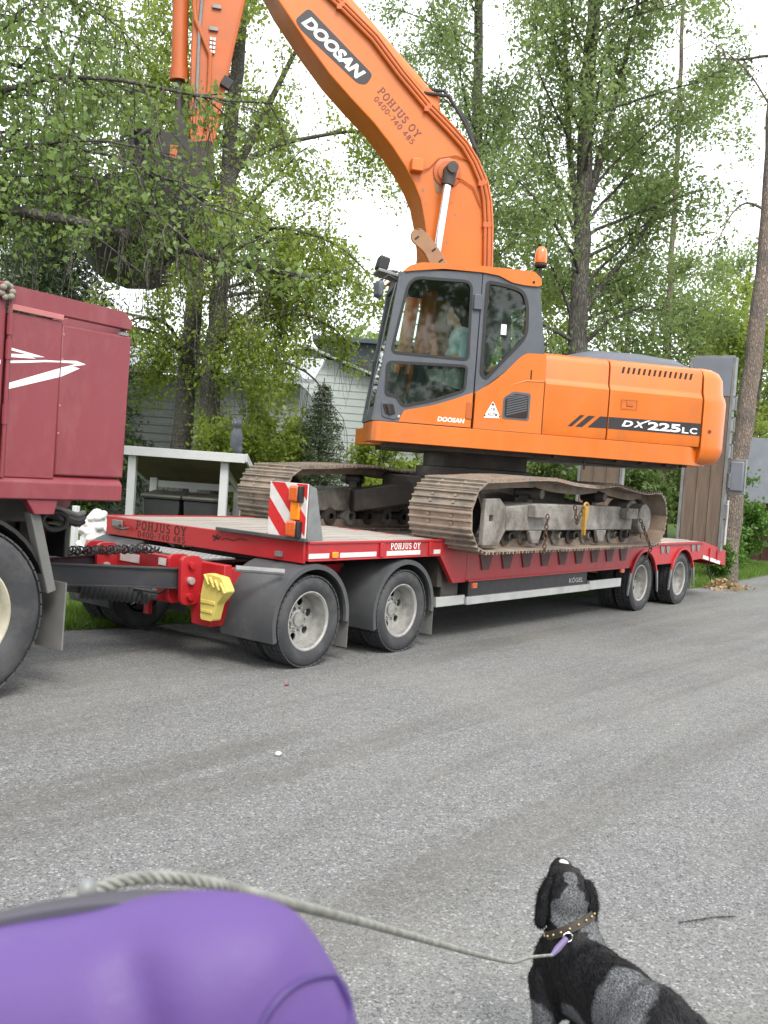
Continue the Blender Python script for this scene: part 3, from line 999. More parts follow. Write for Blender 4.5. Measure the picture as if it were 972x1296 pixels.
for y_ in (0.77, 1.83):
    for dy in (-0.075, 0.075):
        pl = rnd([(-0.80, 0.85), (-0.58, 0.85), (-0.58, 0.46), (-0.78, 0.46)], 0.07)
        lug = MB().prism(pl, y_+dy-0.018, y_+dy+0.018).build('drawbar_lug', M['red'], TR, bevel=0.005)
        for z_ in (0.78, 0.655, 0.53):
            MB().lathe([(0.03, 0), (0.03, 0.03), (0.001, 0.032)] if dy > 0 else [(0.03, 0), (0.03, -0.03), (0.001, -0.032)], (-0.70, y_+dy+(0.018 if dy > 0 else -0.018), z_), 'y', 12).build('pin', M['alu' if z_ == 0.655 else 'red'], lug)
# reflectors and plates on the cross beam
MB().box(-0.586, -0.581, 1.45, 1.7, 0.70, 0.77).build('reflective_strip', M['strip'], TR)
MB().box(-0.586, -0.581, 0.95, 1.2, 0.72, 0.78).build('reflective_strip', M['strip'], TR)
# A-frame drawbar
def beam(mb, a, b, w, h):
    a, b = Vector(a), Vector(b)
    ax = (b-a).normalized()
    ay = Vector((0, 0, 1)).cross(ax).normalized()
    mb.obox((a+b)/2, ax, ay, (0, 0, 1), (b-a).length, w, h)
    return mb


for y_, y2 in ((0.77, 1.22), (1.83, 1.33)):
    mb = MB()
    a, b = Vector((-0.74, y_, 0.665)), Vector((-1.92, y2, 0.70))
    beam(mb, a, b, 0.03, 0.15)
    up = Vector((0, 0, 0.075))
    beam(mb, a+up, b+up, 0.075, 0.014)
    beam(mb, a-up, b-up, 0.075, 0.014)
    mb.build('drawbar_beam', M['drawbar'], TR, bevel=0.003)
MB().box(-2.15, -1.9, 1.2, 1.35, 0.62, 0.76).build('towing_eye', M['dark_steel'], TR, bevel=0.02)
# spring damper below the drawbar
mb = MB()
a, b = Vector((-1.25, 1.35, 0.55)), Vector((-0.72, 1.15, 0.50))
mb.tube([a+(b-a)*t for t in np.linspace(0, 1, 57)], [0.088+0.012*math.cos(i*math.pi/2.0) for i in range(57)], 14)
mb.tube([a+(a-b)*0.6, a], 0.05, 10)
mb.tube([b, b+(b-a)*0.8], 0.06, 10)
mb.build('bellows_damper', M['fender'], TR)
for k in range(5):
    y_ = 0.95+k*0.17
    mb = MB().tube([(-0.6, y_, 0.6), (-0.75, y_+0.02, 0.52+0.02*k % 3), (-0.95, 1.2, 0.56), (-1.3, 1.27, 0.6), (-1.8, 1.27, 0.68)], 0.013, 6)
    mb.build('air_hose', M['black'], TR)
mb = MB()
for k in range(5):
    mb.tube([(-1.7+0.22*t/12*(1+0*k)+0.008*math.sin(t), 1.35-0.05*k+0.025*math.cos(t*1.6), 0.845+0.025*math.sin(t*1.6+k)) for t in np.linspace(0, 60, 90)], 0.007, 5)
mb.build('coiled_air_line', M['black'], TR)
MB().box(-0.68, -0.6, 0.9, 1.7, 0.44, 0.56).build('bogie_lower_beam', M['red'], TR, bevel=0.01)
MB().box(-0.62, -0.58, 1.25, 1.31, 0.3, 0.46).build('hanging_bracket', M['red'], TR)

# --- marker board with lamps at the front corner
BD = MB().box(-0.142, -0.126, 0.0, 0.41, 1.035, 1.48).build('marker_board', M['strip'], TR, bevel=0.003)
for k in range(-2, 3):
    p = [(0.41-0.0, 1.48-0.0)]
    w_ = 0.155
    # diagonal red bands clipped to the board
    base = 1.06+k*0.29
    poly = [(0.0, base), (0.0, base+w_), (0.41, base+w_+0.41*1.05), (0.41, base+0.41*1.05)]
    out = []
    def clip(pl, f_in, inter):
        res = []
        for i in range(len(pl)):
            a_, b_ = pl[i-1], pl[i]
            if f_in(b_):
                if not f_in(a_):
                    res.append(inter(a_, b_))
                res.append(b_)
            elif f_in(a_):
                res.append(inter(a_, b_))
        return res
    def at(zc):
        return lambda a_, b_: (a_[0]+(b_[0]-a_[0])*(zc-a_[1])/(b_[1]-a_[1]), zc)
    poly = clip(poly, lambda q: q[1] >= 1.037, at(1.037))
    if poly:
        poly = clip(poly, lambda q: q[1] <= 1.478, at(1.478))
    if len(poly) >= 3:
        MB().add([(-0.1435, a_, b_) for a_, b_ in poly], [tuple(range(len(poly)))]).build('red_stripe', M['stripred'], BD, smooth=False)
MB().box(-0.19, -0.144, 0.06, 0.17, 1.33, 1.46).build('lamp', M['amberred'], BD, bevel=0.02, seg=3)
MB().box(-0.17, -0.144, 0.06, 0.15, 1.19, 1.33).build('reflector', M['amber'], BD, bevel=0.006)
MB().box(-0.19, -0.144, 0.06, 0.18, 1.05, 1.18).build('lamp', M['amberred'], BD, bevel=0.02, seg=3)
MB().box(-0.2, -0.144, 0.03, 0.058, 1.05, 1.18).build('lamp_housing', M['black'], BD, bevel=0.006)
MB().box(-0.2, -0.144, 0.03, 0.058, 1.33, 1.46).build('lamp_housing', M['black'], BD, bevel=0.006)
MB().prism([(-0.125, 1.47), (-0.05, 1.45), (0.07, 1.03), (-0.125, 1.03)], -0.012, 0.0).build('marker_board_bracket', M['galv'], TR, bevel=0.003)
MB().lathe([(0.03, 0), (0.045, 0.03), (0.045, 0.07), (0.03, 0.08), (0.001, 0.08)], (-0.02, 0.05, 1.2), 'x', 14).build('work_lamp', M['black'], TR)
MB().box(-0.16, -0.117, -0.02, 1.0, 1.02, 1.05).build('rubbing_strip', M['fender'], TR, bevel=0.005)
MB().box(-0.155, -0.12, 0.24, 0.3, 0.88, 0.92).build('number_plate_lamp', M['galv'], TR)

# --- raised loading ramps at the tail
def loading_ramp(y0, y1, x0=9.60, lean=0.0, z0=0.74, z1=3.78, extra=False):
    fr = MB()
    w = 0.05
    fr.box(x0, x0+0.10, y0, y0+w, z0, z1)
    fr.box(x0, x0+0.10, y1-w, y1, z0, z1)
    for z in (z0, z0+1.0, z1-0.03):
        fr.box(x0+0.03, x0+0.10, y0+w, y1-w, z, z+0.06)
    r = fr.build('ramp', M['galv'], TR, bevel=0.004)
    n = 3
    for i in range(n):
        a = y0+w+0.005+(y1-y0-2*w-0.01)*i/n
        b = y0+w+0.005+(y1-y0-2*w-0.01)*(i+1)/n
        MB().box(x0+0.004, x0+0.05, a+0.004, b-0.004, z0+0.07, z1-0.62).build('plank', M['rampwood'], r, bevel=0.003)
    MB().box(x0-0.004, x0+0.03, y0+w+0.004, y1-w-0.004, z1-0.61, z1-0.01).build('steel_toe_plate', M['shedgrey'], r, bevel=0.004)
    if extra:
        for z in (1.25, 1.75, 2.2, 2.62, 2.95):
            MB().tube([(x0+0.04, y0-0.002, z), (x0+0.0, y0-0.05, z), (x0+0.0, y0-0.05, z+0.22), (x0+0.04, y0-0.002, z+0.22)], 0.014, 6).build('chain_hook', M['galv'], r)
        MB().tube([(x0+0.06, y0-0.04, 0.85), (x0+0.06, y0-0.04, 1.55)], 0.02, 8).build('ramp_cylinder', M['alu'], r)
        b = MB().box(x0+0.06, x0+0.12, y0-0.27, y0-0.02, 1.65, 2.2).build('outrigger_plate', M['galv'], r, bevel=0.005)
        MB().box(x0+0.02, x0+0.06, y0-0.25, y0-0.04, 1.7, 2.16).build('plate_inset', M['shedgrey'], b, bevel=0.02)
    return r


loading_ramp(-0.03, 0.70, extra=True)
loading_ramp(1.70, 2.52)

# ------------------------------------------------------------------ yellow wheel chock in its holder
CK = thing('wheel_chock', 'yellow ribbed wheel chock hanging at the front corner of the red trailer', 'wheel chock', (-0.64, 0.42, 0.35))
mb = MB()
mb.prism(rnd([(0.26, 0.62), (0.33, 0.72), (0.51, 0.735), (0.545, 0.56), (0.53, 0.37), (0.40, 0.37), (0.365, 0.51)], 0.02), -0.70, -0.61, 'yz')
mb.build('wedge', M['chock'], CK, bevel=0.01)
for k in range(4):
    y_ = 0.28+0.06*k
    MB().obox((-0.715, y_+0.01, 0.645+0.015*k), (1, 0, 0), (0, 0.8, -0.6), (0, 0.6, 0.8), 0.022, 0.016, 0.095).build('rib', M['chock'], CK, bevel=0.005)
MB().box(-0.709, -0.701, 0.40, 0.525, 0.43, 0.455).build('moulded_edge', M['chock'], CK, bevel=0.004)
MB().box(-0.709, -0.701, 0.375, 0.535, 0.50, 0.53).build('moulded_edge', M['chock'], CK, bevel=0.004)

# ------------------------------------------------------------------ excavator
EX, EY = 4.15, 1.175
EZ = 0.903
EXC = thing('crawler_excavator', 'orange crawler excavator with grey cab and muddy tracks standing on the red trailer', 'excavator', (EX, EY, EZ))
SL = R_(40)
fw = Vector((-math.cos(SL), math.sin(SL), 0))
lw = Vector((-math.sin(SL), -math.cos(SL), 0))


def H(u, v, z):
    """house coordinates: forward, left, up"""
    return Vector((EX, EY, 0)) + fw*u + lw*v + Vector((0, 0, z))


# --- track loop as a polyline in x,z
def track_path():
    p = []
    cf, cr, r = (2.085, 1.262), (6.13, 1.262), 0.330
    p += [(x, 0.932) for x in np.linspace(2.18, 6.03, 40)]
    p += arc(cr, r, -84, 80, 24)
    top = [(6.16, 1.59), (5.75, 1.565), (5.2, 1.61), (4.9, 1.645), (4.4, 1.60), (3.8, 1.615), (3.35, 1.655), (2.8, 1.635), (2.3, 1.60)]
    for a, b in zip(top[:-1], top[1:]):
        p += [(a[0]+(b[0]-a[0])*t, a[1]+(b[1]-a[1])*t) for t in np.linspace(0, 1, 8)[:-1]]
    p += arc(cf, r+0.005, 78, 264, 26)
    return np.array(p)


def smooth_loop(p, it):
    for _ in range(it):
        p = 0.25*np.roll(p, 1, 0)+0.5*p+0.25*np.roll(p, -1, 0)
    return p


TP = smooth_loop(track_path(), 4)
seg = np.linalg.norm(np.roll(TP, -1, 0)-TP, axis=1)
cum = np.concatenate([[0], np.cumsum(seg)])
TOT = cum[-1]
NSH = 53
PITCH_ = TOT/NSH


def tp(s):
    s = s % TOT
    i = np.searchsorted(cum, s, side='right')-1
    i = min(i, len(TP)-1)
    t = (s-cum[i])/seg[i]
    a, b = TP[i], TP[(i+1) % len(TP)]
    return a+(b-a)*t


# one shoe: local x along travel, y across, z outwards
SW = 0.71
mb = MB()
h = PITCH_/2
mb.box(-h+0.004, h*1.06, -SW/2, SW/2, -0.006, 0.006)
for gx in (-h*0.72, 0.0, h*0.78):
    mb.prism([(gx-0.012, 0.006), (gx+0.012, 0.006), (gx+0.007, 0.030), (gx-0.007, 0.030)], -SW/2, SW/2, 'xz')
shoe_me = None
for s in (-1, 1):
    mb.box(-h*1.1, h*0.9, s*0.085-0.022, s*0.085+0.022, -0.09, -0.006)
for bx in (-h*0.36, h*0.4):
    for by in (-0.13, 0.13):
        mb.box(bx-0.014, bx+0.014, by-0.014, by+0.014, 0.006, 0.02)
shoe_v, shoe_f = mb.v, mb.f


def make_track(yc):
    g = MB()
    # long roller frame is the track's body
    sgn = -1 if yc < EY else 1
    yo = yc+sgn*0.25
    y0, y1 = (yo, yo+0.36) if sgn < 0 else (yo-0.36, yo)
    g.prism([(2.55, 1.36), (3.2, 1.40), (5.2, 1.40), (5.62, 1.33), (5.62, 1.12), (2.55, 1.12)], y0, y1)
    fr = g.build('track', M['frame_grey'], EXC, bevel=0.012)
    # idler guard plate with slot
    ya, yb = (yo-0.03, yo+0.02) if sgn < 0 else (yo-0.02, yo+0.03)
    MB().prism([(2.10, 1.43), (2.36, 1.44), (2.48, 1.36), (2.50, 1.12), (2.38, 0.975), (2.09, 0.985)], ya, yb, 'xz', [[(2.18, 1.275), (2.26, 1.275), (2.26, 1.215), (2.18, 1.215)]]).build('idler_guard', M['frame_grey'], fr, bevel=0.006)
    MB().lathe([(0.245, -0.09), (0.275, -0.08), (0.275, 0.08), (0.245, 0.09), (0.06, 0.1), (0.06, -0.1)], (2.085, yc, 1.262), 'y', 28).build('idler', M['dark_steel'], fr)
    # sprocket and final drive
    mb_ = MB()
    outl = []
    for k in range(21):
        for da, rr in ((-0.1, 0.235), (-0.05, 0.275), (0.05, 0.275), (0.1, 0.235)):
            th = 2*math.pi*k/21+da
            outl.append((6.08+rr*math.cos(th), 1.262+rr*math.sin(th)))
    mb_.prism(outl, yc-0.03, yc+0.03)
    mb_.build('sprocket', M['dark_steel'], fr)
    s = sgn
    MB().lathe([(0.001, s*0.285), (0.17, s*0.285), (0.19, s*0.27), (0.195, s*0.12), (0.23, s*0.10), (0.23, -s*0.15)], (5.94, yc, 1.25), 'y', 32).build('final_drive', M['frame_grey'], fr)
    for k in range(9):
        x = 2.78+k*0.36
        MB().lathe([(0.03, s*0.2), (0.045, s*0.19), (0.05, s*0.14), (0.1, s*0.13), (0.1, s*0.05), (0.075, s*0.04), (0.075, -s*0.04), (0.1, -s*0.05), (0.1, -s*0.13), (0.04, -s*0.14)], (x, yc, 1.055), 'y', 16).build('track_roller', M['frame_grey' if k % 2 else 'dark_steel'], fr)
    for x in (3.35, 4.9):
        MB().lathe([(0.001, s*0.2), (0.05, s*0.2), (0.06, s*0.15), (0.075, s*0.1), (0.055, s*0.05), (0.055, -s*0.1)], (x, yc, 1.50), 'y', 16).build('carrier_roller', M['dark_steel'], fr)
        MB().box(x-0.05, x+0.05, yc-0.06, yc+0.06, 1.38, 1.47).build('carrier_bracket', M['dark_steel'], fr)
    for x in (3.02, 4.6):
        MB().prism([(x, 1.12), (x+0.26, 1.12), (x+0.2, 0.985), (x+0.06, 0.985)], yo-0.02 if s < 0 else yo-0.03, yo+0.03 if s < 0 else yo+0.02).build('track_guide', M['frame_grey'], fr, bevel=0.01)
    # step brackets
    for x, w_ in ((2.98, 0.34), (5.25, 0.32)):
        MB().box(x, x+w_, yo-0.09 if s < 0 else yo, yo if s < 0 else yo+0.09, 1.26, 1.385).build('step', M['frame_grey'], fr, bevel=0.006)
    # shoes
    first = None
    for k in range(NSH):
        a, b = tp(k*PITCH_-0.06), tp(k*PITCH_+0.06)
        c = tp(k*PITCH_)
        t = Vector((b[0]-a[0], 0, b[1]-a[1])).normalized()
        n = Vector((t.z, 0, -t.x))                # outward
        yv = n.cross(t)
        Wm = Matrix(((t.x, yv.x, n.x, c[0]), (t.y, yv.y, n.y, yc), (t.z, yv.z, n.z, c[1]), (0, 0, 0, 1)))
        if make_track.shoe is None:
            me = bpy.data.meshes.new('track_shoe')
            me.from_pydata(shoe_v, [], shoe_f)
            me.materials.append(M['track'])
            make_track.shoe = me
        o = bpy.data.objects.new('track_shoe', make_track.shoe)
        link(o, fr, Wm)
    return fr


make_track.shoe = None
YN, YF = 0.005, 2.345
make_track(YN)
make_track(YF)

# --- centre frame and slew ring
mb = MB()
mb.box(3.55, 4.75, 0.25, 2.1, 1.22, 1.60)
for s in (-1, 1):
    for d in (-1, 1):
        a = Vector((EX+d*0.35, EY+s*0.5, 1.42)); b = Vector((EX+d*1.05, EY+s*1.02, 1.25))
        beam(mb, a, b, 0.34, 0.26)
mb.build('centre_frame', M['dark_steel'], EXC, bevel=0.02)
MB().lathe([(0.66, 0), (0.70, 0.02), (0.70, 0.14), (0.62, 0.15), (0.62, 0.33)], (EX, EY, 1.58), 'z', 40).build('slew_ring', M['dark_steel'], EXC)

# --- revolving frame / skirt
def plan(inset=0.0):
    i = inset
    p = [(1.555-i, 1.27-i), (1.47-i, 0.32), (0.75, 0.30), (0.75, -0.30), (1.25-i, -0.32), (1.25-i, -1.27+i), (-2.1, -1.27+i)]
    r = 2.62-i
    a0 = math.degrees(math.acos(max(-1, min(1, -2.36/2.62))))
    p += [(-2.35-0.28*math.cos(R_(t))+0.05+i, -(1.2-i)*math.sin(R_(t))) for t in (62, 45, 28, 12, 0, -12, -28, -45, -62)]
    p += [(-2.1, 1.27-i)]
    return p


o = MB(H).prism(rnd(plan(0.0), 0.10, 4), 1.935, 2.14, 'xy').build('side_skirt', M['orange'], EXC, bevel=0.05, seg=4)
MB(H).prism(rnd(plan(0.22), 0.1, 3), 1.885, 1.98, 'xy').build('belly_plate', M['dark_steel'], EXC)
MB(H).tube([H(-0.05, 1.15, 0)-H(0, 0, 0)+Vector((-0.05*0, 0, 0)) if False else (-0.9, 1.15, 1.93), (-0.9, 1.15, 1.80)], 0.012, 6).build('drain_pipe', M['black'], EXC)
for u in (-0.55, -1.3, -1.6, -1.9, -2.1):
    MB(H).box(u-0.03, u+0.03, 1.1, 1.18, 1.905, 1.94).build('bolt_head', M['dark_steel'], EXC)

# --- engine bay side (left), crease pressed in; right side mirrored
def side_profile(vs):
    """cross-section v,z of the engine bay (left half): crease at 2.72"""
    return


def bay(name, u0, u1, mat, left=True, parent=None):
    sec = [(1.255, 2.142), (1.265, 2.20), (1.262, 2.69), (1.235, 2.725), (1.222, 2.76), (1.215, 2.95), (1.19, 3.005), (1.13, 3.035), (0.0, 3.05), (-1.13, 3.035), (-1.19, 3.0), (-1.215, 2.95), (-1.222, 2.76), (-1.262, 2.69), (-1.265, 2.2), (-1.255, 2.142)]
    return MB(H).prism(sec, u0, u1, 'yz').build(name, mat, parent or EXC, bevel=0.008)


# note: plane 'yz' extrudes along forward axis
panel1 = bay('engine_door', -0.325, -1.075, M['orange'])
panel2 = bay('engine_door', -1.09, -2.215, M['orange'])
MB(H).prism([(1.20, 2.15), (1.20, 2.7), (1.15, 2.97), (-1.15, 2.97), (-1.20, 2.7), (-1.20, 2.15)], -0.30, -2.24, 'yz').build('engine_bay_core', M['gap'], EXC)
# counterweight, rounded in plan
cw = []
mbc = MB(H)
secs = []
for z, ins in ((1.955, 0.12), (1.985, 0.05), (2.05, 0.02), (2.12, 0.0), (2.16, 0.0), (2.66, 0.0), (2.72, 0.015), (2.76, 0.035), (2.93, 0.05), (3.0, 0.09), (3.04, 0.16), (3.055, 0.24)):
    ring = [(-2.232, 1.268-ins), (-2.30, 1.262-ins)]
    ring += [(-2.30-(0.36-ins)*math.sin(R_(t))**1.0, (1.262-ins)*(math.cos(R_(t)))**0.22) for t in (14, 28, 42, 56, 70, 80)]
    full = ring + [(-2.30-(0.36-ins), 0.0)] + [(a, -b) for a, b in reversed(ring)]
    secs.append([(a, b, z) for a, b in full])
n_ = len(secs[0])
vv = [p for s in secs for p in s]
ff = []
for i in range(len(secs)-1):
    for k in range(n_):
        k2 = (k+1) % n_
        ff.append((i*n_+k, i*n_+k2, (i+1)*n_+k2, (i+1)*n_+k))
ff.append(tuple(range(n_)))
ff.append(tuple((len(secs)-1)*n_+k for k in range(n_)))
cwt = MB(H).add(vv, ff).build('counterweight', M['orange'], EXC, angle=50)
MB(H).lathe([(0.02, 0), (0.02, 0.006), (0.001, 0.006)], (-2.33, 1.262, 2.33), 'y', 8).build('bolt', M['dark_ink2'], cwt)
# side panel below the rear cab window
sp = rnd([(0.455, 2.145), (0.455, 2.53), (0.30, 2.63), (0.14, 2.77), (0.0, 2.93), (-0.08, 2.995), (-0.31, 3.005), (-0.315, 2.145)], [0, 0.01, 0.2, 0.2, 0.1, 0.05, 0.01, 0])
o = MB(H).prism(sp, 1.20, 1.266).build('front_side_panel', M['orange'], EXC, bevel=0.008)
# pressed ridge continuing the crease
MB(H).tube([(-0.31, 1.262, 2.71), (-0.1, 1.262, 2.70), (0.12, 1.262, 2.62)], [0.012, 0.011, 0.003], 6).build('pressed_ridge', M['orange'], o)
gr = MB(H).prism(rnd([(0.12, 2.49), (0.02, 2.55), (-0.14, 2.545), (-0.145, 2.295), (0.115, 2.295)], 0.03), 1.266, 1.274).build('air_grille', M['gap'], EXC)
for k in range(9):
    z = 2.31+0.026*k
    MB(H).add([(0.10, 1.277, z), (-0.13, 1.277, z+0.07 if z+0.07 < 2.535 else 2.535), (-0.13, 1.277, min(2.54, z+0.084)), (0.10, 1.277, z+0.014)], [(0, 1, 2, 3)]).build('louvre', M['cabgrey'], gr, smooth=False)
MB(H).prism(rnd([(-0.165, 2.57), (0.035, 2.575), (0.14, 2.50), (0.14, 2.275), (-0.165, 2.275)], 0.03), 1.2662, 1.270, 'xz', [rnd([(0.118, 2.488), (0.02, 2.548), (-0.142, 2.543), (-0.146, 2.296), (0.116, 2.296)], 0.03)]).build('grille_frame', M['cabgrey'], gr)
MB(H).box(-0.16, -0.145, 1.267, 1.27, 2.72, 2.82).build('panel_lock', M['gap'], EXC)
# warning triangle
tri = MB(H).prism(rnd([(0.35, 2.268), (0.255, 2.455), (0.155, 2.278)], 0.02), 1.2665, 1.2685).build('warning_sticker', M['white_ink'], EXC)
LX = -fw


def htext(s, mat, par, u, z, width, height, v=1.27, **k):
    return text(s, mat, par, H(u, v, z), LX, (0, 0, 1), width, height, 0.0012, **k)


htext('7', M['dark_ink'], tri, 0.285, 2.345, 0.027, 0.035, v=1.269, bold=0.01)
htext('9', M['dark_ink'], tri, 0.252, 2.345, 0.027, 0.035, v=1.269, bold=0.01)
htext('ACZM', M['dark_ink'], tri, 0.31, 2.292, 0.115, 0.035, v=1.269, bold=0.01)
MB(H).add([(0.275, 1.2692, 2.405), (0.255, 1.2692, 2.44), (0.235, 1.2692, 2.405)], [(0, 1, 2)]).build('sticker_mark', M['dark_ink'], tri, smooth=False)
for a in (0.335, 0.172):
    MB(H).add([(a+0.012, 1.2692, 2.282), (a, 1.2692, 2.31), (a-0.012, 1.2692, 2.285)], [(0, 1, 2)]).build('sticker_mark', M['dark_ink'], tri, smooth=False)

# decals on the engine doors
MB(H).add([(-0.85, 1.2668, 2.262), (-0.99, 1.2668, 2.392), (-1.073, 1.2668, 2.393), (-1.073, 1.2668, 2.266)], [(0, 1, 2, 3)]).build('dark_stripe', M['decal_dark'], panel1, smooth=False)
d2 = MB(H).add([(-1.092, 1.2668, 2.266), (-1.092, 1.2668, 2.394), (-2.212, 1.2668, 2.41), (-2.212, 1.2668, 2.272)], [(0, 1, 2, 3)]).build('dark_stripe', M['decal_dark'], panel2, smooth=False)
MB(H).add([(-0.615, 1.2668, 2.255), (-0.755, 1.2668, 2.388), (-0.805, 1.2668, 2.388), (-0.665, 1.2668, 2.256)], [(0, 1, 2, 3)]).build('dark_stripe', M['decal_dark'], panel1, smooth=False)
MB(H).add([(-0.705, 1.2668, 2.256), (-0.85, 1.2668, 2.388), (-0.93, 1.2668, 2.389), (-0.785, 1.2668, 2.258)], [(0, 1, 2, 3)]).build('dark_stripe', M['decal_dark'], panel1, smooth=False)
htext('D', M['white_ink'], d2, -1.25, 2.305, 0.135, 0.066, v=1.268, bold=0.035, shear=0.25)
htext('X', M['white_ink'], d2, -1.395, 2.305, 0.135, 0.066, v=1.268, bold=0.035, shear=0.25)
MB(H).add([(-1.44, 1.2688, 2.345), (-1.56, 1.2688, 2.392), (-1.60, 1.2688, 2.395), (-1.48, 1.2688, 2.345)], [(0, 1, 2, 3)]).build('lettering', M['white_ink'], d2, smooth=False)
htext('225', M['white_ink'], d2, -1.565, 2.29, 0.40, 0.09, v=1.268, bold=0.035)
htext('L', M['white_ink'], d2, -1.985, 2.287, 0.08, 0.066, v=1.268, bold=0.02)
htext('C', M['white_ink'], d2, -2.08, 2.287, 0.09, 0.066, v=1.268, bold=0.02)
# slotted vents
for k in range(14):
    u = -1.215-k*0.0635
    MB(H).add([(u, 1.2175, 2.86), (u-0.028, 1.2175, 2.862), (u-0.048, 1.2165, 2.962), (u-0.02, 1.2165, 2.96)], [(0, 1, 2, 3)]).build('vent_slot', M['gap'], panel2, smooth=False)
# flush door handle
hd = MB(H).prism([(-1.225, 2.49), (-1.225, 2.60), (-1.42, 2.605), (-1.42, 2.495)], 1.2655, 1.268, 'xz', [[(-1.235, 2.5), (-1.41, 2.505), (-1.41, 2.595), (-1.235, 2.59)]]).build('door_latch', M['hose'], panel2)
MB(H).box(-1.37, -1.29, 1.263, 1.273, 2.53, 2.585).build('latch_handle', M['orange_dull'], hd, bevel=0.004)
# dark grey hood on top
mbh = MB(H)
hs = []
for v_, dz in ((1.02, 0), (0.98, 0.06), (0.85, 0.13), (0.0, 0.15), (-0.85, 0.13), (-0.98, 0.06), (-1.02, 0)):
    hs.append((v_, dz))
us = [(-0.80, 0.02), (-0.93, 0.8), (-1.05, 1.0), (-1.6, 1.08), (-2.05, 0.85), (-2.17, 0.5), (-2.2, 0.02)]
vv = [(u, v_, 3.03+dz*k) for u, k in us for v_, dz in hs]
ff = [(i*7+j, i*7+j+1, (i+1)*7+j+1, (i+1)*7+j) for i in range(6) for j in range(6)]
MB(H).add(vv, ff).build('engine_hood', M['hoodgrey'], EXC, angle=60)

# --- cab
CV0, CV1 = 0.30, 1.245          # inner (boom) side, outer side
outline = [(1.545, 2.145), (1.36, 3.66), (1.30, 3.74), (0.47, 3.80), (0.475, 2.145)]
up_glass = rnd([(1.395, 2.87), (1.255, 3.66), (0.585, 3.685), (0.565, 2.87)], [0.06, 0.14, 0.09, 0.05], 5)
low_glass = rnd([(1.43, 2.76), (0.57, 2.795), (0.58, 2.54), (0.9, 2.41), (1.235, 2.32), (1.31, 2.42), (1.425, 2.425)], [0.05, 0.05, 0.04, 0.2, 0.04, 0.04, 0.04], 4)
door = MB(H).prism(outline, CV1-0.045, CV1, 'xz', [up_glass, low_glass]).build('door', M['cabgrey'], EXC, bevel=0.006)
MB(H).prism(up_glass, CV1-0.022, CV1-0.016).build('window_pane', M['glass'], door, smooth=False)
MB(H).prism(low_glass, CV1-0.022, CV1-0.016).build('window_pane', M['glass'], door, smooth=False)
# black rubber seals round the panes


def grow(poly, d):
    n = len(poly)
    c = Vector((sum(p[0] for p in poly)/n, sum(p[1] for p in poly)/n))
    out = []
    for i in range(n):
        a, b = Vector(poly[i-1]), Vector(poly[(i+1) % n])
        t = (b-a).normalized()
        nn = Vector((t.y, -t.x))
        if nn.dot(Vector(poly[i])-c) < 0:
            nn = -nn
        out.append(tuple(Vector(poly[i])+nn*d))
    return out


for g_ in (up_glass, low_glass):
    MB(H).prism(grow(g_, 0.018), CV1+0.0005, CV1+0.006, 'xz', [grow(g_, -0.012)]).build('window_seal', M['black'], door)
# door's orange lower panel
od = [(1.275, 2.15), (1.225, 2.275), (0.9, 2.355), (0.7, 2.43), (0.482, 2.525), (0.482, 2.15)]
od = rnd(od, [0.0, 0.03, 0.2, 0.2, 0.01, 0.0])
dp = MB(H).prism(od, CV1-0.01, CV1+0.02).build('door_lower_panel', M['orange'], door, bevel=0.006)
htext('DOOSAN', M['white_ink'], dp, 0.855, 2.19, 0.30, 0.05, v=CV1+0.021, bold=0.03, shear=0.15)
MB(H).prism([(0.55, 2.24), (0.482, 2.24), (0.482, 2.42), (0.545, 2.42)], CV1+0.0205, CV1+0.03).build('door_hinge', M['hose'], door, bevel=0.004)
MB(H).prism([(0.55, 3.4), (0.46, 3.4), (0.46, 3.56), (0.55, 3.56)], CV1+0.0005, CV1+0.035).build('door_hinge', M['cabgrey'], door, bevel=0.006)
hb = MB(H).prism(rnd([(1.47, 2.35), (1.33, 2.35), (1.25, 2.24), (1.31, 2.17), (1.45, 2.19)], 0.03), CV1+0.0005, CV1+0.012).build('handle_recess', M['cabgrey'], door, bevel=0.004)
MB(H).prism(rnd([(1.46, 2.325), (1.34, 2.33), (1.31, 2.22), (1.42, 2.215)], 0.02), CV1+0.0125, CV1+0.016).build('handle_cavity', M['gap'], hb)
MB(H).obox((1.385, CV1+0.025, 2.27), (0.3, 0, 1), (0, 1, 0), (1, 0, -0.3), 0.11, 0.015, 0.035).build('door_handle', M['black'], hb, bevel=0.005)
MB(H).lathe([(0.018, 0), (0.018, 0.01), (0.001, 0.012)], (1.275, CV1+0.001, 2.21), 'y', 10).build('door_lock', M['alu'], door)
# rear quarter
qoutline = [(0.462, 2.5), (0.462, 3.80), (0.30, 3.79), (0.14, 3.745), (-0.05, 3.72), (-0.185, 3.72), (-0.30, 3.0), (-0.1, 2.98)]
qglass = rnd([(0.405, 3.70), (0.20, 3.69), (0.0, 3.645), (-0.055, 3.5), (-0.07, 3.18), (0.35, 2.69), (0.40, 2.73)], [0.03, 0.1, 0.12, 0.1, 0.1, 0.03, 0.03], 5)
qp = MB(H).prism(qoutline, CV1-0.045, CV1, 'xz', [qglass]).build('rear_quarter_panel', M['cabgrey'], EXC, bevel=0.006)
MB(H).prism(qglass, CV1-0.022, CV1-0.016).build('window_pane', M['glass'], qp, smooth=False)
MB(H).prism(grow(qglass, 0.022), CV1+0.0005, CV1+0.006, 'xz', [grow(qglass, -0.015)]).build('window_seal', M['black'], qp)
MB(H).box(0.155, 0.215, CV1-0.013, CV1-0.012, 3.17, 3.28).build('sticker', M['white_ink'], qp)
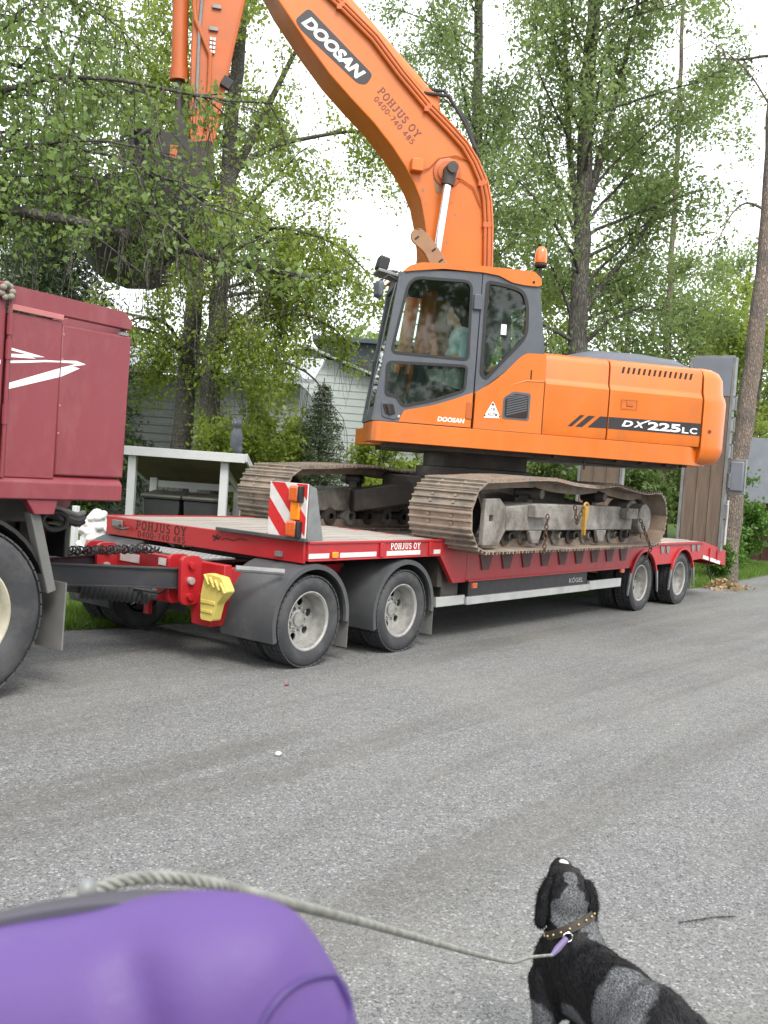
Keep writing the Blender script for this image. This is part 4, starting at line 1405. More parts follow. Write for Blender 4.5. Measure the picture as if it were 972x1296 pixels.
# inner side wall (boom side) with a big window
inner = [(1.46, 2.145), (1.275, 3.66), (1.22, 3.74), (-0.185, 3.72), (-0.30, 2.145)]
ig1 = rnd([(1.28, 2.75), (1.18, 3.62), (0.50, 3.62), (0.48, 2.75)], 0.06)
ig2 = rnd([(0.38, 3.6), (-0.08, 3.56), (-0.16, 2.85), (0.36, 2.8)], 0.06)
isw = MB(H).prism(inner, CV0, CV0+0.04, 'xz', [ig1, ig2]).build('inner_side_wall', M['cabgrey'], EXC)
for g_ in (ig1, ig2):
    MB(H).prism(g_, CV0+0.017, CV0+0.022).build('window_pane', M['glass'], isw, smooth=False)
# front: slanted posts, windscreen, lower screen
def slab(name, mat, parent, pts, th, dirv):
    """quad given by 4 house points, thickened along dirv"""
    a = [Vector(p) for p in pts]
    d = Vector(dirv)*th
    return MB(H).add(a+[p+d for p in a], [(0, 1, 2, 3), (7, 6, 5, 4), (0, 4, 5, 1), (1, 5, 6, 2), (2, 6, 7, 3), (3, 7, 4, 0)]).build(name, mat, parent)


def fu(v, z):
    """front line of the cab: leaning back with height, swept back towards the boom side"""
    return 1.56-0.185*(z-2.145)/1.515-0.085*(CV1-v)/(CV1-CV0)


def fquad(name, mat, v0, v1, z0, z1, off, th):
    return slab(name, mat, EXC, [(fu(v0, z0)+off, v0, z0), (fu(v1, z0)+off, v1, z0), (fu(v1, z1)+off, v1, z1), (fu(v0, z1)+off, v0, z1)], th, (-1, 0, 0))


for v0, v1 in ((CV0+0.001, CV0+0.07), (CV1-0.07, CV1-0.001)):
    fquad('front_post', M['cabgrey'], v0, v1, 2.15, 3.66, 0.0, 0.07)
ws = fquad('windscreen', M['glass'], CV0+0.071, CV1-0.071, 2.301, 3.599, -0.02, 0.006)
fquad('front_sill', M['cabgrey'], CV0+0.071, CV1-0.071, 2.15, 2.30, -0.002, 0.05)
fquad('front_crossbar', M['black'], CV0+0.071, CV1-0.071, 2.80, 2.85, -0.03, 0.03)
fquad('front_header', M['cabgrey'], CV0+0.071, CV1-0.071, 3.60, 3.72, -0.003, 0.06)
# rear wall with window
slab('cab_rear_wall', M['cabgrey'], EXC, [(-0.30, CV0+0.04, 2.9), (-0.30, CV1-0.045, 2.9), (-0.285, CV1-0.045, 3.1), (-0.285, CV0+0.04, 3.1)], 0.04, (1, 0, 0))
slab('cab_rear_window', M['glass'], EXC, [(-0.27, CV0+0.04, 3.1), (-0.27, CV1-0.045, 3.1), (-0.20, CV1-0.045, 3.6), (-0.20, CV0+0.04, 3.6)], 0.006, (1, 0, 0))
slab('cab_rear_header', M['cabgrey'], EXC, [(-0.21, CV0+0.04, 3.6), (-0.21, CV1-0.045, 3.6), (-0.185, CV1-0.045, 3.72), (-0.185, CV0+0.04, 3.72)], 0.04, (1, 0, 0))
# floor
MB(H).box(-0.28, 1.38, CV0+0.04, CV1-0.05, 2.10, 2.16).build('cab_floor', M['interior'], EXC)
MB(H).box(-0.27, 0.30, CV0+0.05, CV1-0.05, 2.16, 2.72).build('seat_base', M['interior'], EXC)
# orange roof, deeper at the rear
rp = rnd([(1.33, 3.705), (1.28, 3.775), (1.14, 3.825), (0.47, 3.862), (-0.10, 3.87), (-0.18, 3.81), (-0.20, 3.735), (-0.155, 3.715), (0.0, 3.712), (0.14, 3.725), (0.29, 3.782), (0.47, 3.795), (0.9, 3.785), (1.25, 3.725)], 0.03)
rf = MB(H).prism(rp, CV0-0.01, CV1+0.022).build('cab_roof', M['orange'], EXC, bevel=0.03, seg=3)
MB(H).box(-0.14, 1.28, CV0+0.01, CV1-0.01, 3.69, 3.71).build('roof_lining', M['interior'], EXC)
MB(H).lathe([(0.014, 0), (0.014, 0.006), (0.001, 0.007)], (-0.10, CV1+0.0225, 3.755), 'y', 8).build('roof_plug', M['gap'], rf)
MB(H).lathe([(0.085, 0), (0.085, 0.02), (0.07, 0.035), (0.001, 0.035)], (0.12, 0.85, 3.868), 'z', 16).build('roof_cap', M['black'], rf)
# beacon
b0 = MB(H).tube([(-0.23, 0.9, 3.72), (-0.30, 0.9, 3.82), (-0.30, 0.9, 4.0)], 0.016, 8).build('beacon_post', M['black'], EXC)
MB(H).lathe([(0.055, 0), (0.07, 0.02), (0.06, 0.06), (0.001, 0.06)], (-0.30, 0.9, 4.0), 'z', 16).build('beacon_base', M['gap'], b0)
MB(H).lathe([(0.062, 0.0), (0.068, 0.03), (0.066, 0.11), (0.055, 0.15), (0.03, 0.175), (0.001, 0.18)], (-0.30, 0.9, 4.05), 'z', 18).build('beacon_lens', M['beacon'], b0)
# mirror, lamp and wiper hardware at the front
arm_ = MB(H).tube([(1.36, 1.18, 3.62), (1.48, 1.2, 3.66), (1.56, 1.2, 3.60), (1.57, 1.2, 3.42)], 0.014, 8).build('mirror_arm', M['black'], EXC)
MB(H).obox((1.58, 1.24, 3.50), (1, 0.15, 0), (-0.15, 1, 0), (0, 0, 1), 0.07, 0.16, 0.17).build('mirror_head', M['cabgrey'], arm_, bevel=0.03, seg=3)
wl = MB(H).obox((1.52, 1.05, 3.80), (1, 0, 0.25), (0, 1, 0), (-0.25, 0, 1), 0.12, 0.16, 0.15).build('work_light', M['black'], EXC, bevel=0.02)
MB(H).tube([(1.35, 1.05, 3.74), (1.5, 1.05, 3.73)], 0.016, 6).build('lamp_stalk', M['black'], wl)
MB(H).obox((1.45, 1.0, 3.70), (1, 0, 0.2), (0, 1, 0), (-0.2, 0, 1), 0.26, 0.3, 0.035).build('rain_visor', M['galv'], EXC, bevel=0.008)
MB(H).tube([(1.60, 1.22, 2.2), (1.56, 1.24, 2.6), (1.50, 1.24, 3.0), (1.44, 1.24, 3.4), (1.39, 1.2, 3.6)], 0.008, 6).build('grab_rail', M['casegrey'], EXC)
MB(H).tube([(1.57, 1.1, 2.25), (1.53, 0.9, 2.5)], 0.008, 5).build('wiper', M['black'], EXC)

# seat and controls
seat = MB(H).prism(rnd([(0.35, 2.72), (0.85, 2.74), (0.86, 2.62), (0.35, 2.60)], 0.05), 0.52, 1.02).build('operator_seat', M['interior'], EXC, bevel=0.03)
MB(H).prism(rnd([(0.42, 2.72), (0.28, 2.72), (0.12, 3.30), (0.22, 3.34)], 0.04), 0.53, 1.01).build('seat_backrest', M['interior'], seat, bevel=0.03)
MB(H).prism(rnd([(0.21, 3.36), (0.11, 3.34), (0.08, 3.52), (0.17, 3.55)], 0.03), 0.64, 0.90).build('seat_headrest', M['interior'], seat, bevel=0.03)
for v_ in (0.44, 1.06):
    c_ = MB(H).prism(rnd([(0.35, 2.5), (0.95, 2.62), (0.98, 2.74), (0.35, 2.80)], 0.05), v_, v_+0.1).build('console', M['interior_grey'], EXC, bevel=0.02)
    MB(H).tube([(0.93, v_+0.05, 2.72), (0.96, v_+0.05, 2.85)], [0.012, 0.012], 8).build('joystick', M['black'], c_)
    MB(H).sphere((0.965, v_+0.05, 2.88), 0.025, 0.025, 0.045, 10, 8).build('joystick_grip', M['black'], c_)
for v_ in (0.7, 0.82):
    MB(H).tube([(1.25, v_, 2.16), (1.22, v_, 2.5), (1.15, v_, 2.78)], 0.012, 6).build('travel_lever', M['black'], EXC)
MB(H).box(1.30, 1.42, 0.4, 0.55, 2.6, 2.85).build('monitor', M['black'], EXC, bevel=0.015)

# --- boom
BW = 0.27
left_e = [(2.95, 7.02), (2.72, 6.67), (2.38, 6.27), (2.11, 5.98), (1.85, 5.75), (1.57, 5.52), (1.34, 5.29), (1.18, 5.10), (1.06, 4.93), (0.96, 4.74), (0.895, 4.51), (0.85, 4.30), (0.72, 3.4), (0.50, 2.35), (0.36, 2.22)]
right_e = [(0.10, 2.25), (0.04, 2.7), (0.02, 3.4), (0.06, 4.1), (0.09, 4.55), (0.13, 4.84), (0.19, 5.04), (0.32, 5.27), (0.46, 5.45), (0.66, 5.62), (0.92, 5.82), (1.26, 6.13), (1.60, 6.48), (2.00, 6.78), (2.6, 7.18), (2.85, 7.4), (3.05, 7.42), (3.15, 7.25)]
bp_ = left_e+right_e
boom = MB(H).prism(bp_, -BW, BW).build('boom', M['orange'], EXC, bevel=0.012)
# edge flanges
for e in (left_e[:13], right_e[2:16]):
    MB(H).tube([(a, BW+0.004, b) for a, b in e], 0.012, 6).build('weld_flange', M['orange'], boom)
# pipes along the back edge
for off, vv_ in ((0.055, BW+0.03), (0.10, BW+0.035)):
    pts = []
    e = right_e[2:16]
    for i, (a, b) in enumerate(e):
        pa, pb = Vector(e[max(i-1, 0)]), Vector(e[min(i+1, len(e)-1)])
        t = (pb-pa).normalized()
        n = Vector((t.y, -t.x))
        if n.x < 0 and i < 3:
            pass
        inw = Vector((t.y*1, -t.x*1))
        q = Vector((a, b)) + Vector((1, -0.2)).normalized()*0 + (Vector((0.75, 4.6)) if i < 6 else Vector((2.3, 6.0)))*0
        nrm = Vector((t.y, -t.x))
        # towards the boom's belly
        cen = Vector((0.5, 4.6)) if b < 5 else Vector((1.3, 5.2))
        if nrm.dot(cen-Vector((a, b))) < 0:
            nrm = -nrm
        q = Vector((a, b))+nrm*off
        pts.append((q.x, vv_, q.y))
    MB(H).tube(pts, 0.02, 8).build('hydraulic_pipe', M['hose'], boom)
    for i in (2, 4, 8, 11):
        MB(H).box(pts[i][0]-0.03, pts[i][0]+0.03, BW, vv_+0.02, pts[i][2]-0.03, pts[i][2]+0.03).build('pipe_clamp', M['orange_dull'], boom, bevel=0.004)
# decals on the boom
def slant(u0, z0, u1, z1):
    d = (H(u1, 0, z1)-H(u0, 0, z0)).normalized()
    up = d.cross(lw) if d.cross(lw).dot(Vector((0, 0, 1))) > 0 else -d.cross(lw)
    return d, up


d_, u_ = slant(2.44, 6.62, 1.66, 6.02)
pl = rnd([(0, 0), (0.02, 0.21), (1.0, 0.2), (1.02, 0.06), (0.94, 0.0), (0.12, -0.03)], 0.05)
dc_org = H(2.535, BW+0.0025, 6.49)
MB().add([dc_org + d_*a + u_*b for a, b in pl], [tuple(range(len(pl)))]).build('name_plate', M['decal_dark'], boom, smooth=False)
text('DOOSAN', M['white_ink'], boom, dc_org + d_*0.07 + u_*0.025 + lw*0.001, d_, u_, 0.86, 0.135, 0.001, bold=0.045, shear=0.25)
d2_, u2_ = slant(1.53, 5.93, 1.03, 5.47)
slab_text('POHJUS OY', M['dark_ink2'], boom, H(1.565, BW+0.003, 5.865), d2_, u2_, 0.68, 0.09)
slab_text('0400-740 485', M['dark_ink2'], boom, H(1.60, BW+0.003, 5.775), d2_, u2_, 0.66, 0.062)
# lift-cylinder boss, grease block, cylinders
MB(H).lathe([(0.17, 0), (0.165, 0.02), (0.12, 0.03), (0.12, 0.05), (0.001, 0.05)], (0.68, BW, 5.08), 'y', 28).build('pin_boss', M['orange_dull'], boom)
MB(H).tube([(0.68, -0.5, 5.08), (0.68, 0.52, 5.08)], 0.065, 16).build('boom_pin', M['dark_steel'], boom)
MB(H).box(0.98, 1.12, BW, BW+0.1, 5.03, 5.17).build('valve_block', M['orange'], boom, bevel=0.01)
MB(H).tube([(0.98, BW+0.03, 5.06), (0.9, BW+0.02, 5.10), (0.8, BW+0.02, 5.22), (0.6, BW+0.02, 5.28), (0.45, BW+0.02, 5.25)], 0.008, 5).build('grease_line', M['orange_dull'], boom)
MB(H).tube([(0.62, BW+0.04, 5.04), (0.5, BW+0.02, 5.02), (0.36, BW+0.02, 4.95), (0.25, BW+0.02, 4.75)], 0.008, 5).build('grease_line', M['orange_dull'], boom)
for s in (-1, 1):
    v_ = s*0.42
    cy = MB(H).tube([(0.95, v_, 2.35), (0.80, v_, 3.75)], 0.085, 18).build('lift_cylinder', M['orange_dull'], EXC)
    MB(H).tube([(0.80, v_, 3.75), (0.70, v_, 4.95)], 0.045, 16).build('cylinder_rod', M['chrome'], cy)
    MB(H).tube([(0.706, v_, 4.90), (0.68, v_, 5.08)], 0.075, 14).build('rod_end', M['dark_steel'], cy)
# dark grease smear below the pin
rgs = np.random.default_rng(8)
for cu_, cz_, ra, rb_ in ((0.755, 4.96, 0.075, 0.12), (0.70, 4.99, 0.05, 0.07)):
    pts_ = []
    for t_ in np.linspace(0, 2*math.pi, 25)[:-1]:
        k_ = rgs.uniform(0.8, 1.2)
        pts_.append((cu_+ra*k_*math.cos(t_), BW+0.0525 if False else BW+0.003+0.0005*(cu_ > 0.72), cz_+rb_*k_*math.sin(t_)))
    MB(H).add(pts_, [tuple(range(24))]).build('grease_stain', M['cast'], boom, smooth=False)
for cu_, cz_ in ((0.55, 4.62), (0.9, 4.7), (0.6, 4.75), (0.2, 4.4), (0.62, 4.3), (0.95, 4.85), (1.75, 5.95), (1.9, 6.02)):
    r_ = rgs.uniform(0.008, 0.02)
    MB(H).add([(cu_+r_*rgs.uniform(.5, 1.2)*math.cos(t_), BW+0.002, cz_+1.6*r_*rgs.uniform(.5, 1.2)*math.sin(t_)) for t_ in np.linspace(0, 6.28, 9)[:-1]], [tuple(range(8))]).build('paint_chip', M['cast'], boom, smooth=False)
# curved brown guard bracket in front of the boom (above the cab)
br = [(1.10, 4.22), (1.10, 4.33), (1.0, 4.37), (0.88, 4.28), (0.72, 4.10), (0.62, 3.92), (0.80, 3.88), (0.93, 4.1)]
MB(H).prism(rnd(br, 0.05), 0.46, 0.50, 'xz').build('hose_guard', M['cast'], EXC, bevel=0.004)
for a, b in ((1.035, 4.25), (0.83, 4.14), (0.74, 4.03)):
    MB(H).obox((a, 0.502, b), (1, 0, -0.9), (0, 1, 0), (0.9, 0, 1), 0.055, 0.004, 0.02).build('bolt_slot', M['gap'], EXC)
# arm cylinder on the back of the boom
ac = MB(H).tube([(0.92, 0, 5.98), (2.35, 0, 7.22)], 0.10, 18).build('arm_cylinder', M['orange'], EXC)
MB(H).tube([(2.35, 0, 7.22), (3.2, 0, 7.90)], 0.05, 12).build('cylinder_rod', M['chrome'], ac)
MB(H).prism([(0.78, 5.72), (1.1, 5.98), (0.95, 6.08), (0.78, 5.98)], -0.1, 0.1).build('cylinder_lug', M['orange'], boom, bevel=0.02)
MB(H).tube([(0.98, 0.09, 6.0), (0.70, 0.16, 5.98), (0.48, 0.16, 5.70), (0.35, 0.2, 5.42)], 0.02, 7).build('hydraulic_hose', M['black'], boom)
MB(H).tube([(1.03, 0.05, 6.06), (0.74, 0.08, 6.06), (0.45, 0.1, 5.75), (0.3, 0.15, 5.38)], 0.02, 7).build('hydraulic_hose', M['black'], boom)

# --- arm (dipper)
ap = [(3.00, 7.15), (3.08, 6.70), (3.18, 6.1), (3.30, 5.25), (3.33, 5.02), (3.42, 4.90), (3.52, 4.93), (3.58, 5.10), (3.615, 5.9), (3.63, 6.55), (3.62, 7.2), (3.35, 8.05), (3.2, 8.05), (3.02, 7.5)]
AW = 0.18
armo = MB(H).prism(ap, -AW, AW).build('dipper_arm', M['orange_dull'], EXC, bevel=0.012)
MB(H).tube([(a, AW+0.004, b) for a, b in ap[:5]], 0.014, 6).build('weld_flange', M['orange_dull'], armo)
MB(H).lathe([(0.14, 0), (0.14, 0.03), (0.08, 0.04), (0.08, 0.06), (0.001, 0.06)], (3.04, BW, 7.22), 'y', 22).build('pivot_boss', M['dark_steel'], armo)
MB(H).tube([(3.60, 0.2, 7.2), (3.62, 0.2, 6.5), (3.60, 0.21, 6.35), (3.42, 0.21, 6.0), (3.41, 0.21, 5.7), (3.42, 0.2, 5.2)], 0.022, 8).build('hydraulic_pipe', M['orange_dull'], armo)
MB(H).tube([(3.52, 0.2, 7.2), (3.55, 0.2, 6.3), (3.53, 0.2, 5.4)], 0.018, 8).build('hydraulic_pipe', M['galv'], armo)
for k in range(4):
    for j in range(2):
        MB(H).box(3.37+0.035*j, 3.395+0.035*j, AW, AW+0.03, 6.02+0.045*k, 6.05+0.045*k).build('valve_port', M['alu'], armo)
for u0, z0 in ((3.38, 6.52), (3.40, 6.28)):
    MB(H).box(u0-0.05, u0+0.05, AW, AW+0.03, z0-0.02, z0+0.02).build('pipe_clamp', M['galv'], armo, bevel=0.004)
MB(H).obox((3.22, AW+0.03, 5.72), (1, 0, 0.5), (0, 1, 0), (-0.5, 0, 1), 0.12, 0.07, 0.12).build('lamp_box', M['black'], armo, bevel=0.01)
bc = MB(H).tube([(3.80, 0, 7.5), (3.735, 0, 5.85)], 0.088, 18).build('bucket_cylinder', M['orange_dull'], EXC)
MB(H).tube([(3.735, 0, 5.87), (3.73, 0, 5.74)], 0.105, 18).build('cylinder_gland', M['orange_dull'], bc)
MB(H).tube([(3.73, 0, 5.74), (3.70, 0, 5.25)], 0.05, 12).build('cylinder_rod', M['dark_steel'], bc)
# linkage, coupler and tilting head
MB(H).prism(rnd([(3.66, 5.32), (3.76, 5.32), (3.66, 4.8), (3.50, 4.75)], 0.04), -0.22, 0.22).build('bucket_link', M['bucket'], EXC, bevel=0.01)
hd_ = MB(H).prism(rnd([(3.32, 5.08), (3.60, 5.02), (3.95, 5.16), (4.22, 5.05), (4.22, 4.72), (4.12, 4.50), (3.40, 4.45), (3.30, 4.7)], 0.08), -0.26, 0.26).build('tilting_coupler', M['bucket'], EXC, bevel=0.02)
for k in range(3):
    MB(H).tube([(3.9+0.1*k, 0.28, 5.1), (4.05+0.12*k, 0.32, 4.95), (4.1+0.06*k, 0.3, 4.6)], 0.022, 7).build('hydraulic_hose', M['black'], hd_)
MB(H).box(3.70, 3.78, 0.262, 0.28, 4.82, 4.96).build('orange_lock_plate', M['orange_dull'], hd_)
# bucket: curved shell with side plates and teeth
back = [(3.45, 4.42), (3.95, 4.46), (4.38, 4.38), (4.62, 4.18), (4.72, 3.92), (4.64, 3.68), (4.44, 3.50), (4.18, 3.42), (3.92, 3.44)]
UPB = 0.10
back = [(p[0], p[1]+UPB) for p in back]
bk = MB(H)
inn = [(3.47, 4.38), (3.94, 4.42), (4.36, 4.345), (4.585, 4.155), (4.68, 3.92), (4.605, 3.70), (4.42, 3.535), (4.18, 3.458), (3.92, 3.475)]
inn = [(p[0], p[1]+UPB) for p in inn]
bk.prism(back+list(reversed(inn)), -0.62, 0.62)
bko = bk.build('bucket', M['bucket'], EXC, bevel=0.006)
for v0 in (-0.645, 0.622):
    MB(H).prism(back+[(3.80, 3.62+UPB), (3.5, 4.0+UPB)], v0, v0+0.023).build('bucket_side_plate', M['bucket'], bko, bevel=0.004)
for k in range(5):
    v0 = -0.56+0.28*k
    MB(H).prism([(3.94, 3.42+UPB), (3.94, 3.50+UPB), (3.72, 3.50+UPB)], v0-0.05, v0+0.05).build('bucket_tooth', M['dark_steel'], bko)

# ------------------------------------------------------------------ tie-down chains with a yellow load binder
def chain(mb, a, b, n, r=0.007):
    a, b = Vector(a), Vector(b)
    for i in range(n):
        t0 = a+(b-a)*(i/n); t1 = a+(b-a)*((i+1)/n)
        c = (t0+t1)/2
        ax = (b-a).normalized()
        side = Vector((0, 1, 0)) if i % 2 else ax.orthogonal().cross(Vector((0, 1, 0))).normalized()
        side = ax.cross(Vector((0, 1, 0))).normalized() if i % 2 else Vector((0, 1, 0))
        L_ = (b-a).length/n
        pts = [c+ax*(L_*0.62*math.cos(t))+side*(0.018*math.sin(t)) for t in np.linspace(0, 2*math.pi, 9)[:-1]]
        mb.tube(pts, r, 5, closed=True)


def tie(name, label, ends, binder=False):
    t = thing(name, label, 'chain', ends[0][1], group='tie-down chains')
    for a, b, n in ends:
        mb_ = MB(); chain(mb_, a, b, n); mb_.build('chain_links', M['rust'], t)
    return t


tie('tie_down_chain', 'rusty tie-down chain hanging over the grey track frame near the front idler', [((3.12, -0.40, 1.30), (3.10, -0.40, 0.90), 8)])
tie('tie_down_chain', 'rusty tie-down chain hanging by the rear final drive of the near track', [((5.50, -0.40, 1.26), (5.88, -0.41, 0.90), 9), ((5.88, -0.41, 0.90), (5.92, -0.30, 0.70), 4)])
t = tie('tie_down_chain', 'rusty chain loop carrying the yellow load binder on the near track', [((3.78, -0.37, 1.40), (3.86, -0.37, 1.20), 4), ((3.86, -0.37, 1.20), (3.98, -0.37, 1.38), 4), ((3.98, -0.37, 1.38), (4.08, -0.37, 1.22), 4)])
bi = thing('load_binder', 'worn yellow lever load binder hanging on the near track of the excavator', 'load binder', (3.98, -0.36, 1.03))
MB().prism(rnd([(3.94, 1.40), (4.03, 1.40), (4.015, 1.28), (3.995, 1.25), (3.985, 1.08), (3.962, 1.08), (3.95, 1.25)], 0.02), -0.42, -0.38).build('lever', M['yellowsteel'], bi, bevel=0.006)
mb = MB(); mb.tube([Vector((3.99+0.05*math.cos(t_), -0.40, 1.40+0.035*math.sin(t_))) for t_ in np.linspace(0, 6.28, 13)[:-1]], 0.014, 6, closed=True); mb.build('ring', M['yellowsteel'], bi)

# ------------------------------------------------------------------ operator in the cab
def Hv(u, v, z):
    return H(u, v, z)


PER = thing('person', 'person in pale blue shirt with dark hair seated behind the excavator cab window', 'person', H(0.55, 0.78, 2.74))
S_ = [('t', [Hv(.52, .77, 2.84), Hv(.50, .77, 3.0), Hv(.50, .77, 3.14)], [.13, .125, .135]),
      ('e', Hv(.50, .77, 3.10), .12, .19, .10, Matrix.Rotation(math.atan2(fw.y, fw.x), 3, 'Z')),
      ('t', [Hv(.52, .86, 2.80), Hv(.92, .90, 2.80), Hv(1.0, .92, 2.40), Hv(1.08, .92, 2.24)], [.095, .07, .055, .045]),
      ('t', [Hv(.52, .68, 2.80), Hv(.92, .64, 2.80), Hv(1.0, .62, 2.40), Hv(1.08, .62, 2.24)], [.095, .07, .055, .045]),
      ('t', [Hv(.50, .96, 3.12), Hv(.56, 1.03, 2.92), Hv(.82, 1.04, 2.84), Hv(.93, 1.09, 2.86)], [.06, .05, .042, .032]),
      ('t', [Hv(.50, .58, 3.12), Hv(.56, .51, 2.92), Hv(.82, .50, 2.84), Hv(.93, .48, 2.86)], [.06, .05, .042, .032]),
      ('t', [Hv(.52, .77, 3.18), Hv(.56, .77, 3.28)], [.06, .055]),
      ('e', Hv(.60, .77, 3.40), .095, .08, .12, Matrix.Rotation(math.atan2(fw.y, fw.x), 3, 'Z')),
      ('e', Hv(.685, .77, 3.385), .022, .018, .025),
      ('e', Hv(.64, .77, 3.31), .05, .05, .04)]
for s, jv in ((1, 1.09), (-1, .48)):          # fingers closing on the joystick
    for k in range(4):
        S_.append(('t', [Hv(.93, jv-.0, 2.90-.018*k), Hv(.975, jv+.035*s*.6, 2.90-.018*k), Hv(1.0, jv, 2.895-.018*k)], [.011, .0095, .008]))
    S_.append(('t', [Hv(.93, jv, 2.90), Hv(.955, jv-.03*s, 2.925), Hv(.98, jv-.02*s, 2.94)], [.013, .011, .009]))
vv, ff = blob(S_, 0.014, 3)
body = raw_obj('body', vv, ff, M['skin'], PER, recalc=False)
vv, ff = blob([('t', [Hv(.52, .77, 2.80), Hv(.50, .77, 3.0), Hv(.50, .77, 3.14)], [.15, .145, .15]),
               ('e', Hv(.50, .77, 3.10), .135, .21, .115, Matrix.Rotation(math.atan2(fw.y, fw.x), 3, 'Z')),
               ('t', [Hv(.50, .96, 3.12), Hv(.56, 1.03, 2.92)], [.08, .072]), ('t', [Hv(.50, .58, 3.12), Hv(.56, .51, 2.92)], [.08, .072])], 0.016, 4)
raw_obj('shirt', vv, ff, M['shirt'], PER, recalc=False)
vv, ff = blob([('t', [Hv(.50, .86, 2.80), Hv(.92, .90, 2.80), Hv(1.0, .92, 2.40), Hv(1.06, .92, 2.27)], [.115, .085, .07, .065]),
               ('t', [Hv(.50, .68, 2.80), Hv(.92, .64, 2.80), Hv(1.0, .62, 2.40), Hv(1.06, .62, 2.27)], [.115, .085, .07, .065])], 0.018, 3)
raw_obj('trousers', vv, ff, M['jeans'], PER, recalc=False)
vv, ff = blob([('e', Hv(.572, .77, 3.435), .098, .10, .115, Matrix.Rotation(math.atan2(fw.y, fw.x), 3, 'Z')), ('t', [Hv(.52, .77, 3.42), Hv(.47, .77, 3.28), Hv(.44, .77, 3.10)], [.085, .08, .05])], 0.014, 3)
raw_obj('hair', vv, ff, M['hair'], PER, recalc=False)
for s in (-1, 1):
    MB().sphere(Hv(.677, .77+s*.032, 3.41), .011, .011, .008, 8, 6).build('eye', M['black'], PER)

# ------------------------------------------------------------------ tipper truck (its tail is in view)
TK = thing('tipper_truck', 'faded red tipper truck with white zigzag stripe towing the trailer', 'truck', (-3.4, 1.65, 0))
TY0, TY1 = 0.40, 2.92
# box: rear panel block, seam, front block
mb = MB()
mb.box(-2.178, -1.625, TY0, TY1, 1.445, 2.425)
rb = mb.build('rear_body_panel', M['truckred'], TK, bevel=0.012)
mb = MB(); mb.box(-2.545, -2.182, TY0-0.006, TY1+0.006, 1.42, 2.445); fb = mb.build('side_door_panel', M['truckred'], TK, bevel=0.008)
mb = MB(); mb.box(-5.6, -2.575, TY0+0.004, TY1-0.004, 1.42, 2.62); mb.build('body_side', M['truckred'], TK, bevel=0.012)
MB().tube([(-2.56, TY0-0.012, 1.42), (-2.56, TY0-0.012, 2.6)], 0.012, 8).build('door_hinge_rod', M['truckred'], TK)
for z in (1.75, 2.15, 2.3):
    MB().tube([(-2.56, TY0-0.012, z), (-2.56, TY0-0.012, z+0.12)], 0.018, 8).build('hinge_knuckle', M['truckred'], TK)
# lower ledge
MB().prism([(TY0-0.02, 1.285), (TY0-0.02, 1.40), (TY0+0.03, 1.445), (TY1-0.03, 1.445), (TY1+0.02, 1.40), (TY1+0.02, 1.285)], -5.6, -1.64, 'yz').build('lower_ledge', M['truckred'], TK, bevel=0.01)
# top board with a chamfered end, gap below it
MB().prism([(-2.55, 2.478), (-2.55, 2.605), (-1.70, 2.585), (-1.63, 2.525), (-1.632, 2.468), (-2.2, 2.476)], TY0-0.01, TY0+0.05).build('top_board', M['truckred'], TK, bevel=0.006)
MB().prism([(-2.55, 2.478), (-2.55, 2.605), (-1.70, 2.585), (-1.63, 2.525), (-1.632, 2.468), (-2.2, 2.476)], TY1-0.05, TY1+0.01).build('top_board', M['truckred'], TK, bevel=0.006)
MB().box(-1.68, -1.632, TY0+0.051, TY1-0.051, 2.43, 2.57).build('tailgate_top', M['truckred'], TK, bevel=0.006)
MB().obox((-2.37, TY0-0.017, 2.468), (1, 0, -0.02), (0, 1, 0), (0.02, 0, 1), 0.37, 0.012, 0.035).build('scraped_bar', M['truckpale'], TK, bevel=0.003)
MB().box(-1.72, -1.65, TY0, TY0+0.03, 2.425, 2.446).build('hinge_block', M['galv'], TK)
mb = MB()
for k in range(7):
    a = k*0.9
    mb.sphere((-2.60+0.035*math.cos(a), TY0-0.03+0.01*math.sin(2*a), 2.56+0.04*math.sin(a)), 0.024, 0.018, 0.02, 8, 6)
mb.build('rope_knot', M['dusty'], TK)
# rivets along the seam
for z in (1.72, 1.9, 2.2, 2.36):
    MB().sphere((-2.165, TY0-0.001, z), 0.008, 0.004, 0.008, 8, 5).build('rivet', M['truckpale'], TK)
# lightning stripes (flat print)
def stripes(x1, parent, y):
    return


def lightning(mb, pts, y):
    mb.add([(a, y, b) for a, b in pts], [tuple(range(len(pts)))])


yS = TY0-0.0075
mb = MB()
lightning(mb, [(-2.54, 2.128), (-2.42, 2.145), (-2.30, 2.165), (-2.186, 2.178), (-2.186, 2.187), (-2.30, 2.178), (-2.42, 2.160), (-2.54, 2.143)], yS)
lightning(mb, [(-2.54, 1.968), (-2.186, 2.083), (-2.186, 2.14), (-2.54, 2.006)], yS)
lightning(mb, [(-2.54, 2.165), (-2.36, 2.178), (-2.40, 2.183), (-2.30, 2.196), (-2.54, 2.223), (-2.54, 2.207), (-2.42, 2.196), (-2.54, 2.186)], yS)
mb.build('white_stripe', M['white_ink'], fb, smooth=False)
mb = MB()
y2 = TY0-0.0015
lightning(mb, [(-2.173, 2.178), (-2.05, 2.186), (-1.985, 2.19), (-2.06, 2.204), (-2.173, 2.192)], y2)
lightning(mb, [(-2.173, 2.085), (-2.03, 2.158), (-2.09, 2.163), (-1.985, 2.188), (-2.05, 2.1895), (-2.12, 2.162), (-2.173, 2.146)], y2)
mb.build('white_stripe', M['white_ink'], rb, smooth=False)
mb = MB()
y3 = TY0+0.0025
lightning(mb, [(-2.60, 1.95), (-2.60, 1.99), (-3.6, 1.70), (-3.6, 1.62)], y3)
lightning(mb, [(-2.60, 2.115), (-2.60, 2.14), (-3.6, 1.95), (-3.6, 1.88)], y3)
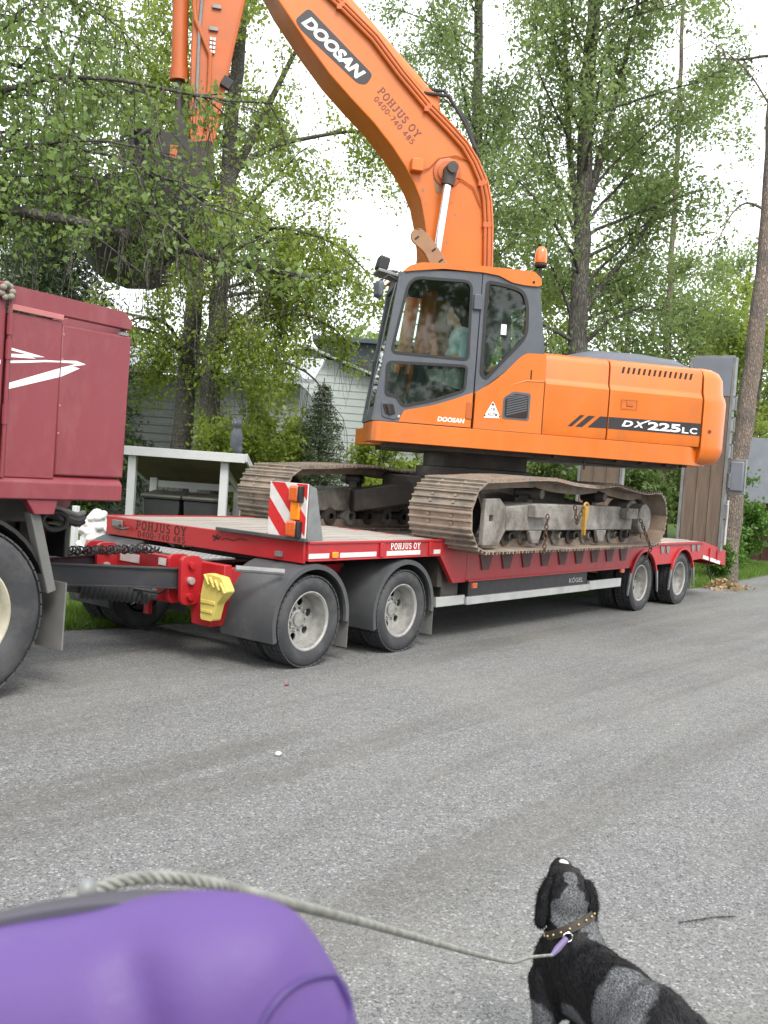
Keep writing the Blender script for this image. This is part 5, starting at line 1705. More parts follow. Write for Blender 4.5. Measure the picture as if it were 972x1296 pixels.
mb.build('white_stripe', M['white_ink'], TK, smooth=False)
# chassis and running gear
for y_ in (1.2, 2.1):
    MB().box(-7.0, -1.75, y_-0.04, y_+0.04, 0.78, 1.08).build('chassis_rail', M['dark_steel'], TK)
MB().box(-1.95, -1.75, 1.1, 2.2, 0.7, 1.1).build('rear_cross_member', M['dark_steel'], TK, bevel=0.01)
MB().box(-5.5, -1.8, 0.9, 2.4, 1.1, 1.285).build('subframe', M['dark_steel'], TK)
MB().prism([(-2.37, 1.285), (-2.14, 1.285), (-2.16, 1.19), (-2.31, 1.19)], TY0-0.005, TY0+0.06).build('stake_pocket', M['truckred'], TK, bevel=0.006)
MB().prism([(-2.02, 1.285), (-1.66, 1.285), (-1.70, 1.20), (-1.86, 1.08)], TY0+0.5, TY0+0.56).build('tail_bracket', M['truckred'], TK, bevel=0.006)
g = MB().obox((-2.20, TY0+0.07, 0.94), (0.30, 0, -1), (0, 1, 0), (1, 0, 0.30), 0.56, 0.08, 0.07).build('mudguard_stay', M['flap'], TK, bevel=0.006)
fl = MB()
ang = R_(12)
pts = [(-2.04, TY0+0.0, 0.735), (-2.07, TY0+0.56, 0.735), (-2.09, TY0+0.56, 0.28), (-2.045, TY0+0.0, 0.28)]
fl.add(pts+[(a+0.012, b, c) for a, b, c in pts], [(0, 1, 2, 3), (7, 6, 5, 4), (0, 4, 5, 1), (1, 5, 6, 2), (2, 6, 7, 3), (3, 7, 4, 0)])
fl.build('mud_flap', M['flap'], TK)
for x in (-2.76, -4.1):
    wheel(TK, x, TY0, -1, 0.56, 0.325, 0.29, True, 'rim_cream', 0.16, 10)
    wheel(TK, x, TY1, 1, 0.56, 0.325, 0.29, True, 'rim_cream', 0.16, 10)
    MB().tube([(x, TY0+0.4, 0.56), (x, TY1-0.4, 0.56)], 0.09, 10).build('axle', M['dark_steel'], TK)
MB().prism(arc((-2.76, 0.56), 0.64, 20, 160, 16)+arc((-2.76, 0.56), 0.615, 160, 20, 16), TY0+0.05, TY0+0.66).build('inner_mudguard', M['black'], TK)
# hoses, pale lines and tail lamp below the body
for k, (z, m_) in enumerate(((1.20, 'galv'), (1.16, 'fender'), (1.13, 'black'))):
    MB().tube([(-2.0, 0.75+0.05*k, z+0.05), (-1.85, 0.80, z), (-1.70, 0.9, z-0.03), (-1.55, 1.0, z-0.06), (-1.42, 1.1, z-0.05)], 0.02, 8).build('air_line', M[m_], TK)
mb = MB().tube([(-2.0+0.1*math.cos(t_), 0.62, 1.13+0.06*math.sin(t_)) for t_ in np.linspace(0, 6.28, 17)[:-1]], 0.02, 8, closed=True)
mb.build('spare_hose_loop', M['black'], TK)
MB().box(-1.83, -1.78, 0.95, 1.02, 0.86, 1.06).build('tail_lamp', M['amberred'], TK, bevel=0.015)
MB().box(-1.84, -1.80, 0.72, 0.95, 0.86, 1.08).build('lamp_housing', M['black'], TK, bevel=0.01)
MB().box(-2.2, -2.0, 1.15, 1.42, 0.60, 0.80).build('tow_coupling', M['dark_steel'], TK, bevel=0.02)

# ------------------------------------------------------------------ white shelter with bins, owl
ShO = Vector((3.0, 6.1, 0)); sx = Vector((0.602, -0.798, 0)); sy = Vector((0.798, 0.602, 0))


def SHT(a, b, z):
    return ShO + sx*a + sy*b + Vector((0, 0, z))


SHZ = lawn_z(3.3, 5.6)
SH = thing('bin_shelter', 'open white-painted bin shelter with a flat roof behind the trailer', 'shelter', SHT(0.6, 0.6, SHZ))
for a, b, zt in ((0.0, 0.0, 1.60), (1.30, 0.0, 1.60), (0.0, 1.35, 1.27), (1.30, 1.35, 1.27)):
    MB(SHT).box(a-0.055, a+0.055, b-0.055, b+0.055, SHZ, zt).build('post', M['whitewood'], SH, bevel=0.005)


def rz(b):
    return 1.60-0.24*(b+0.14)


MB(SHT).box(-0.16, 1.60, -0.17, -0.14, 1.59, 1.715).build('roof_fascia', M['whitewood'], SH, bevel=0.004)
MB(SHT).prism([(-0.139, rz(-.139)+0.11), (1.6, rz(1.6)+0.11), (1.6, rz(1.6)+0.085), (-0.139, rz(-.139)+0.085)], -0.16, 1.60, 'yz').build('roof_sheet', M['roofmetal'], SH)
for a in (-0.19, 1.601):
    MB(SHT).prism([(-0.17, rz(-.17)+0.115), (1.6, rz(1.6)+0.115), (1.6, rz(1.6)-0.0), (-0.17, rz(-.17)-0.0)], a, a+0.028, 'yz').build('roof_fascia', M['whitewood'], SH, bevel=0.004)
for k in range(11):
    b0_ = -0.135+k*0.155
    b1_ = b0_+0.148
    MB(SHT).prism([(b0_, rz(b0_)+0.04), (b1_, rz(b1_)+0.04), (b1_, rz(b1_)+0.02), (b0_, rz(b0_)+0.02)], -0.155, 1.595, 'yz').build('soffit_board', M['soffit'], SH)
MB(SHT).box(0.056, 1.244, 1.32, 1.35, 1.13, 1.23).build('rear_board', M['whitewood'], SH)
MB(SHT).prism([(0.056, 1.55), (1.29, 1.25), (1.29, 1.13), (0.056, 1.43)], 1.28, 1.31, 'yz').build('side_board', M['whitewood'], SH)
for k in range(2):
    a0 = 0.10+k*0.59
    bn = thing('wheelie_bin', 'dark wheeled bin with grey lid inside the shelter, %s' % ('beside the truck' if k == 0 else 'below the owl'), 'bin', SHT(a0+0.27, 0.6, SHZ), group='bins in the shelter')
    w_ = 0.54
    vs = []
    for z, g_ in ((SHZ, 0.06), (0.99, 0.0)):
        vs += [(a0+g_, 0.25+g_, z), (a0+w_-g_, 0.25+g_, z), (a0+w_-g_, 0.95-g_, z), (a0+g_, 0.95-g_, z)]
    MB(SHT).add(vs, [(3, 2, 1, 0), (4, 5, 6, 7), (0, 1, 5, 4), (1, 2, 6, 5), (2, 3, 7, 6), (3, 0, 4, 7)]).build('bin_body', M['bin'], bn, bevel=0.02)
    MB(SHT).box(a0-0.015, a0+w_+0.015, 0.22, 1.0, 0.995, 1.02).build('bin_rim', M['bin'], bn, bevel=0.008)
    MB(SHT).obox((a0+w_/2, 0.61, 1.05), (1, 0, 0), (0, 1, 0.05), (0, -0.05, 1), w_+0.03, 0.8, 0.04).build('bin_lid', M['binlid'], bn, bevel=0.015)
ow = SHT(1.42, 0.1, 1.716)
S_ = [('e', ow+Vector((0, 0, .20)), .095, .085, .19), ('e', ow+Vector((-.01, 0, .42)), .075, .075, .08), ('e', ow+Vector((.03, -.03, .06)), .06, .05, .07)]
S_ += [('t', [ow+Vector((-.04, .03*s+.0, .47)), ow+Vector((-.05, .05*s, .52))], [.02, .006]) for s in (-1, 1)]
vv, ff = blob(S_, 0.014, 3)
OW = raw_obj('owl_figure', vv, ff, M['owl'], None, recalc=False)
tag(OW, 'grey decoy owl perched on the roof of the white shelter', 'figurine')
for s in (-1, 1):
    MB().sphere(ow+Vector((-.068, .028*s, .43)), .014, .014, .014, 8, 6).build('eye', M['brass'], OW)

# white garden stone and a white post beyond the drawbar
rng2 = np.random.default_rng(3)
S_ = [('e', Vector((0.47, 3.46, 0.55)), .17, .15, .47)]
for k in range(60):
    a, z = rng2.uniform(0, 6.28), rng2.uniform(0.15, 0.98)
    r = 0.165*math.sqrt(max(0.05, 1-((z-0.55)/0.47)**2))
    S_.append(('e', Vector((0.47+r*math.cos(a), 3.46+r*math.sin(a), z)), .045, .045, .04))
vv, ff = blob(S_, 0.012, 2)
tag(raw_obj('white_stone', vv, ff, M['stone'], None, recalc=False), 'knobbly white garden stone standing behind the front end of the trailer', 'stone')
tag(MB().box(0.60, 0.66, 4.02, 4.08, lawn_z(.6, 4)-0.01, 1.0).build('white_post', M['whitewood'], None, bevel=0.005), 'slim white wooden post on the grass behind the drawbar', 'post')

# ------------------------------------------------------------------ buildings
def board_wall(parent, p0, p1, z0, z1, mat, bh=0.16, top=None):
    """horizontal weatherboards between two ground points; top(t) gives the wall height for gables"""
    p0, p1 = Vector((*p0, 0)), Vector((*p1, 0))
    d = (p1-p0); L_ = d.length; d.normalize()
    n = Vector((d.y, -d.x, 0))
    if n.dot(Vector((-6, -5, 0))-p0) < 0:
        n = -n
    k = 0
    z = z0
    while z < z1-0.02:
        zt = min(z+bh, z1)
        a, b = 0.0, L_
        if top:
            # trim under the gable slope
            ts = [t for t in np.linspace(0, 1, 201) if top(t) > (z+zt)/2]
            if not ts:
                break
            a, b = ts[0]*L_, ts[-1]*L_
        q = [p0+d*a+n*0.03+Vector((0, 0, z)), p0+d*b+n*0.03+Vector((0, 0, z)), p0+d*b+n*0.012+Vector((0, 0, zt+0.012)), p0+d*a+n*0.012+Vector((0, 0, zt+0.012))]
        r = [x-n*0.02 for x in q]
        MB().add(q+r, [(0, 1, 2, 3), (7, 6, 5, 4), (0, 4, 5, 1), (1, 5, 6, 2), (2, 6, 7, 3), (3, 7, 4, 0)]).build('weatherboard', mat, parent)
        z = zt


# long low outbuilding on the left
GA = thing('outbuilding', 'low pale grey boarded outbuilding with a metal roof behind the birches', 'building', (8.2, 11.5, 0.2))
p0, p1 = (6.4, 13.25), (9.6, 9.05)
dG = (Vector((*p1, 0))-Vector((*p0, 0))).normalized(); nG = Vector((-dG.y, dG.x, 0))
if nG.dot(Vector((1, 1, 0))) < 0:
    nG = -nG
w = [Vector((*p0, 0.1)), Vector((*p1, 0.1)), Vector((*p1, 0.1))+nG*5, Vector((*p0, 0.1))+nG*5]
mb = MB(); mb.add([tuple(a) for a in w]+[(a.x, a.y, 3.3) for a in w], [(0, 1, 5, 4), (1, 2, 6, 5), (2, 3, 7, 6), (3, 0, 4, 7), (4, 5, 6, 7)])
wl_ = mb.build('wall', M['siding'], GA)
board_wall(wl_, p0, p1, 0.2, 3.3, M['siding'], 0.17)
a, b = Vector((*p0, 3.30))-nG*0.45-dG*0.3, Vector((*p1, 3.30))-nG*0.45+dG*0.3
mb = MB(); pts = [a, b, b+nG*3.0+Vector((0, 0, 0.75)), a+nG*3.0+Vector((0, 0, 0.75))]
mb.add(pts+[q+Vector((0, 0, 0.09)) for q in pts], [(3, 2, 1, 0), (4, 5, 6, 7), (0, 1, 5, 4), (1, 2, 6, 5), (2, 3, 7, 6), (3, 0, 4, 7)])
rf_ = mb.build('roof', M['roofmetal'], GA)
for k in range(22):
    t = a+(b-a)*(k/21.0)+Vector((0, 0, 0.095))
    MB().tube([t, t+nG*3.0+Vector((0, 0, 0.75))], 0.02, 5).build('roof_rib', M['roofmetal'], rf_)
# gable-ended house
GB = thing('gabled_house', 'pale boarded house with a low gable facing the yard behind the small spruce', 'house', (13.8, 11.9, 0.2))
p0, p1 = (11.9, 14.45), (15.75, 9.35)
top = lambda t: 3.35 + 1.25*(1-abs(t-0.40)/(0.40 if t < 0.40 else 0.60))
d = (Vector((*p1, 0))-Vector((*p0, 0))); L_ = d.length; d.normalize(); n = Vector((-d.y, d.x, 0))
if n.dot(Vector((1, 1, 0))) < 0:
    n = -n
mb = MB(); P0, P1 = Vector((*p0, 0.1)), Vector((*p1, 0.1))
ap_ = P0+d*L_*0.40+Vector((0, 0, 4.5))
fr_ = [P0, P1, P1+Vector((0, 0, 3.2)), ap_, P0+Vector((0, 0, 3.2))]
mb.add(fr_+[q+n*6 for q in fr_], [(0, 1, 2, 3, 4), (9, 8, 7, 6, 5)]+[(i, (i+1) % 5, (i+1) % 5+5, i+5) for i in range(5)])
wl_ = mb.build('wall', M['siding2'], GB)
board_wall(wl_, p0, p1, 0.2, 4.55, M['siding2'], 0.19, top)
for s in (0, 1):
    e = (P0+Vector((0, 0, 3.25))-d*0.35-Vector((0, 0, .2))) if s == 0 else (P1+Vector((0, 0, 3.25))+d*0.35-Vector((0, 0, .15)))
    k_ = ap_+Vector((0, 0, 0.06))
    pts = [e-n*0.35, k_-n*0.35, k_+n*6, e+n*6]
    mb = MB(); mb.add(pts+[q+Vector((0, 0, 0.06)) for q in pts], [(3, 2, 1, 0), (4, 5, 6, 7), (0, 1, 5, 4), (1, 2, 6, 5), (2, 3, 7, 6), (3, 0, 4, 7)])
    mb.build('roof', M['roofmetal'], GB)
# dark slate-clad house behind it
GC = thing('slate_house', 'dark slate-grey house with a flat top rising behind the gable', 'house', (20.5, 17.5, 0.2))
def GT(a, b, z):
    return Vector((19.72, 17.4, 0))+Vector((0.6057, -0.7948, 0))*a+Vector((0.795, 0.606, 0))*b+Vector((0, 0, z))
gw = MB(GT); gw.box(0, 3.4, 0, 5, 0.1, 5.85); wl_ = gw.build('wall', M['slate'], GC)
for a0, w_ in ((0.12, 0.85), (1.15, 0.5), (1.8, 0.9)):
    wd = MB(GT).box(a0, a0+w_, -0.03, -0.001, 4.6, 5.45).build('window', M['cabgrey'], GC)
    MB(GT).box(a0+0.06, a0+w_-0.06, -0.04, -0.031, 4.66, 5.39).build('pane', M['houseglass'], wd)
MB(GT).box(-0.35, 3.75, -0.4, 5.4, 5.86, 6.0).build('roof', M['slate'], GC)
# grey shed on the right
def RT(a, b, z):
    return Vector((18.05, 2.72, 0))+Vector((0.6057, -0.7948, 0))*a+Vector((0.795, 0.606, 0))*b+Vector((0, 0, z))
GD = thing('lean_to_shed', 'grey sheet-metal lean-to with rust-brown boards below behind the pine', 'shed', RT(1.5, 1.5, 0))
MB(RT).box(0.0, 5.0, 0.0, 0.06, 1.50, 3.05).build('fascia', M['shedgrey'], GD)
MB(RT).box(0.0, 5.0, 0.061, 4.0, 2.9, 3.0).build('roof', M['shedgrey'], GD)
for k in range(18):
    MB(RT).box(0.1+k*0.27, 0.1+k*0.27+0.255, 1.4, 1.43, 0.0, 2.89).build('board', M['shedred'], GD)
MB(RT).box(0.05, 5.0, 1.43, 3.9, 0.0, 2.89).build('wall', M['shedred'], GD)
for k in range(30):
    MB(RT).box(0.02+k*0.166, 0.02+k*0.166+0.09, 0.0, 0.05, 1.455, 1.499).build('drip_tooth', M['shedred'], GD)

# ------------------------------------------------------------------ vegetation
def fast_mesh(name, verts, quads, mat, parent=None, smooth=False):
    verts = np.asarray(verts, np.float32)
    quads = np.asarray(quads, np.int32)
    lo, hi = verts.min(0), verts.max(0)
    org = np.array([(lo[0]+hi[0])/2, (lo[1]+hi[1])/2, lo[2]], np.float32)
    me = bpy.data.meshes.new(name)
    k = quads.shape[1]
    me.vertices.add(len(verts)); me.vertices.foreach_set('co', (verts-org).ravel())
    me.loops.add(quads.size); me.loops.foreach_set('vertex_index', quads.ravel())
    me.polygons.add(len(quads))
    me.polygons.foreach_set('loop_start', np.arange(0, quads.size, k, dtype=np.int32))
    me.polygons.foreach_set('loop_total', np.full(len(quads), k, np.int32))
    if smooth:
        me.polygons.foreach_set('use_smooth', np.ones(len(quads), bool))
    me.update(calc_edges=True)
    me.materials.append(mat)
    o = bpy.data.objects.new(name, me)
    return link(o, parent, Matrix.Translation(Vector(org.tolist())))


def leaf_quads(pos, size, rg, aspect=0.62, up=0.35, hang=None):
    n = len(pos)
    nr = rg.normal(size=(n, 3)); nr[:, 2] += up
    nr /= np.linalg.norm(nr, axis=1, keepdims=True)
    t = rg.normal(size=(n, 3))
    if hang is not None:
        t = t*0.5+np.array([0, 0, -hang])
    t -= nr*np.sum(t*nr, 1, keepdims=True)
    t /= np.linalg.norm(t, axis=1, keepdims=True)+1e-9
    b = np.cross(nr, t)
    s = (size*np.clip(rg.lognormal(-0.05, 0.33, n), 0.4, 1.7))[:, None]
    a0 = pos-t*s*0.5; a2 = pos+t*s*0.5
    mid = pos-t*s*0.08
    a1 = mid+b*s*aspect*0.5; a3 = mid-b*s*aspect*0.5
    v = np.stack([a0, a1, a2, a3], 1).reshape(-1, 3)
    q = np.arange(n*4).reshape(-1, 4)
    return v, q


class Skel:
    def __init__(self):
        self.v = []; self.q = []; self.n = 0

    def tube(self, pts, r, n):
        pts = np.asarray(pts, float); m = len(pts)
        r = np.asarray(r, float)
        t = np.gradient(pts, axis=0); t /= np.linalg.norm(t, axis=1, keepdims=True)+1e-9
        ref = np.array([1.0, 0.13, 0.05]) if abs(t[0][2]) > 0.6 else np.array([0.05, 0.1, 1.0])
        a = np.cross(t, ref); a /= np.linalg.norm(a, axis=1, keepdims=True)+1e-9
        b = np.cross(t, a)
        th = np.linspace(0, 2*np.pi, n, endpoint=False)
        ring = pts[:, None, :]+r[:, None, None]*(a[:, None, :]*np.cos(th)[None, :, None]+b[:, None, :]*np.sin(th)[None, :, None])
        self.v.append(ring.reshape(-1, 3))
        i = np.arange(m-1)[:, None]*n; k = np.arange(n)[None, :]; k2 = (k+1) % n
        q = np.stack([i+k, i+k2, i+n+k2, i+n+k], -1).reshape(-1, 4)+self.n
        self.q.append(q); self.n += m*n

    def build(self, name, mat, parent):
        return fast_mesh(name, np.concatenate(self.v), np.concatenate(self.q), mat, parent, True)


def resample(pts, n):
    pts = np.asarray(pts, float)
    d = np.concatenate([[0], np.cumsum(np.linalg.norm(np.diff(pts, axis=0), axis=1))])
    s = np.linspace(0, d[-1], n)
    out = np.stack([np.interp(s, d, pts[:, k]) for k in range(3)], 1)
    for _ in range(2):
        out[1:-1] = 0.25*out[:-2]+0.5*out[1:-1]+0.25*out[2:]
    return out


def wander(p0, d, L, n, droop, wob, rg):
    p = [np.asarray(p0, float)]
    d = np.asarray(d, float)/np.linalg.norm(d)
    st = L/(n-1)
    for i in range(n-1):
        d = d+rg.normal(0, wob, 3)+np.array([0, 0, -droop])
        d /= np.linalg.norm(d)
        p.append(p[-1]+d*st)
    return np.array(p)


def tree(name, label, trunk, r0, r1, bark, leaf, seed, limbs=(), n_limbs=26, t0=0.3, Lmax=4.0, Lmin=1.0, elev=35, droop=0.03, sub=7, subL=1.2,
         hang=0, hangL=0.8, leaves=30, leaf_size=0.07, sig=0.10, shape=None, keep=None, group=None, azim=None, needle=False, cat='tree', leafup=0.35):
    rg = np.random.default_rng(seed)
    tr = resample(trunk, 24)
    root = thing(name, label, cat, tuple(tr[0]), group)
    sk = Skel()
    rad = np.linspace(r0, r1, 24); rad[0] *= 1.25
    wob = rg.normal(0, r0*0.12, (24, 3)); wob[:, 2] = 0; wob[0] = 0
    tr = tr+wob
    sk.tube(tr, rad, 12)
    paths = []
    for lp, lr in limbs:
        p = resample(lp, 12)
        sk.tube(p, np.linspace(lr, lr*0.25, 12), 7)
        paths.append((p, lr))
    for i in range(n_limbs):
        t = t0+(1-t0)*((i+rg.random())/n_limbs)
        idx = t*23
        k = int(min(22, idx)); p0 = tr[k]+(tr[k+1]-tr[k])*(idx-k)
        az = rg.uniform(0, 2*np.pi) if azim is None else rg.uniform(*azim)
        el = R_(elev*rg.uniform(0.5, 1.4))
        s_ = shape((t-t0)/(1-t0)) if shape else math.sin(math.pi*min(1, 0.25+0.75*(t-t0)/(1-t0)))
        L_ = Lmin+(Lmax-Lmin)*s_*rg.uniform(0.65, 1.1)
        p = wander(p0, (math.cos(az)*math.cos(el), math.sin(az)*math.cos(el), math.sin(el)), L_, 10, droop, 0.10, rg)
        lr = max(0.010, (r0+(r1-r0)*t)*0.24)
        sk.tube(p, np.linspace(lr, 0.008, 10), 6)
        paths.append((p, lr))
    leafpos = []
    subs = []
    for p, lr in paths:
        L_ = np.linalg.norm(np.diff(p, axis=0), axis=1).sum()
        ns = max(3, int(sub*L_/2.5))
        for j in range(ns):
            t = rg.uniform(0.22, 1.0)
            idx = t*(len(p)-1); k = int(min(len(p)-2, idx))
            q0 = p[k]+(p[k+1]-p[k])*(idx-k)
            d = (p[k+1]-p[k]); d /= np.linalg.norm(d)
            d = d+rg.normal(0, 0.75, 3); d[2] -= droop*4
            q = wander(q0, d, subL*rg.uniform(0.5, 1.2), 6, droop*2.0, 0.16, rg)
            sk.tube(q, np.linspace(0.010, 0.004, 6), 4)
            subs.append(q)
    hangs = []
    if hang:
        for q in subs:
            for j in range(hang):
                k = rg.integers(1, len(q))
                h_ = wander(q[k], (rg.normal(0, .35), rg.normal(0, .35), -1), hangL*rg.uniform(0.4, 1.2), 6, 0.2, 0.08, rg)
                sk.tube(h_, np.linspace(0.005, 0.0025, 6), 3)
                hangs.append(h_)
    carriers = subs+hangs
    for q in carriers:
        n_ = rg.poisson(leaves*(0.6 if len(hangs) and q is not None else 1.0))
        if n_ == 0:
            continue
        idx = rg.uniform(0.1, 1, n_)*(len(q)-1)
        k = np.minimum(idx.astype(int), len(q)-2)
        pos = q[k]+(q[k+1]-q[k])*(idx-k)[:, None]+rg.normal(0, sig, (n_, 3))
        leafpos.append(pos)
    pos = np.concatenate(leafpos)
    if keep is not None:
        pos = pos[keep(pos)]
    sk.build('trunk', bark, root)
    if needle:
        v, q = leaf_quads(pos, leaf_size, rg, 0.16, 0.3)
    else:
        v, q = leaf_quads(pos, leaf_size, rg, 0.66, leafup, 0.5 if hang else None)
    fast_mesh('crown', v, q, leaf, root)
    return root


def bush(name, label, c, rx, ry, h, n, leaf, size, seed, stems=14, group=None, cat='bush', aspect=0.6, bark=None):
    rg = np.random.default_rng(seed)
    root = thing(name, label, cat, c, group)
    sk = Skel()
    c = np.array(c)
    tips = []
    for i in range(stems):
        a = rg.uniform(0, 6.28); rr = math.sqrt(rg.random())
        tip = c+np.array([rx*rr*math.cos(a), ry*rr*math.sin(a), h*(1-0.5*rr*rr)*rg.uniform(0.7, 1.05)])
        p = np.array([c+(tip-c)*t*np.array([t**0.5 if t > 0 else 0]*2+[1]) for t in np.linspace(0, 1, 7)])+rg.normal(0, 0.02, (7, 3))
        p[0] = c+np.array([rg.normal(0, rx*.1), rg.normal(0, ry*.1), 0])
        sk.tube(p, np.linspace(0.014, 0.004, 7), 5)
        for j in range(7):
            k = rg.integers(2, 7)
            q = wander(p[k], rg.normal(0, 1, 3)+np.array([0, 0, 0.2]), rx*0.45*rg.uniform(0.4, 1.2), 5, 0.04, 0.2, rg)
            sk.tube(q, np.linspace(0.006, 0.003, 5), 3)
            tips.append(q)
    T = np.concatenate(tips)
    pos = T[rg.integers(0, len(T), n)]+rg.normal(0, rx*0.08, (n, 3))
    pos = pos[pos[:, 2] > c[2]+0.02]
    v, q = leaf_quads(pos, size, rg, aspect, 0.5)
    sk.build('stems', bark or M['bark_dark'], root)
    fast_mesh('foliage', v, q, leaf, root)
    return root


def spruce(name, label, base, h, r, n, seed, leaf, group=None, size=0.09):
    rg = np.random.default_rng(seed)
    root = thing(name, label, 'tree', base, group)
    sk = Skel(); b = np.array(base, float)
    tr = np.stack([np.full(12, b[0]), np.full(12, b[1]), b[2]+np.linspace(0, h, 12)], 1)
    sk.tube(tr, np.linspace(0.02+h*0.012, 0.008, 12), 8)
    pos, ax = [], []
    lev = max(9, int(h/(0.11 if h < 4 else 0.22)))
    for i in range(lev):
        t = 0.08+0.9*i/lev
        k = 8 if h < 3 else 11
        for j in range(k):
            a = 6.28*j/k+i*0.7+rg.normal(0, .15)
            L_ = r*(1-t)**0.85*rg.uniform(0.8, 1.1)+0.04
            p = wander((b[0], b[1], b[2]+h*t), (math.cos(a), math.sin(a), 0.12), L_, 6, 0.05, 0.05, rg)
            sk.tube(p, np.linspace(0.010, 0.003, 6), 4)
            n_ = int(n*L_/r/lev/k*2.2)+6
            idx = rg.uniform(0.05, 1, n_)*5; kk = np.minimum(idx.astype(int), 4)
            q = p[kk]+(p[kk+1]-p[kk])*(idx-kk)[:, None]
            side = np.array([-math.sin(a), math.cos(a), 0])
            w_ = rg.normal(0, 0.18*L_+0.02, n_)
            q = q+side*w_[:, None]+rg.normal(0, 0.015, (n_, 3))-np.array([0, 0, 1])*np.abs(w_)[:, None]*0.35
            pos.append(q)
    pos = np.concatenate(pos)+rg.normal(0, 0.02 if h < 4 else 0.08, (sum(len(a_) for a_ in pos), 3))
    v, q = leaf_quads(pos, size, rg, 0.22, 0.6)
    sk.build('trunk', M['bark_dark'], root)
    fast_mesh('crown', v, q, leaf, root)
    return root


# near birch whose branches reach in front of the bucket; its stem stands left of the picture
LIMBA = ([(-0.85, 6.1, 4.1), (-0.35, 4.9, 4.75), (-0.05, 3.95, 4.72), (0.11, 3.23, 4.59), (0.26, 2.68, 4.41), (0.43, 2.29, 4.22), (0.64, 1.99, 3.98), (0.76, 1.82, 3.69)], 0.03)
LIMBB = ([(-0.85, 6.1, 3.6), (-0.3, 4.5, 4.2), (0.03, 3.48, 4.21), (0.19, 2.93, 4.12), (0.32, 2.42, 3.94), (0.44, 2.07, 3.64), (0.51, 1.96, 3.35)], 0.03)


def keep_near(p):
    cz = p[:, 2]
    lo = np.where(p[:, 0] < 0.15, 3.7, 3.2)+0.25*np.sin(p[:, 0]*2.1)+0.2*np.sin(p[:, 1]*3.3)
    return (cz > lo) & (p[:, 0] > -3)


tree('birch_tree', 'birch reaching over the truck with leafy twigs hanging round the bucket',
     [(-0.95, 6.1, 0.0), (-0.9, 6.2, 2.0), (-0.75, 6.3, 4.5), (-0.5, 6.35, 7.0), (-0.3, 6.3, 10.5)], 0.19, 0.06, M['bark_birch'], M['leaf_near'], 11,
     limbs=[([(-0.82, 6.1, 3.3), (-0.59, 5.09, 3.97), (-0.4, 4.17, 4.0), (-0.33, 3.45, 3.91), (0.01, 3.02, 3.77), (0.33, 2.63, 3.74), (0.6, 2.21, 3.57), (0.93, 1.82, 3.47), (1.31, 1.37, 3.46)], 0.085),
            ([(-0.84, 6.1, 4.6), (-0.01, 4.37, 5.49), (0.06, 3.64, 5.38), (0.38, 2.62, 5.24), (0.55, 2.39, 5.07), (0.78, 2.08, 5.01), (0.97, 1.82, 5.11)], 0.04),
            ([(-0.7, 6.2, 5.5), (-0.1, 5.2, 6.4), (0.4, 4.6, 6.7), (0.75, 4.2, 6.6)], 0.035),
            ([(-0.7, 6.2, 5.0), (-0.5, 5.0, 5.6), (-0.3, 4.2, 5.9)], 0.035),
            ([(-0.8, 6.2, 4.2), (-0.2, 5.3, 4.9), (0.3, 4.5, 5.1), (0.65, 4.0, 4.9)], 0.03),
            ([(-0.85, 6.1, 4.0), (-0.4, 4.2, 4.6), (0.1, 3.0, 4.7), (0.4, 2.5, 4.5)], 0.03), ([(-0.85, 6.1, 3.8), (-0.5, 4.3, 4.3), (0.0, 3.2, 4.35), (0.3, 2.7, 4.1)], 0.03),
            LIMBA, LIMBB],
     n_limbs=20, t0=0.42, Lmax=3.2, Lmin=1.2, elev=25, droop=0.06, sub=14, subL=0.9, hang=3, hangL=0.7, leaves=30, leaf_size=0.064, sig=0.07, azim=(-1.9, 0.6), keep=keep_near)

GT_ = 'birches behind the trailer'


def keep_mid(p):
    """the skirt of the crown is lifted on its right side, over the gable"""
    side = (p[:, 0]-5.67)*0.68-(p[:, 1]-7.34)*0.73
    ragged = 0.25*np.sin(p[:, 0]*5.1)+0.25*np.sin(p[:, 1]*4.3)
    return p[:, 2] > np.where(side > 1.35, 3.6+ragged, 2.25+ragged)

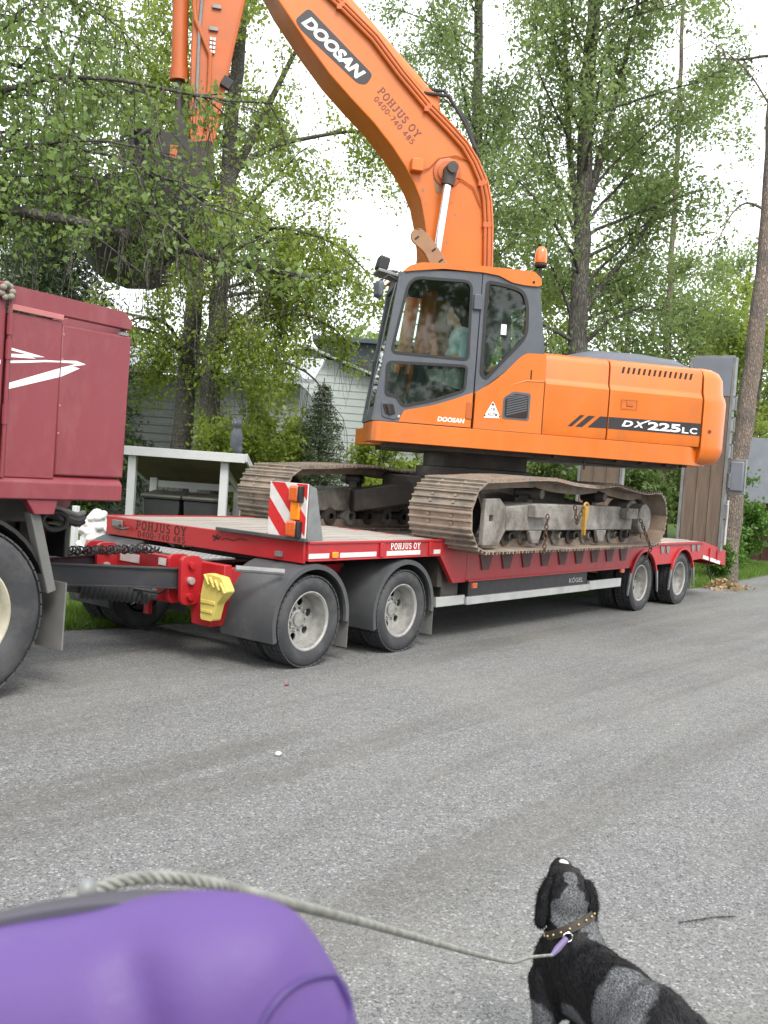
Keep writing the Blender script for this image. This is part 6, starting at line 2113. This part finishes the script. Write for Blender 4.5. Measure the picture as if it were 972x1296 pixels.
tree('birch_tree', 'tall pale-barked birch rising behind the dipper arm with drooping light green twigs',
     [(5.67, 7.34, 0.1), (5.65, 7.5, 1.88), (5.69, 7.52, 2.96), (5.77, 7.54, 4.72), (5.81, 7.6, 6.47), (5.89, 7.62, 8.22), (5.96, 7.65, 9.97), (6.0, 7.75, 12.5)], 0.20, 0.07, M['bark_birch'], M['leaf_birch'], 21,
     limbs=[([(5.8, 7.61, 6.2), (6.15, 7.23, 7.4), (6.48, 6.87, 8.6), (6.7, 6.6, 9.3)], 0.09), ([(5.81, 7.6, 6.4), (6.19, 7.14, 6.98), (7.04, 6.04, 7.35), (7.5, 5.5, 7.4)], 0.06),
            ([(5.7, 7.5, 3.6), (6.3, 6.7, 4.6), (7.0, 5.8, 4.9), (7.3, 5.4, 4.6)], 0.05), ([(5.7, 7.5, 3.2), (6.0, 6.9, 4.0), (6.5, 6.2, 4.2), (6.9, 5.8, 3.9)], 0.05),
            ([(5.7, 7.5, 4.2), (5.2, 7.2, 5.0), (4.6, 7.2, 5.2)], 0.05), ([(5.7, 7.5, 3.0), (5.3, 6.9, 3.9), (5.2, 6.4, 4.0)], 0.04), ([(5.75, 7.5, 4.6), (6.5, 7.0, 5.6), (7.4, 6.2, 5.6)], 0.05), ([(5.7, 7.5, 2.8), (6.1, 6.7, 3.4), (6.5, 6.0, 3.2), (6.7, 5.7, 2.7)], 0.04), ([(5.7, 7.5, 3.4), (5.4, 6.7, 3.9), (5.5, 6.1, 3.7), (5.6, 5.8, 3.2)], 0.04), ([(5.75, 7.5, 4.9), (5.0, 6.9, 5.6), (4.4, 6.7, 5.3)], 0.04), ([(5.75, 7.5, 5.0), (6.0, 6.6, 5.6), (6.6, 5.6, 5.3), (6.9, 5.2, 4.8)], 0.045)],
     n_limbs=20, t0=0.24, Lmax=2.6, Lmin=1.0, elev=30, droop=0.07, sub=8, subL=0.95, hang=4, hangL=0.85, leaves=95, leaf_size=0.062, sig=0.10, group=GT_, keep=keep_mid)
tree('birch_tree', 'leaning mossy birch behind the bin shelter',
     [(5.75, 8.23, 0.1), (5.78, 8.34, 2.0), (5.86, 8.3, 3.12), (5.9, 8.31, 4.1), (5.85, 8.5, 6.2), (5.7, 8.75, 8.2), (5.6, 9.0, 11.0)], 0.21, 0.06, M['bark_birch'], M['leaf_birch'], 22,
     n_limbs=26, t0=0.24, Lmax=2.8, Lmin=1.0, elev=25, droop=0.07, sub=8, subL=0.95, hang=3, hangL=0.8, leaves=70, leaf_size=0.068, sig=0.10, group=GT_, keep=lambda p: p[:, 2] > 3.0+0.3*np.sin(p[:, 0]*4.1)+0.3*np.sin(p[:, 1]*5.3),
     limbs=[([(5.8, 8.3, 3.0), (5.2, 8.0, 3.8), (4.5, 8.0, 3.9), (4.1, 8.1, 3.6)], 0.05), ([(5.8, 8.3, 3.3), (5.5, 8.9, 4.0), (5.0, 9.5, 4.1)], 0.05)])
# dark conifers at the far left
spruce('spruce_tree', 'tall dark spruce behind the truck body', (5.1, 11.4, 0.2), 7.8, 2.4, 60000, 31, M['needle'], 'dark spruces on the left', 0.12)
spruce('spruce_tree', 'second dark spruce standing between truck body and outbuilding', (6.4, 14.4, 0.2), 6.4, 2.2, 40000, 32, M['needle'], 'dark spruces on the left', 0.13)
spruce('spruce_tree', 'broad spruce at the far end of the yard behind the near birch', (3.2, 14.2, 0.2), 7.0, 2.4, 40000, 33, M['needle'], 'dark spruces on the left', 0.13)
spruce('spruce_sapling', 'young spruce in front of the pale gabled house', (6.82, 5.98, 0.2), 2.92, 0.9, 17000, 34, M['needle'], None, 0.065)

# behind the boom and cab
tree('birch_tree', 'slender sparse birch seen above the boom', [(15.2, 7.98, 0.2), (15.22, 8.39, 5.64), (15.18, 8.77, 10.38), (15.16, 9.02, 13.5), (15.14, 9.3, 18.0)], 0.19, 0.08, M['bark_birch'], M['leaf_birch_b'], 41,
     n_limbs=40, t0=0.28, Lmax=3.4, Lmin=1.2, elev=50, droop=0.02, sub=8, subL=1.2, hang=2, hangL=0.9, leaves=62, leaf_size=0.085, sig=0.15)
tree('deciduous_tree', 'big dark-stemmed tree with upright limbs beyond the engine hood', [(14.02, 4.6, 0.1), (14.02, 4.93, 4.63), (14.02, 5.09, 7.06), (14.06, 5.17, 8.8), (14.09, 5.24, 10.54), (14.16, 5.46, 16.0)], 0.26, 0.10, M['bark_dark'], M['leaf_birch_b'], 42,
     limbs=[([(14.02, 4.97, 5.24), (14.3, 4.66, 6.05), (14.71, 4.17, 6.8), (15.22, 3.6, 8.42)], 0.09), ([(13.98, 4.98, 4.54), (14.41, 4.46, 5.28), (14.93, 3.8, 5.69)], 0.07),
            ([(14.02, 5.09, 7.06), (13.85, 5.44, 8.78), (13.77, 5.71, 11.2), (13.7, 5.9, 13.5)], 0.09), ([(14.05, 5.08, 7.41), (14.32, 4.85, 9.18), (14.66, 4.57, 11.65), (14.8, 4.4, 13.5)], 0.10)],
     n_limbs=44, t0=0.26, Lmax=3.6, Lmin=1.2, elev=45, droop=0.02, sub=9, subL=1.1, hang=1, hangL=0.7, leaves=84, leaf_size=0.086, sig=0.18)
tree('pine_tree', 'slim straight pine behind the big dark-stemmed tree', [(20.97, 5.39, 0.2), (20.98, 5.76, 5.62), (21.12, 5.97, 11.38), (21.14, 6.19, 15.5)], 0.11, 0.05, M['bark_pine'], M['leaf_birch_b'], 43,
     n_limbs=26, t0=0.35, Lmax=2.4, Lmin=0.8, elev=25, droop=0.02, sub=9, subL=0.9, leaves=80, leaf_size=0.10, sig=0.17)
tree('pine_tree', 'stout leaning pine with reddish bark beside the grey shed', [(13.05, 0.96, 0.0), (13.12, 0.96, 2.04), (13.25, 0.9, 3.56), (13.39, 0.84, 5.37), (13.46, 0.88, 7.33), (13.52, 1.0, 10.19), (13.54, 1.14, 13.6)], 0.185, 0.12, M['bark_pine'], M['needle_pine'], 44,
     limbs=[([(13.5, 1.0, 9.0), (13.2, 1.4, 9.7), (12.9, 1.8, 10.05), (12.6, 2.2, 10.3)], 0.022), ([(13.46, 0.88, 7.05), (13.19, 1.24, 7.25), (13.01, 1.45, 6.98), (12.9, 1.6, 6.5)], 0.03)],
     n_limbs=10, t0=0.72, Lmax=2.2, Lmin=1.0, elev=20, droop=0.01, sub=6, subL=0.8, leaves=40, leaf_size=0.07, sig=0.12, needle=False)
FB = 'leafy trees along the back of the yard'
for i, (x, y, h_, r_, sd_, lab) in enumerate(((17.6, 8.2, 8.6, 2.6, 51, 'yellow-green birch filling the gap right of the boom'), (20.9, 6.9, 7.2, 2.6, 52, 'bushy tree low behind the engine hood'),
                                           (25.0, 7.3, 8.0, 3.2, 53, 'rounded tree behind the raised ramp'), (23.5, 3.9, 7.4, 2.6, 54, 'leafy tree over the grey shed roof'),
                                           (29.0, 6.2, 10.0, 3.4, 55, 'tall far tree showing between the slim pine and the stout pine'))):
    tree('leafy_tree', lab, [(x, y, 0.2), (x+.1, y, h_*0.5), (x+.2, y+.1, h_)], 0.12, 0.04, M['bark_dark'], M['leaf_birch' if i in (0, 3) else 'leaf_birch_b'], sd_, n_limbs=34, t0=0.12, Lmax=r_, Lmin=1.0, elev=35, droop=0.02, sub=9, subL=1.1, leaves=75, leaf_size=0.11, sig=0.2, group=FB)
tree('leafy_tree', 'thin young tree left of the cab in front of the slate house', [(9.6, 5.9, 0.2), (9.65, 5.95, 2.2), (9.7, 6.0, 3.9)], 0.04, 0.012, M['bark_dark'], M['leaf_birch'], 56, n_limbs=22, t0=0.1, Lmax=1.0, Lmin=0.4, elev=40, droop=0.03, sub=8, subL=0.5, leaves=18, leaf_size=0.06, sig=0.06)
BG = 'bushes behind the trailer'
bush('bush', 'dark leafy bush between truck and outbuilding', (4.75, 9.5, 0.15), 0.55, 0.6, 2.9, 12000, M['leaf_dark'], 0.09, 61, 26, BG)
bush('bush', 'light green bush left of the small spruce', (6.35, 6.95, 0.2), 1.15, 1.1, 3.1, 32000, M['leaf_birch'], 0.07, 62, 24, BG)
bush('bush', 'light green bush between the small spruce and the cab', (7.9, 5.6, 0.2), 0.8, 0.8, 2.4, 20000, M['leaf_birch'], 0.07, 63, 22, BG)
bush('bush', 'bush seen under the excavator body behind the far track', (9.5, 5.0, 0.2), 1.2, 1.0, 2.2, 20000, M['leaf_birch_b'], 0.08, 64, 22, BG)
bush('bush', 'dark bush seen between the two raised ramps', (13.6, 3.6, 0.15), 1.1, 1.2, 2.9, 24000, M['leaf_dark'], 0.09, 65, 26, BG)
bush('bush', 'lilac-like bush behind the far raised ramp', (15.2, 5.8, 0.15), 1.4, 1.2, 3.0, 24000, M['leaf_birch_b'], 0.10, 66, 24, BG)
bush('bush', 'bright green bush in front of the rust-brown shed boards', (16.6, 2.0, 0.05), 1.0, 0.8, 2.1, 16000, M['weed'], 0.085, 67, 22, BG)
bush('tall_weeds', 'tall green weeds at the foot of the stout pine', (12.55, 0.95, 0.03), 0.4, 0.3, 0.8, 2600, M['weed'], 0.10, 68, 26, None, 'weeds', 0.28)
bush('tall_weeds', 'clump of weeds in front of the shed beside the verge', (14.9, 1.6, 0.03), 0.6, 0.4, 0.7, 2600, M['weed'], 0.11, 69, 24, None, 'weeds', 0.28)

# trees across the yard behind the camera: they show as reflections in the cab glass
for i, (x, y, h_, sd_, lab) in enumerate(((-6.5, -21, 10.5, 81, 'leafy tree across the yard reflected in the cab door glass'), (-1.0, -23, 11, 82, 'second leafy tree across the yard reflected in the rear cab window'), (-12, -20, 9.5, 83, 'broad leafy tree at the far side of the yard'), (5.0, -24, 10.5, 84, 'leafy tree at the end of the row across the yard'))):
    tree('leafy_tree', lab, [(x, y, 0), (x+.1, y, h_*0.5), (x+.2, y+.1, h_)], 0.2, 0.05, M['bark_dark'], M['leaf_birch_b'], sd_, n_limbs=26, t0=0.12, Lmax=3.6, Lmin=1.4, elev=35, droop=0.02, sub=8, subL=1.3, leaves=34, leaf_size=0.22, sig=0.3, group='trees across the yard')

# distant wood closing the horizon
rg = np.random.default_rng(90)
n_ = 110000
ang = rg.uniform(-0.62, 0.62, n_)+0.92
dist = rg.uniform(44, 52, n_)
hmax = 5.2+1.6*np.sin(ang*23)+1.0*np.sin(ang*57+1)
z_ = hmax*rg.random(n_)**0.8
pos = np.stack([-6.05+dist*np.sin(ang), -5.25+dist*np.cos(ang), z_+0.2], 1)
v, q = leaf_quads(pos, 0.33, rg, 0.7, 0.4)
tag(fast_mesh('distant_wood', v, q, M['leaf_birch_b']), 'far green wood along the horizon behind the buildings', 'wood', kind='stuff')

# grass along the verge
def grass(n, region, h0, h1, name, label, mat, seed):
    rg = np.random.default_rng(seed)
    v = []
    P = np.array([region(rg) for _ in range(n)])
    z = np.array([lawn_z(a, b) for a, b in P])
    a = rg.uniform(0, 6.28, n); h = rg.uniform(h0, h1, n); w = rg.uniform(0.003, 0.007, n)*1.4
    lean = rg.normal(0, 0.35, (n, 2))*h[:, None]
    b0 = np.stack([P[:, 0]-w*np.cos(a), P[:, 1]-w*np.sin(a), z], 1)
    b1 = np.stack([P[:, 0]+w*np.cos(a), P[:, 1]+w*np.sin(a), z], 1)
    tp_ = np.stack([P[:, 0]+lean[:, 0], P[:, 1]+lean[:, 1], z+h], 1)
    V = np.stack([b0, b1, tp_], 1).reshape(-1, 3)
    tag(fast_mesh(name, V, np.arange(n*3).reshape(-1, 3), mat), label, 'grass', kind='stuff')


def left_reg(rg):
    x = rg.uniform(-2.5, 3.5)
    return x, edge_y(x)+0.02+abs(rg.normal(0, 0.9))


def right_reg(rg):
    x = rg.uniform(9.5, 18)
    return x, edge_y(x)+0.02+abs(rg.normal(0, 1.2))


grass(26000, left_reg, 0.03, 0.12, 'grass', 'short grass on the verge behind the drawbar', M['grassblade'], 71)
grass(34000, right_reg, 0.03, 0.16, 'grass', 'short grass on the verge beyond the ramps', M['grassblade'], 72)
# heap of dry leaves at the end of the trailer
rg = np.random.default_rng(73)
n_ = 420
px = np.stack([11.6+rg.normal(0, 0.28, n_), 0.55+rg.normal(0, 0.16, n_)], 1)
hz = 0.14*np.exp(-((px[:, 0]-11.6)/0.3)**2-((px[:, 1]-0.55)/0.18)**2)*rg.random(n_)+0.012
v, q = leaf_quads(np.stack([px[:, 0], px[:, 1], hz], 1), 0.10, rg, 0.7, 1.5)
tag(fast_mesh('dry_leaves', v, q, M['dryleaf']), 'small heap of dry brown leaves behind the trailer tail', 'leaves', kind='stuff')

# yellow box hanging from the birch limb above the truck
YB = thing('hanging_box', 'small weathered yellow wooden box hanging from the birch limb above the truck', 'box', (-0.58, 4.1, 3.55))
yb = Vector((-0.575, 4.12, 3.60))
MB().obox(yb+Vector((0, 0, 0.16)), (0.606, -0.795, 0), (0.795, 0.606, 0), (0, 0, 1), 0.10, 0.10, 0.34).build('box_body', M['chock'], YB, bevel=0.006)
MB().obox(yb+Vector((0, 0, 0.345)), (0.606, -0.795, 0), (0.795, 0.606, 0), (0, 0, 1), 0.13, 0.14, 0.025).build('box_lid', M['cast'], YB, bevel=0.004)
MB().tube([yb+Vector((0, 0, 0.35)), yb+Vector((0.01, 0, 0.5))], 0.006, 5).build('hanger_wire', M['rust'], YB)

# ------------------------------------------------------------------ dog
DO = Vector((-3.605, -4.125, 0))
df = Vector((0.475, 0.88, 0)).normalized(); dr = Vector((0.88, -0.475, 0)).normalized()


def D(f, r, z):
    return DO+df*f+dr*r+Vector((0, 0, z))


hh = Vector((0.80, 0.60, 0)).normalized()                # where the head looks
hu = Vector((0, 0, 1))
pit = R_(17)
hf = (hh*math.cos(pit)+hu*math.sin(pit)).normalized()
hup = (hu*math.cos(pit)-hh*math.sin(pit)).normalized()
hl = hup.cross(hf).normalized()                    # dog's left
HB = Vector((-3.598, -4.098, 0.535))
HS = 0.86                                          # head size


def Hd(f, l, u):
    return HB+(hf*f+hl*l+hup*u)*HS


rotH = Matrix((hf, hl, hup)).transposed()
rotB = Matrix((df, -dr, Vector((0, 0, 1)))).transposed()
DOG = thing('dog', 'black and grey roan spaniel on a leash watching the excavator', 'dog', D(-0.15, 0, 0))
q_ = HS
S_ = [('e', D(0.0, 0, .325), .125, .082, .115, rotB), ('e', D(-.10, 0, .345), .18, .088, .106, rotB), ('e', D(-.22, 0, .358), .18, .086, .098, rotB), ('e', D(-.35, 0, .368), .12, .086, .096, rotB),
      ('t', [D(-.05, 0, .375), D(-.01, 0, .435), HB-hf*.025-hup*.025-Vector((0, 0, .03)), HB-hf*.02-hup*.01], [.08, .068, .058, .05]),
      ('e', Hd(-.005, 0, 0), .085*q_, .072*q_, .066*q_, rotH), ('e', Hd(.04, 0, .002), .06*q_, .064*q_, .052*q_, rotH),
      ('t', [Hd(.05, 0, -.008), Hd(.085, 0, -.012), Hd(.118, 0, -.016)], [.052*q_, .047*q_, .042*q_]), ('e', Hd(.150, 0, -.002), .014, .018, .013, rotH),
      ('e', Hd(.075, .036, .022), .016, .013, .013), ('e', Hd(.075, -.036, .022), .016, .013, .013)]
# legs: fore (elbow, wrist, paw) and hind (knee, hock, paw)
for s in (-1, 1):
    S_.append(('t', [D(.03, .055*s, .30), D(-.0, .062*s, .205), D(.025, .062*s, .10), D(.025, .062*s, .042), D(.055, .062*s, .022)], [.046, .036, .027, .024, .025]))
    S_.append(('t', [D(-.37, .065*s, .33), D(-.31, .075*s, .21), D(-.44, .075*s, .115), D(-.43, .075*s, .042), D(-.40, .075*s, .02)], [.078, .048, .026, .023, .025]))
S_.append(('t', [D(-.45, 0, .38), D(-.52, 0, .40), D(-.57, 0, .42)], [.028, .02, .015]))
vv, ff = blob(S_, 0.0085, 4)


def dog_mat(name):
    m, nt, b = new_mat(name)
    L = nt.links
    pos = nt.nodes.new('ShaderNodeNewGeometry').outputs['Position']
    # big irregular patches: roan grey over flank and withers, black elsewhere
    fac = None
    for (c, r) in ((D(-.30, -.05, .42), .085), (D(-.28, -.09, .34), .07), (D(-.0, .045, .445), .05), (D(-.06, .03, .455), .04), (D(-.12, -.09, .235), .075), (D(.02, -.085, .20), .06), (Hd(-.06, 0, .04), .034), (Hd(-.01, 0, .066), .022), (Hd(-.09, .03, -.01), .04), (Hd(-.09, -.04, -.01), .04)):
        vm = nt.nodes.new('ShaderNodeVectorMath'); vm.operation = 'DISTANCE'
        vm.inputs[1].default_value = c
        nz = noise(nt, 13, 4, 0.6, pos)
        ad = nt.nodes.new('ShaderNodeVectorMath'); ad.operation = 'ADD'
        sc = nt.nodes.new('ShaderNodeVectorMath'); sc.operation = 'SCALE'; sc.inputs['Scale'].default_value = 0.07
        sb = nt.nodes.new('ShaderNodeVectorMath'); sb.operation = 'SUBTRACT'; sb.inputs[1].default_value = (.5, .5, .5)
        L.new(nz.outputs['Color'], sb.inputs[0]); L.new(sb.outputs[0], sc.inputs[0]); L.new(sc.outputs[0], ad.inputs[0]); L.new(pos, ad.inputs[1])
        L.new(ad.outputs[0], vm.inputs[0])
        f_ = ramp(nt, vm.outputs['Value'], r*1.08, r*0.92)
        if fac is None:
            fac = f_
        else:
            mx = nt.nodes.new('ShaderNodeMath'); mx.operation = 'MAXIMUM'
            L.new(fac, mx.inputs[0]); L.new(f_, mx.inputs[1]); fac = mx.outputs[0]
    fl = noise(nt, 220, 3, 0.7, pos)
    roan = mixc(nt, ramp(nt, fl.outputs['Fac'], 0.4, 0.62), (0.035, 0.037, 0.042), (0.17, 0.175, 0.18))
    c = mixc(nt, fac, (0.006, 0.0058, 0.0068), roan)
    vm = nt.nodes.new('ShaderNodeVectorMath'); vm.operation = 'DISTANCE'; vm.inputs[1].default_value = Hd(.115, -.004, .028)
    L.new(pos, vm.inputs[0])
    c = mixc(nt, ramp(nt, vm.outputs['Value'], .016, .010), c, (0.75, 0.74, 0.72))
    L.new(c, b.inputs['Base Color'])
    b.inputs['Roughness'].default_value = 0.5
    b.inputs['Specular IOR Level'].default_value = 0.22
    return m


M['dog'] = dog_mat('spaniel_coat')
dbody = raw_obj('body', vv, ff, M['dog'], DOG, recalc=False)
# drooping ears
EARS = []
for s in (-1, 1):
    vE, fE = blob([('t', [Hd(-.0, .058*s, .03), Hd(-.015, .072*s, -.005), HB-Vector((0, 0, .045))+hl*.062*s-hh*.012, HB-Vector((0, 0, .078))+hl*.068*s-hh*.02], [.018, .021, .023, .018])], 0.007, 3)
    raw_obj('ear', vE, fE, M['dog'], DOG, recalc=False)
    EARS.append((vE, fE))
# fur: short strands lying along the coat
nk0, nk1 = D(-.01, 0, .435), HB-hf*.025-hup*.025-Vector((0, 0, .03))
nax = (nk1-nk0).normalized(); na = nax.orthogonal().normalized(); nb_ = nax.cross(na)
cc = nk0+(nk1-nk0)*0.6
rg = np.random.default_rng(5)
fv = []
faces_ = []
for vq, fq in [(vv, ff)]+EARS:
    bm = bmesh.new(); me_ = bpy.data.meshes.new('x'); me_.from_pydata(vq, [], fq); bm.from_mesh(me_); bmesh.ops.recalc_face_normals(bm, faces=bm.faces); bm.normal_update()
    faces_ += [(f_.calc_center_median(), f_.normal.copy(), f_.calc_area()) for f_ in bm.faces]
    bm.free(); bpy.data.meshes.remove(me_)
per = 60000/len(faces_)
for c_, n_, a_ in faces_:
    k = rg.poisson(per)
    if (c_-HB).length < 0.2 and (c_-HB).dot(hf) > 0.03:
        ln0 = 0.006
    else:
        ln0 = 0.016 if (c_-cc).length > 0.085 else 0.007
    for _ in range(k):
        p = c_+Vector(rg.normal(0, .0045, 3))
        p = p-n_*(p-c_).dot(n_)
        flow = (-df*0.8+Vector((0, 0, -0.7))+Vector(rg.normal(0, .35, 3)))
        flow = flow-n_*flow.dot(n_)
        if flow.length < 1e-4:
            continue
        d = (flow.normalized()+n_*0.30).normalized()
        L_ = ln0*rg.uniform(.6, 1.3)
        w_ = d.cross(n_).normalized()*0.0007
        fv += [p-w_-n_*.001, p+w_-n_*.001, p+d*L_]
fast_mesh('fur', np.array([tuple(p) for p in fv]), np.arange(len(fv)).reshape(-1, 3), M['dog'], DOG)
# collar with studs
CL = thing('dog_collar', 'dark leather collar with brass studs round the spaniel neck', 'collar', cc)
ring = [cc+(na*math.cos(t_)+nb_*math.sin(t_))*0.068 for t_ in np.linspace(0, 2*math.pi, 33)[:-1]]
mb = MB()
nR = len(ring)
mb.add([p+nax*.011 for p in ring]+[p-nax*.011 for p in ring]+[cc+(p-cc)*1.05+nax*.011 for p in ring]+[cc+(p-cc)*1.05-nax*.011 for p in ring],
       [(i+2*nR, (i+1) % nR+2*nR, (i+1) % nR+3*nR, i+3*nR) for i in range(nR)]+[(i, (i+1) % nR, (i+1) % nR+2*nR, i+2*nR) for i in range(nR)]+[(i+nR, (i+1) % nR+nR, (i+1) % nR+3*nR, i+3*nR) for i in range(nR)])
mb.build('band', M['leather'], CL)
for k in range(18):
    t_ = 2*math.pi*k/18
    MB().sphere(cc+(na*math.cos(t_)+nb_*math.sin(t_))*0.0735, .004, .004, .004, 8, 6).build('stud', M['brass'], CL)

# ------------------------------------------------------------------ leash: casing near the lens, cord, clip
# the cord runs from the casing to the collar
LR = Vector((0.606, -0.795, 0.0))
cp = [(-5.722, -4.80, 1.388), (-5.712, -4.803, 1.391), (-5.695, -4.809, 1.395), (-5.675, -4.818, 1.395), (-5.652, -4.833, 1.389), (-5.603, -4.832, 1.365), (-5.387, -4.744, 1.251), (-4.77, -4.503, 0.92)]
back_pt = cc+Vector((-0.904, -0.427, 0))*0.074
wdir = (Vector((-0.904, -0.427, 0))*0.55-LR*0.45-Vector((0, 0, 0.35))).normalized()
wend = back_pt+wdir*0.075
cp += [tuple(Vector(cp[-1]).lerp(wend-LR*0.05, 0.55)-Vector((0, 0, 0.02))), tuple(wend-LR*0.05-Vector((0, 0, 0.006))), tuple(wend)]
LE = thing('dog_leash', 'twisted grey-white leash cord running from the purple casing to the dog collar', 'leash', cp[-1])
P = resample(cp, 220)
for _ in range(140):
    P[12:-1] = 0.25*P[11:-2]+0.5*P[12:-1]+0.25*P[13:]
T_ = np.gradient(P, axis=0); s_len = np.linalg.norm(T_, axis=1); T_ /= s_len[:, None]
arc_ = np.concatenate([[0], np.cumsum(np.linalg.norm(np.diff(P, axis=0), axis=1))])
tot = arc_[-1]
nS = int(tot/0.0016)
sS = np.linspace(0, tot, nS)
Ps = np.stack([np.interp(sS, arc_, P[:, k]) for k in range(3)], 1)
Ts = np.gradient(Ps, axis=0); Ts /= np.linalg.norm(Ts, axis=1, keepdims=True)
A_ = np.cross(Ts, [0, 0, 1]); A_ /= np.linalg.norm(A_, axis=1, keepdims=True); B_ = np.cross(Ts, A_)
for k in range(3):
    ph = sS/0.017*2*np.pi+k*2*np.pi/3
    sk = Skel(); sk.tube(Ps+0.0024*(A_*np.cos(ph)[:, None]+B_*np.sin(ph)[:, None]), np.full(nS, 0.0018), 6)
    sk.build('cord_strand', M['rope'], LE)
e0 = Vector(cp[0])
MB().sphere(Vector(cp[1]), .006, .006, .008, 12, 8).build('cord_stop', M['galv'], LE)
# purple webbing end, hook and ring
w0 = Vector(cp[-1])
MB().tube([w0, w0+(back_pt-w0)*0.3, w0+(back_pt-w0)*0.85], [0.005, 0.009, 0.008], 8).build('webbing_end', M['tagpurple'], LE)
mb = MB()
hc = w0+(back_pt-w0)*0.95
mb.tube([hc+LR*(0.012*math.cos(t_))+Vector((0, 0, 1))*(0.012*math.sin(t_)) for t_ in np.linspace(0, 6.28, 13)[:-1]], 0.0025, 6, closed=True)
mb.build('snap_hook', M['chrome'], LE)

# casing: rounded D-shaped body, about 17 cm long, held in the hand below the picture
c0 = Vector((-5.7188, -4.9940, 1.6170))                 # the casing's own axes: along, across, thickness
KX, KY, KZ = Vector((0.6048, -0.7931, 0.0720)), Vector((-0.0102, 0.0826, 0.9965)), Vector((0.7963, 0.6035, -0.0419))


def K(px, py, dz=0.0):
    """a point of the casing in its own axes (metres)"""
    return c0+KX*px+KY*py+KZ*dz


body2 = [(-0.2113, -0.1967), (-0.1814, -0.1834), (-0.1615, -0.1791), (-0.1249, -0.1734), (-0.0983, -0.1661), (-0.0744, -0.1635), (-0.0518, -0.1668), (-0.0379, -0.1734), (-0.0292, -0.1844), (-0.0193, -0.2007), (-0.0113, -0.2200), (-0.0080, -0.2499), (-0.0153, -0.2831), (-0.0352, -0.3030), (-0.0784, -0.3130), (-0.1415, -0.3130), (-0.1947, -0.2897), (-0.2180, -0.2432)]
LC = thing('leash_casing', 'purple plastic retractable leash casing held close to the lens', 'leash casing', K(*(-0.1116, -0.3130)))
cx_, cy_ = (-0.1050, -0.2399)
def solid(poly, layers):
    n = len(poly); vs = []
    for sc, dz in layers:
        vs += [K(cx_+(a-cx_)*sc, cy_+(b-cy_)*sc, dz) for a, b in poly]
    fs = [(i*n+k, i*n+(k+1) % n, (i+1)*n+(k+1) % n, (i+1)*n+k) for i in range(len(layers)-1) for k in range(n)]
    fs += [tuple(range(n-1, -1, -1)), tuple((len(layers)-1)*n+k for k in range(n))]
    return vs, fs


body2 = rnd(body2, 0.03, 5)
LAY = [(0.02, -0.030), (0.12, -0.030), (0.24, -0.0297), (0.35, -0.029), (0.45, -0.0278), (0.55, -0.026), (0.64, -0.0238), (0.72, -0.021), (0.79, -0.018), (0.84, -0.015), (0.89, -0.011), (0.93, -0.007), (0.96, -0.003), (0.985, 0.002), (1.0, 0.008), (1.0, 0.014)]
vs, fs = solid(body2, LAY)
va, vb = Vector((-0.1067, -0.1701)), Vector((-0.0784, -0.2565))
vd = (vb-va).normalized()
for i, p in enumerate(vs):
    q = p-c0
    a_, b_ = q.dot(KX), q.dot(KY)
    w_ = Vector((a_, b_))-va
    dist_ = w_.x*vd.y-w_.y*vd.x
    side_ = dist_
    vs[i] = p+KZ*(0.007*math.exp(-(dist_/0.012)**2)*min(1, max(0, (w_.dot(vd)+0.01)/0.03)))
csg = raw_obj('front_shell', vs, fs, M['purple'], LC, angle=80)
poly3 = [(-0.2180, -0.1917), (-0.1814, -0.1804), (-0.1548, -0.1744), (-0.1283, -0.1704), (-0.1050, -0.1695), (-0.0744, -0.1701), (-0.0552, -0.1751), (-0.0452, -0.1817), (-0.0352, -0.1934), (-0.0269, -0.2067), (-0.0203, -0.2266), (-0.0169, -0.2532), (-0.0219, -0.2831), (-0.0352, -0.3030), (-0.0784, -0.3130), (-0.1415, -0.3130), (-0.1947, -0.2897), (-0.2246, -0.2432)]
poly3 = rnd(poly3, 0.03, 3)
vs, fs = solid(poly3, [(0.995, 0.0145), (0.995, 0.026), (0.96, 0.036), (0.8, 0.042), (0.2, 0.043)])
raw_obj('rear_shell', vs, fs, M['casegrey'], LC, angle=70)
# raised round hub on the side
hc2 = (-0.0326, -0.2166)
ringp = []
for t_ in np.linspace(0, 2*math.pi, 49)[:-1]:
    ringp.append((hc2[0]+0.0185*math.cos(t_), hc2[1]+0.0235*math.sin(t_)))
def shell_z(a, b):
    """depth of the front shell under a point (same layering as the shell)"""
    lay = LAY[:-1]
    th = math.atan2(b-cy_, a-cx_); rr = math.hypot(a-cx_, b-cy_)
    best = None
    n = len(body2)
    for i in range(n):
        p, q = body2[i-1], body2[i]
        # ray-segment
        dx, dy = math.cos(th), math.sin(th)
        ex, ey = q[0]-p[0], q[1]-p[1]
        den = dx*ey-dy*ex
        if abs(den) < 1e-12:
            continue
        t = ((p[0]-cx_)*ey-(p[1]-cy_)*ex)/den
        u = ((p[0]-cx_)*dy-(p[1]-cy_)*dx)/den
        if t > 0 and -1e-6 <= u <= 1+1e-6:
            best = t if best is None else max(best, t)
    k = rr/best if best else 0
    return float(np.interp(k, [l[0] for l in lay], [l[1] for l in lay]))


mb = MB()
mb.tube([K(a, b, shell_z(a, b)-0.0006) for a, b in ringp], 0.0016, 8, closed=True)
mb.build('hub_ring', M['purple_dark'], LC)
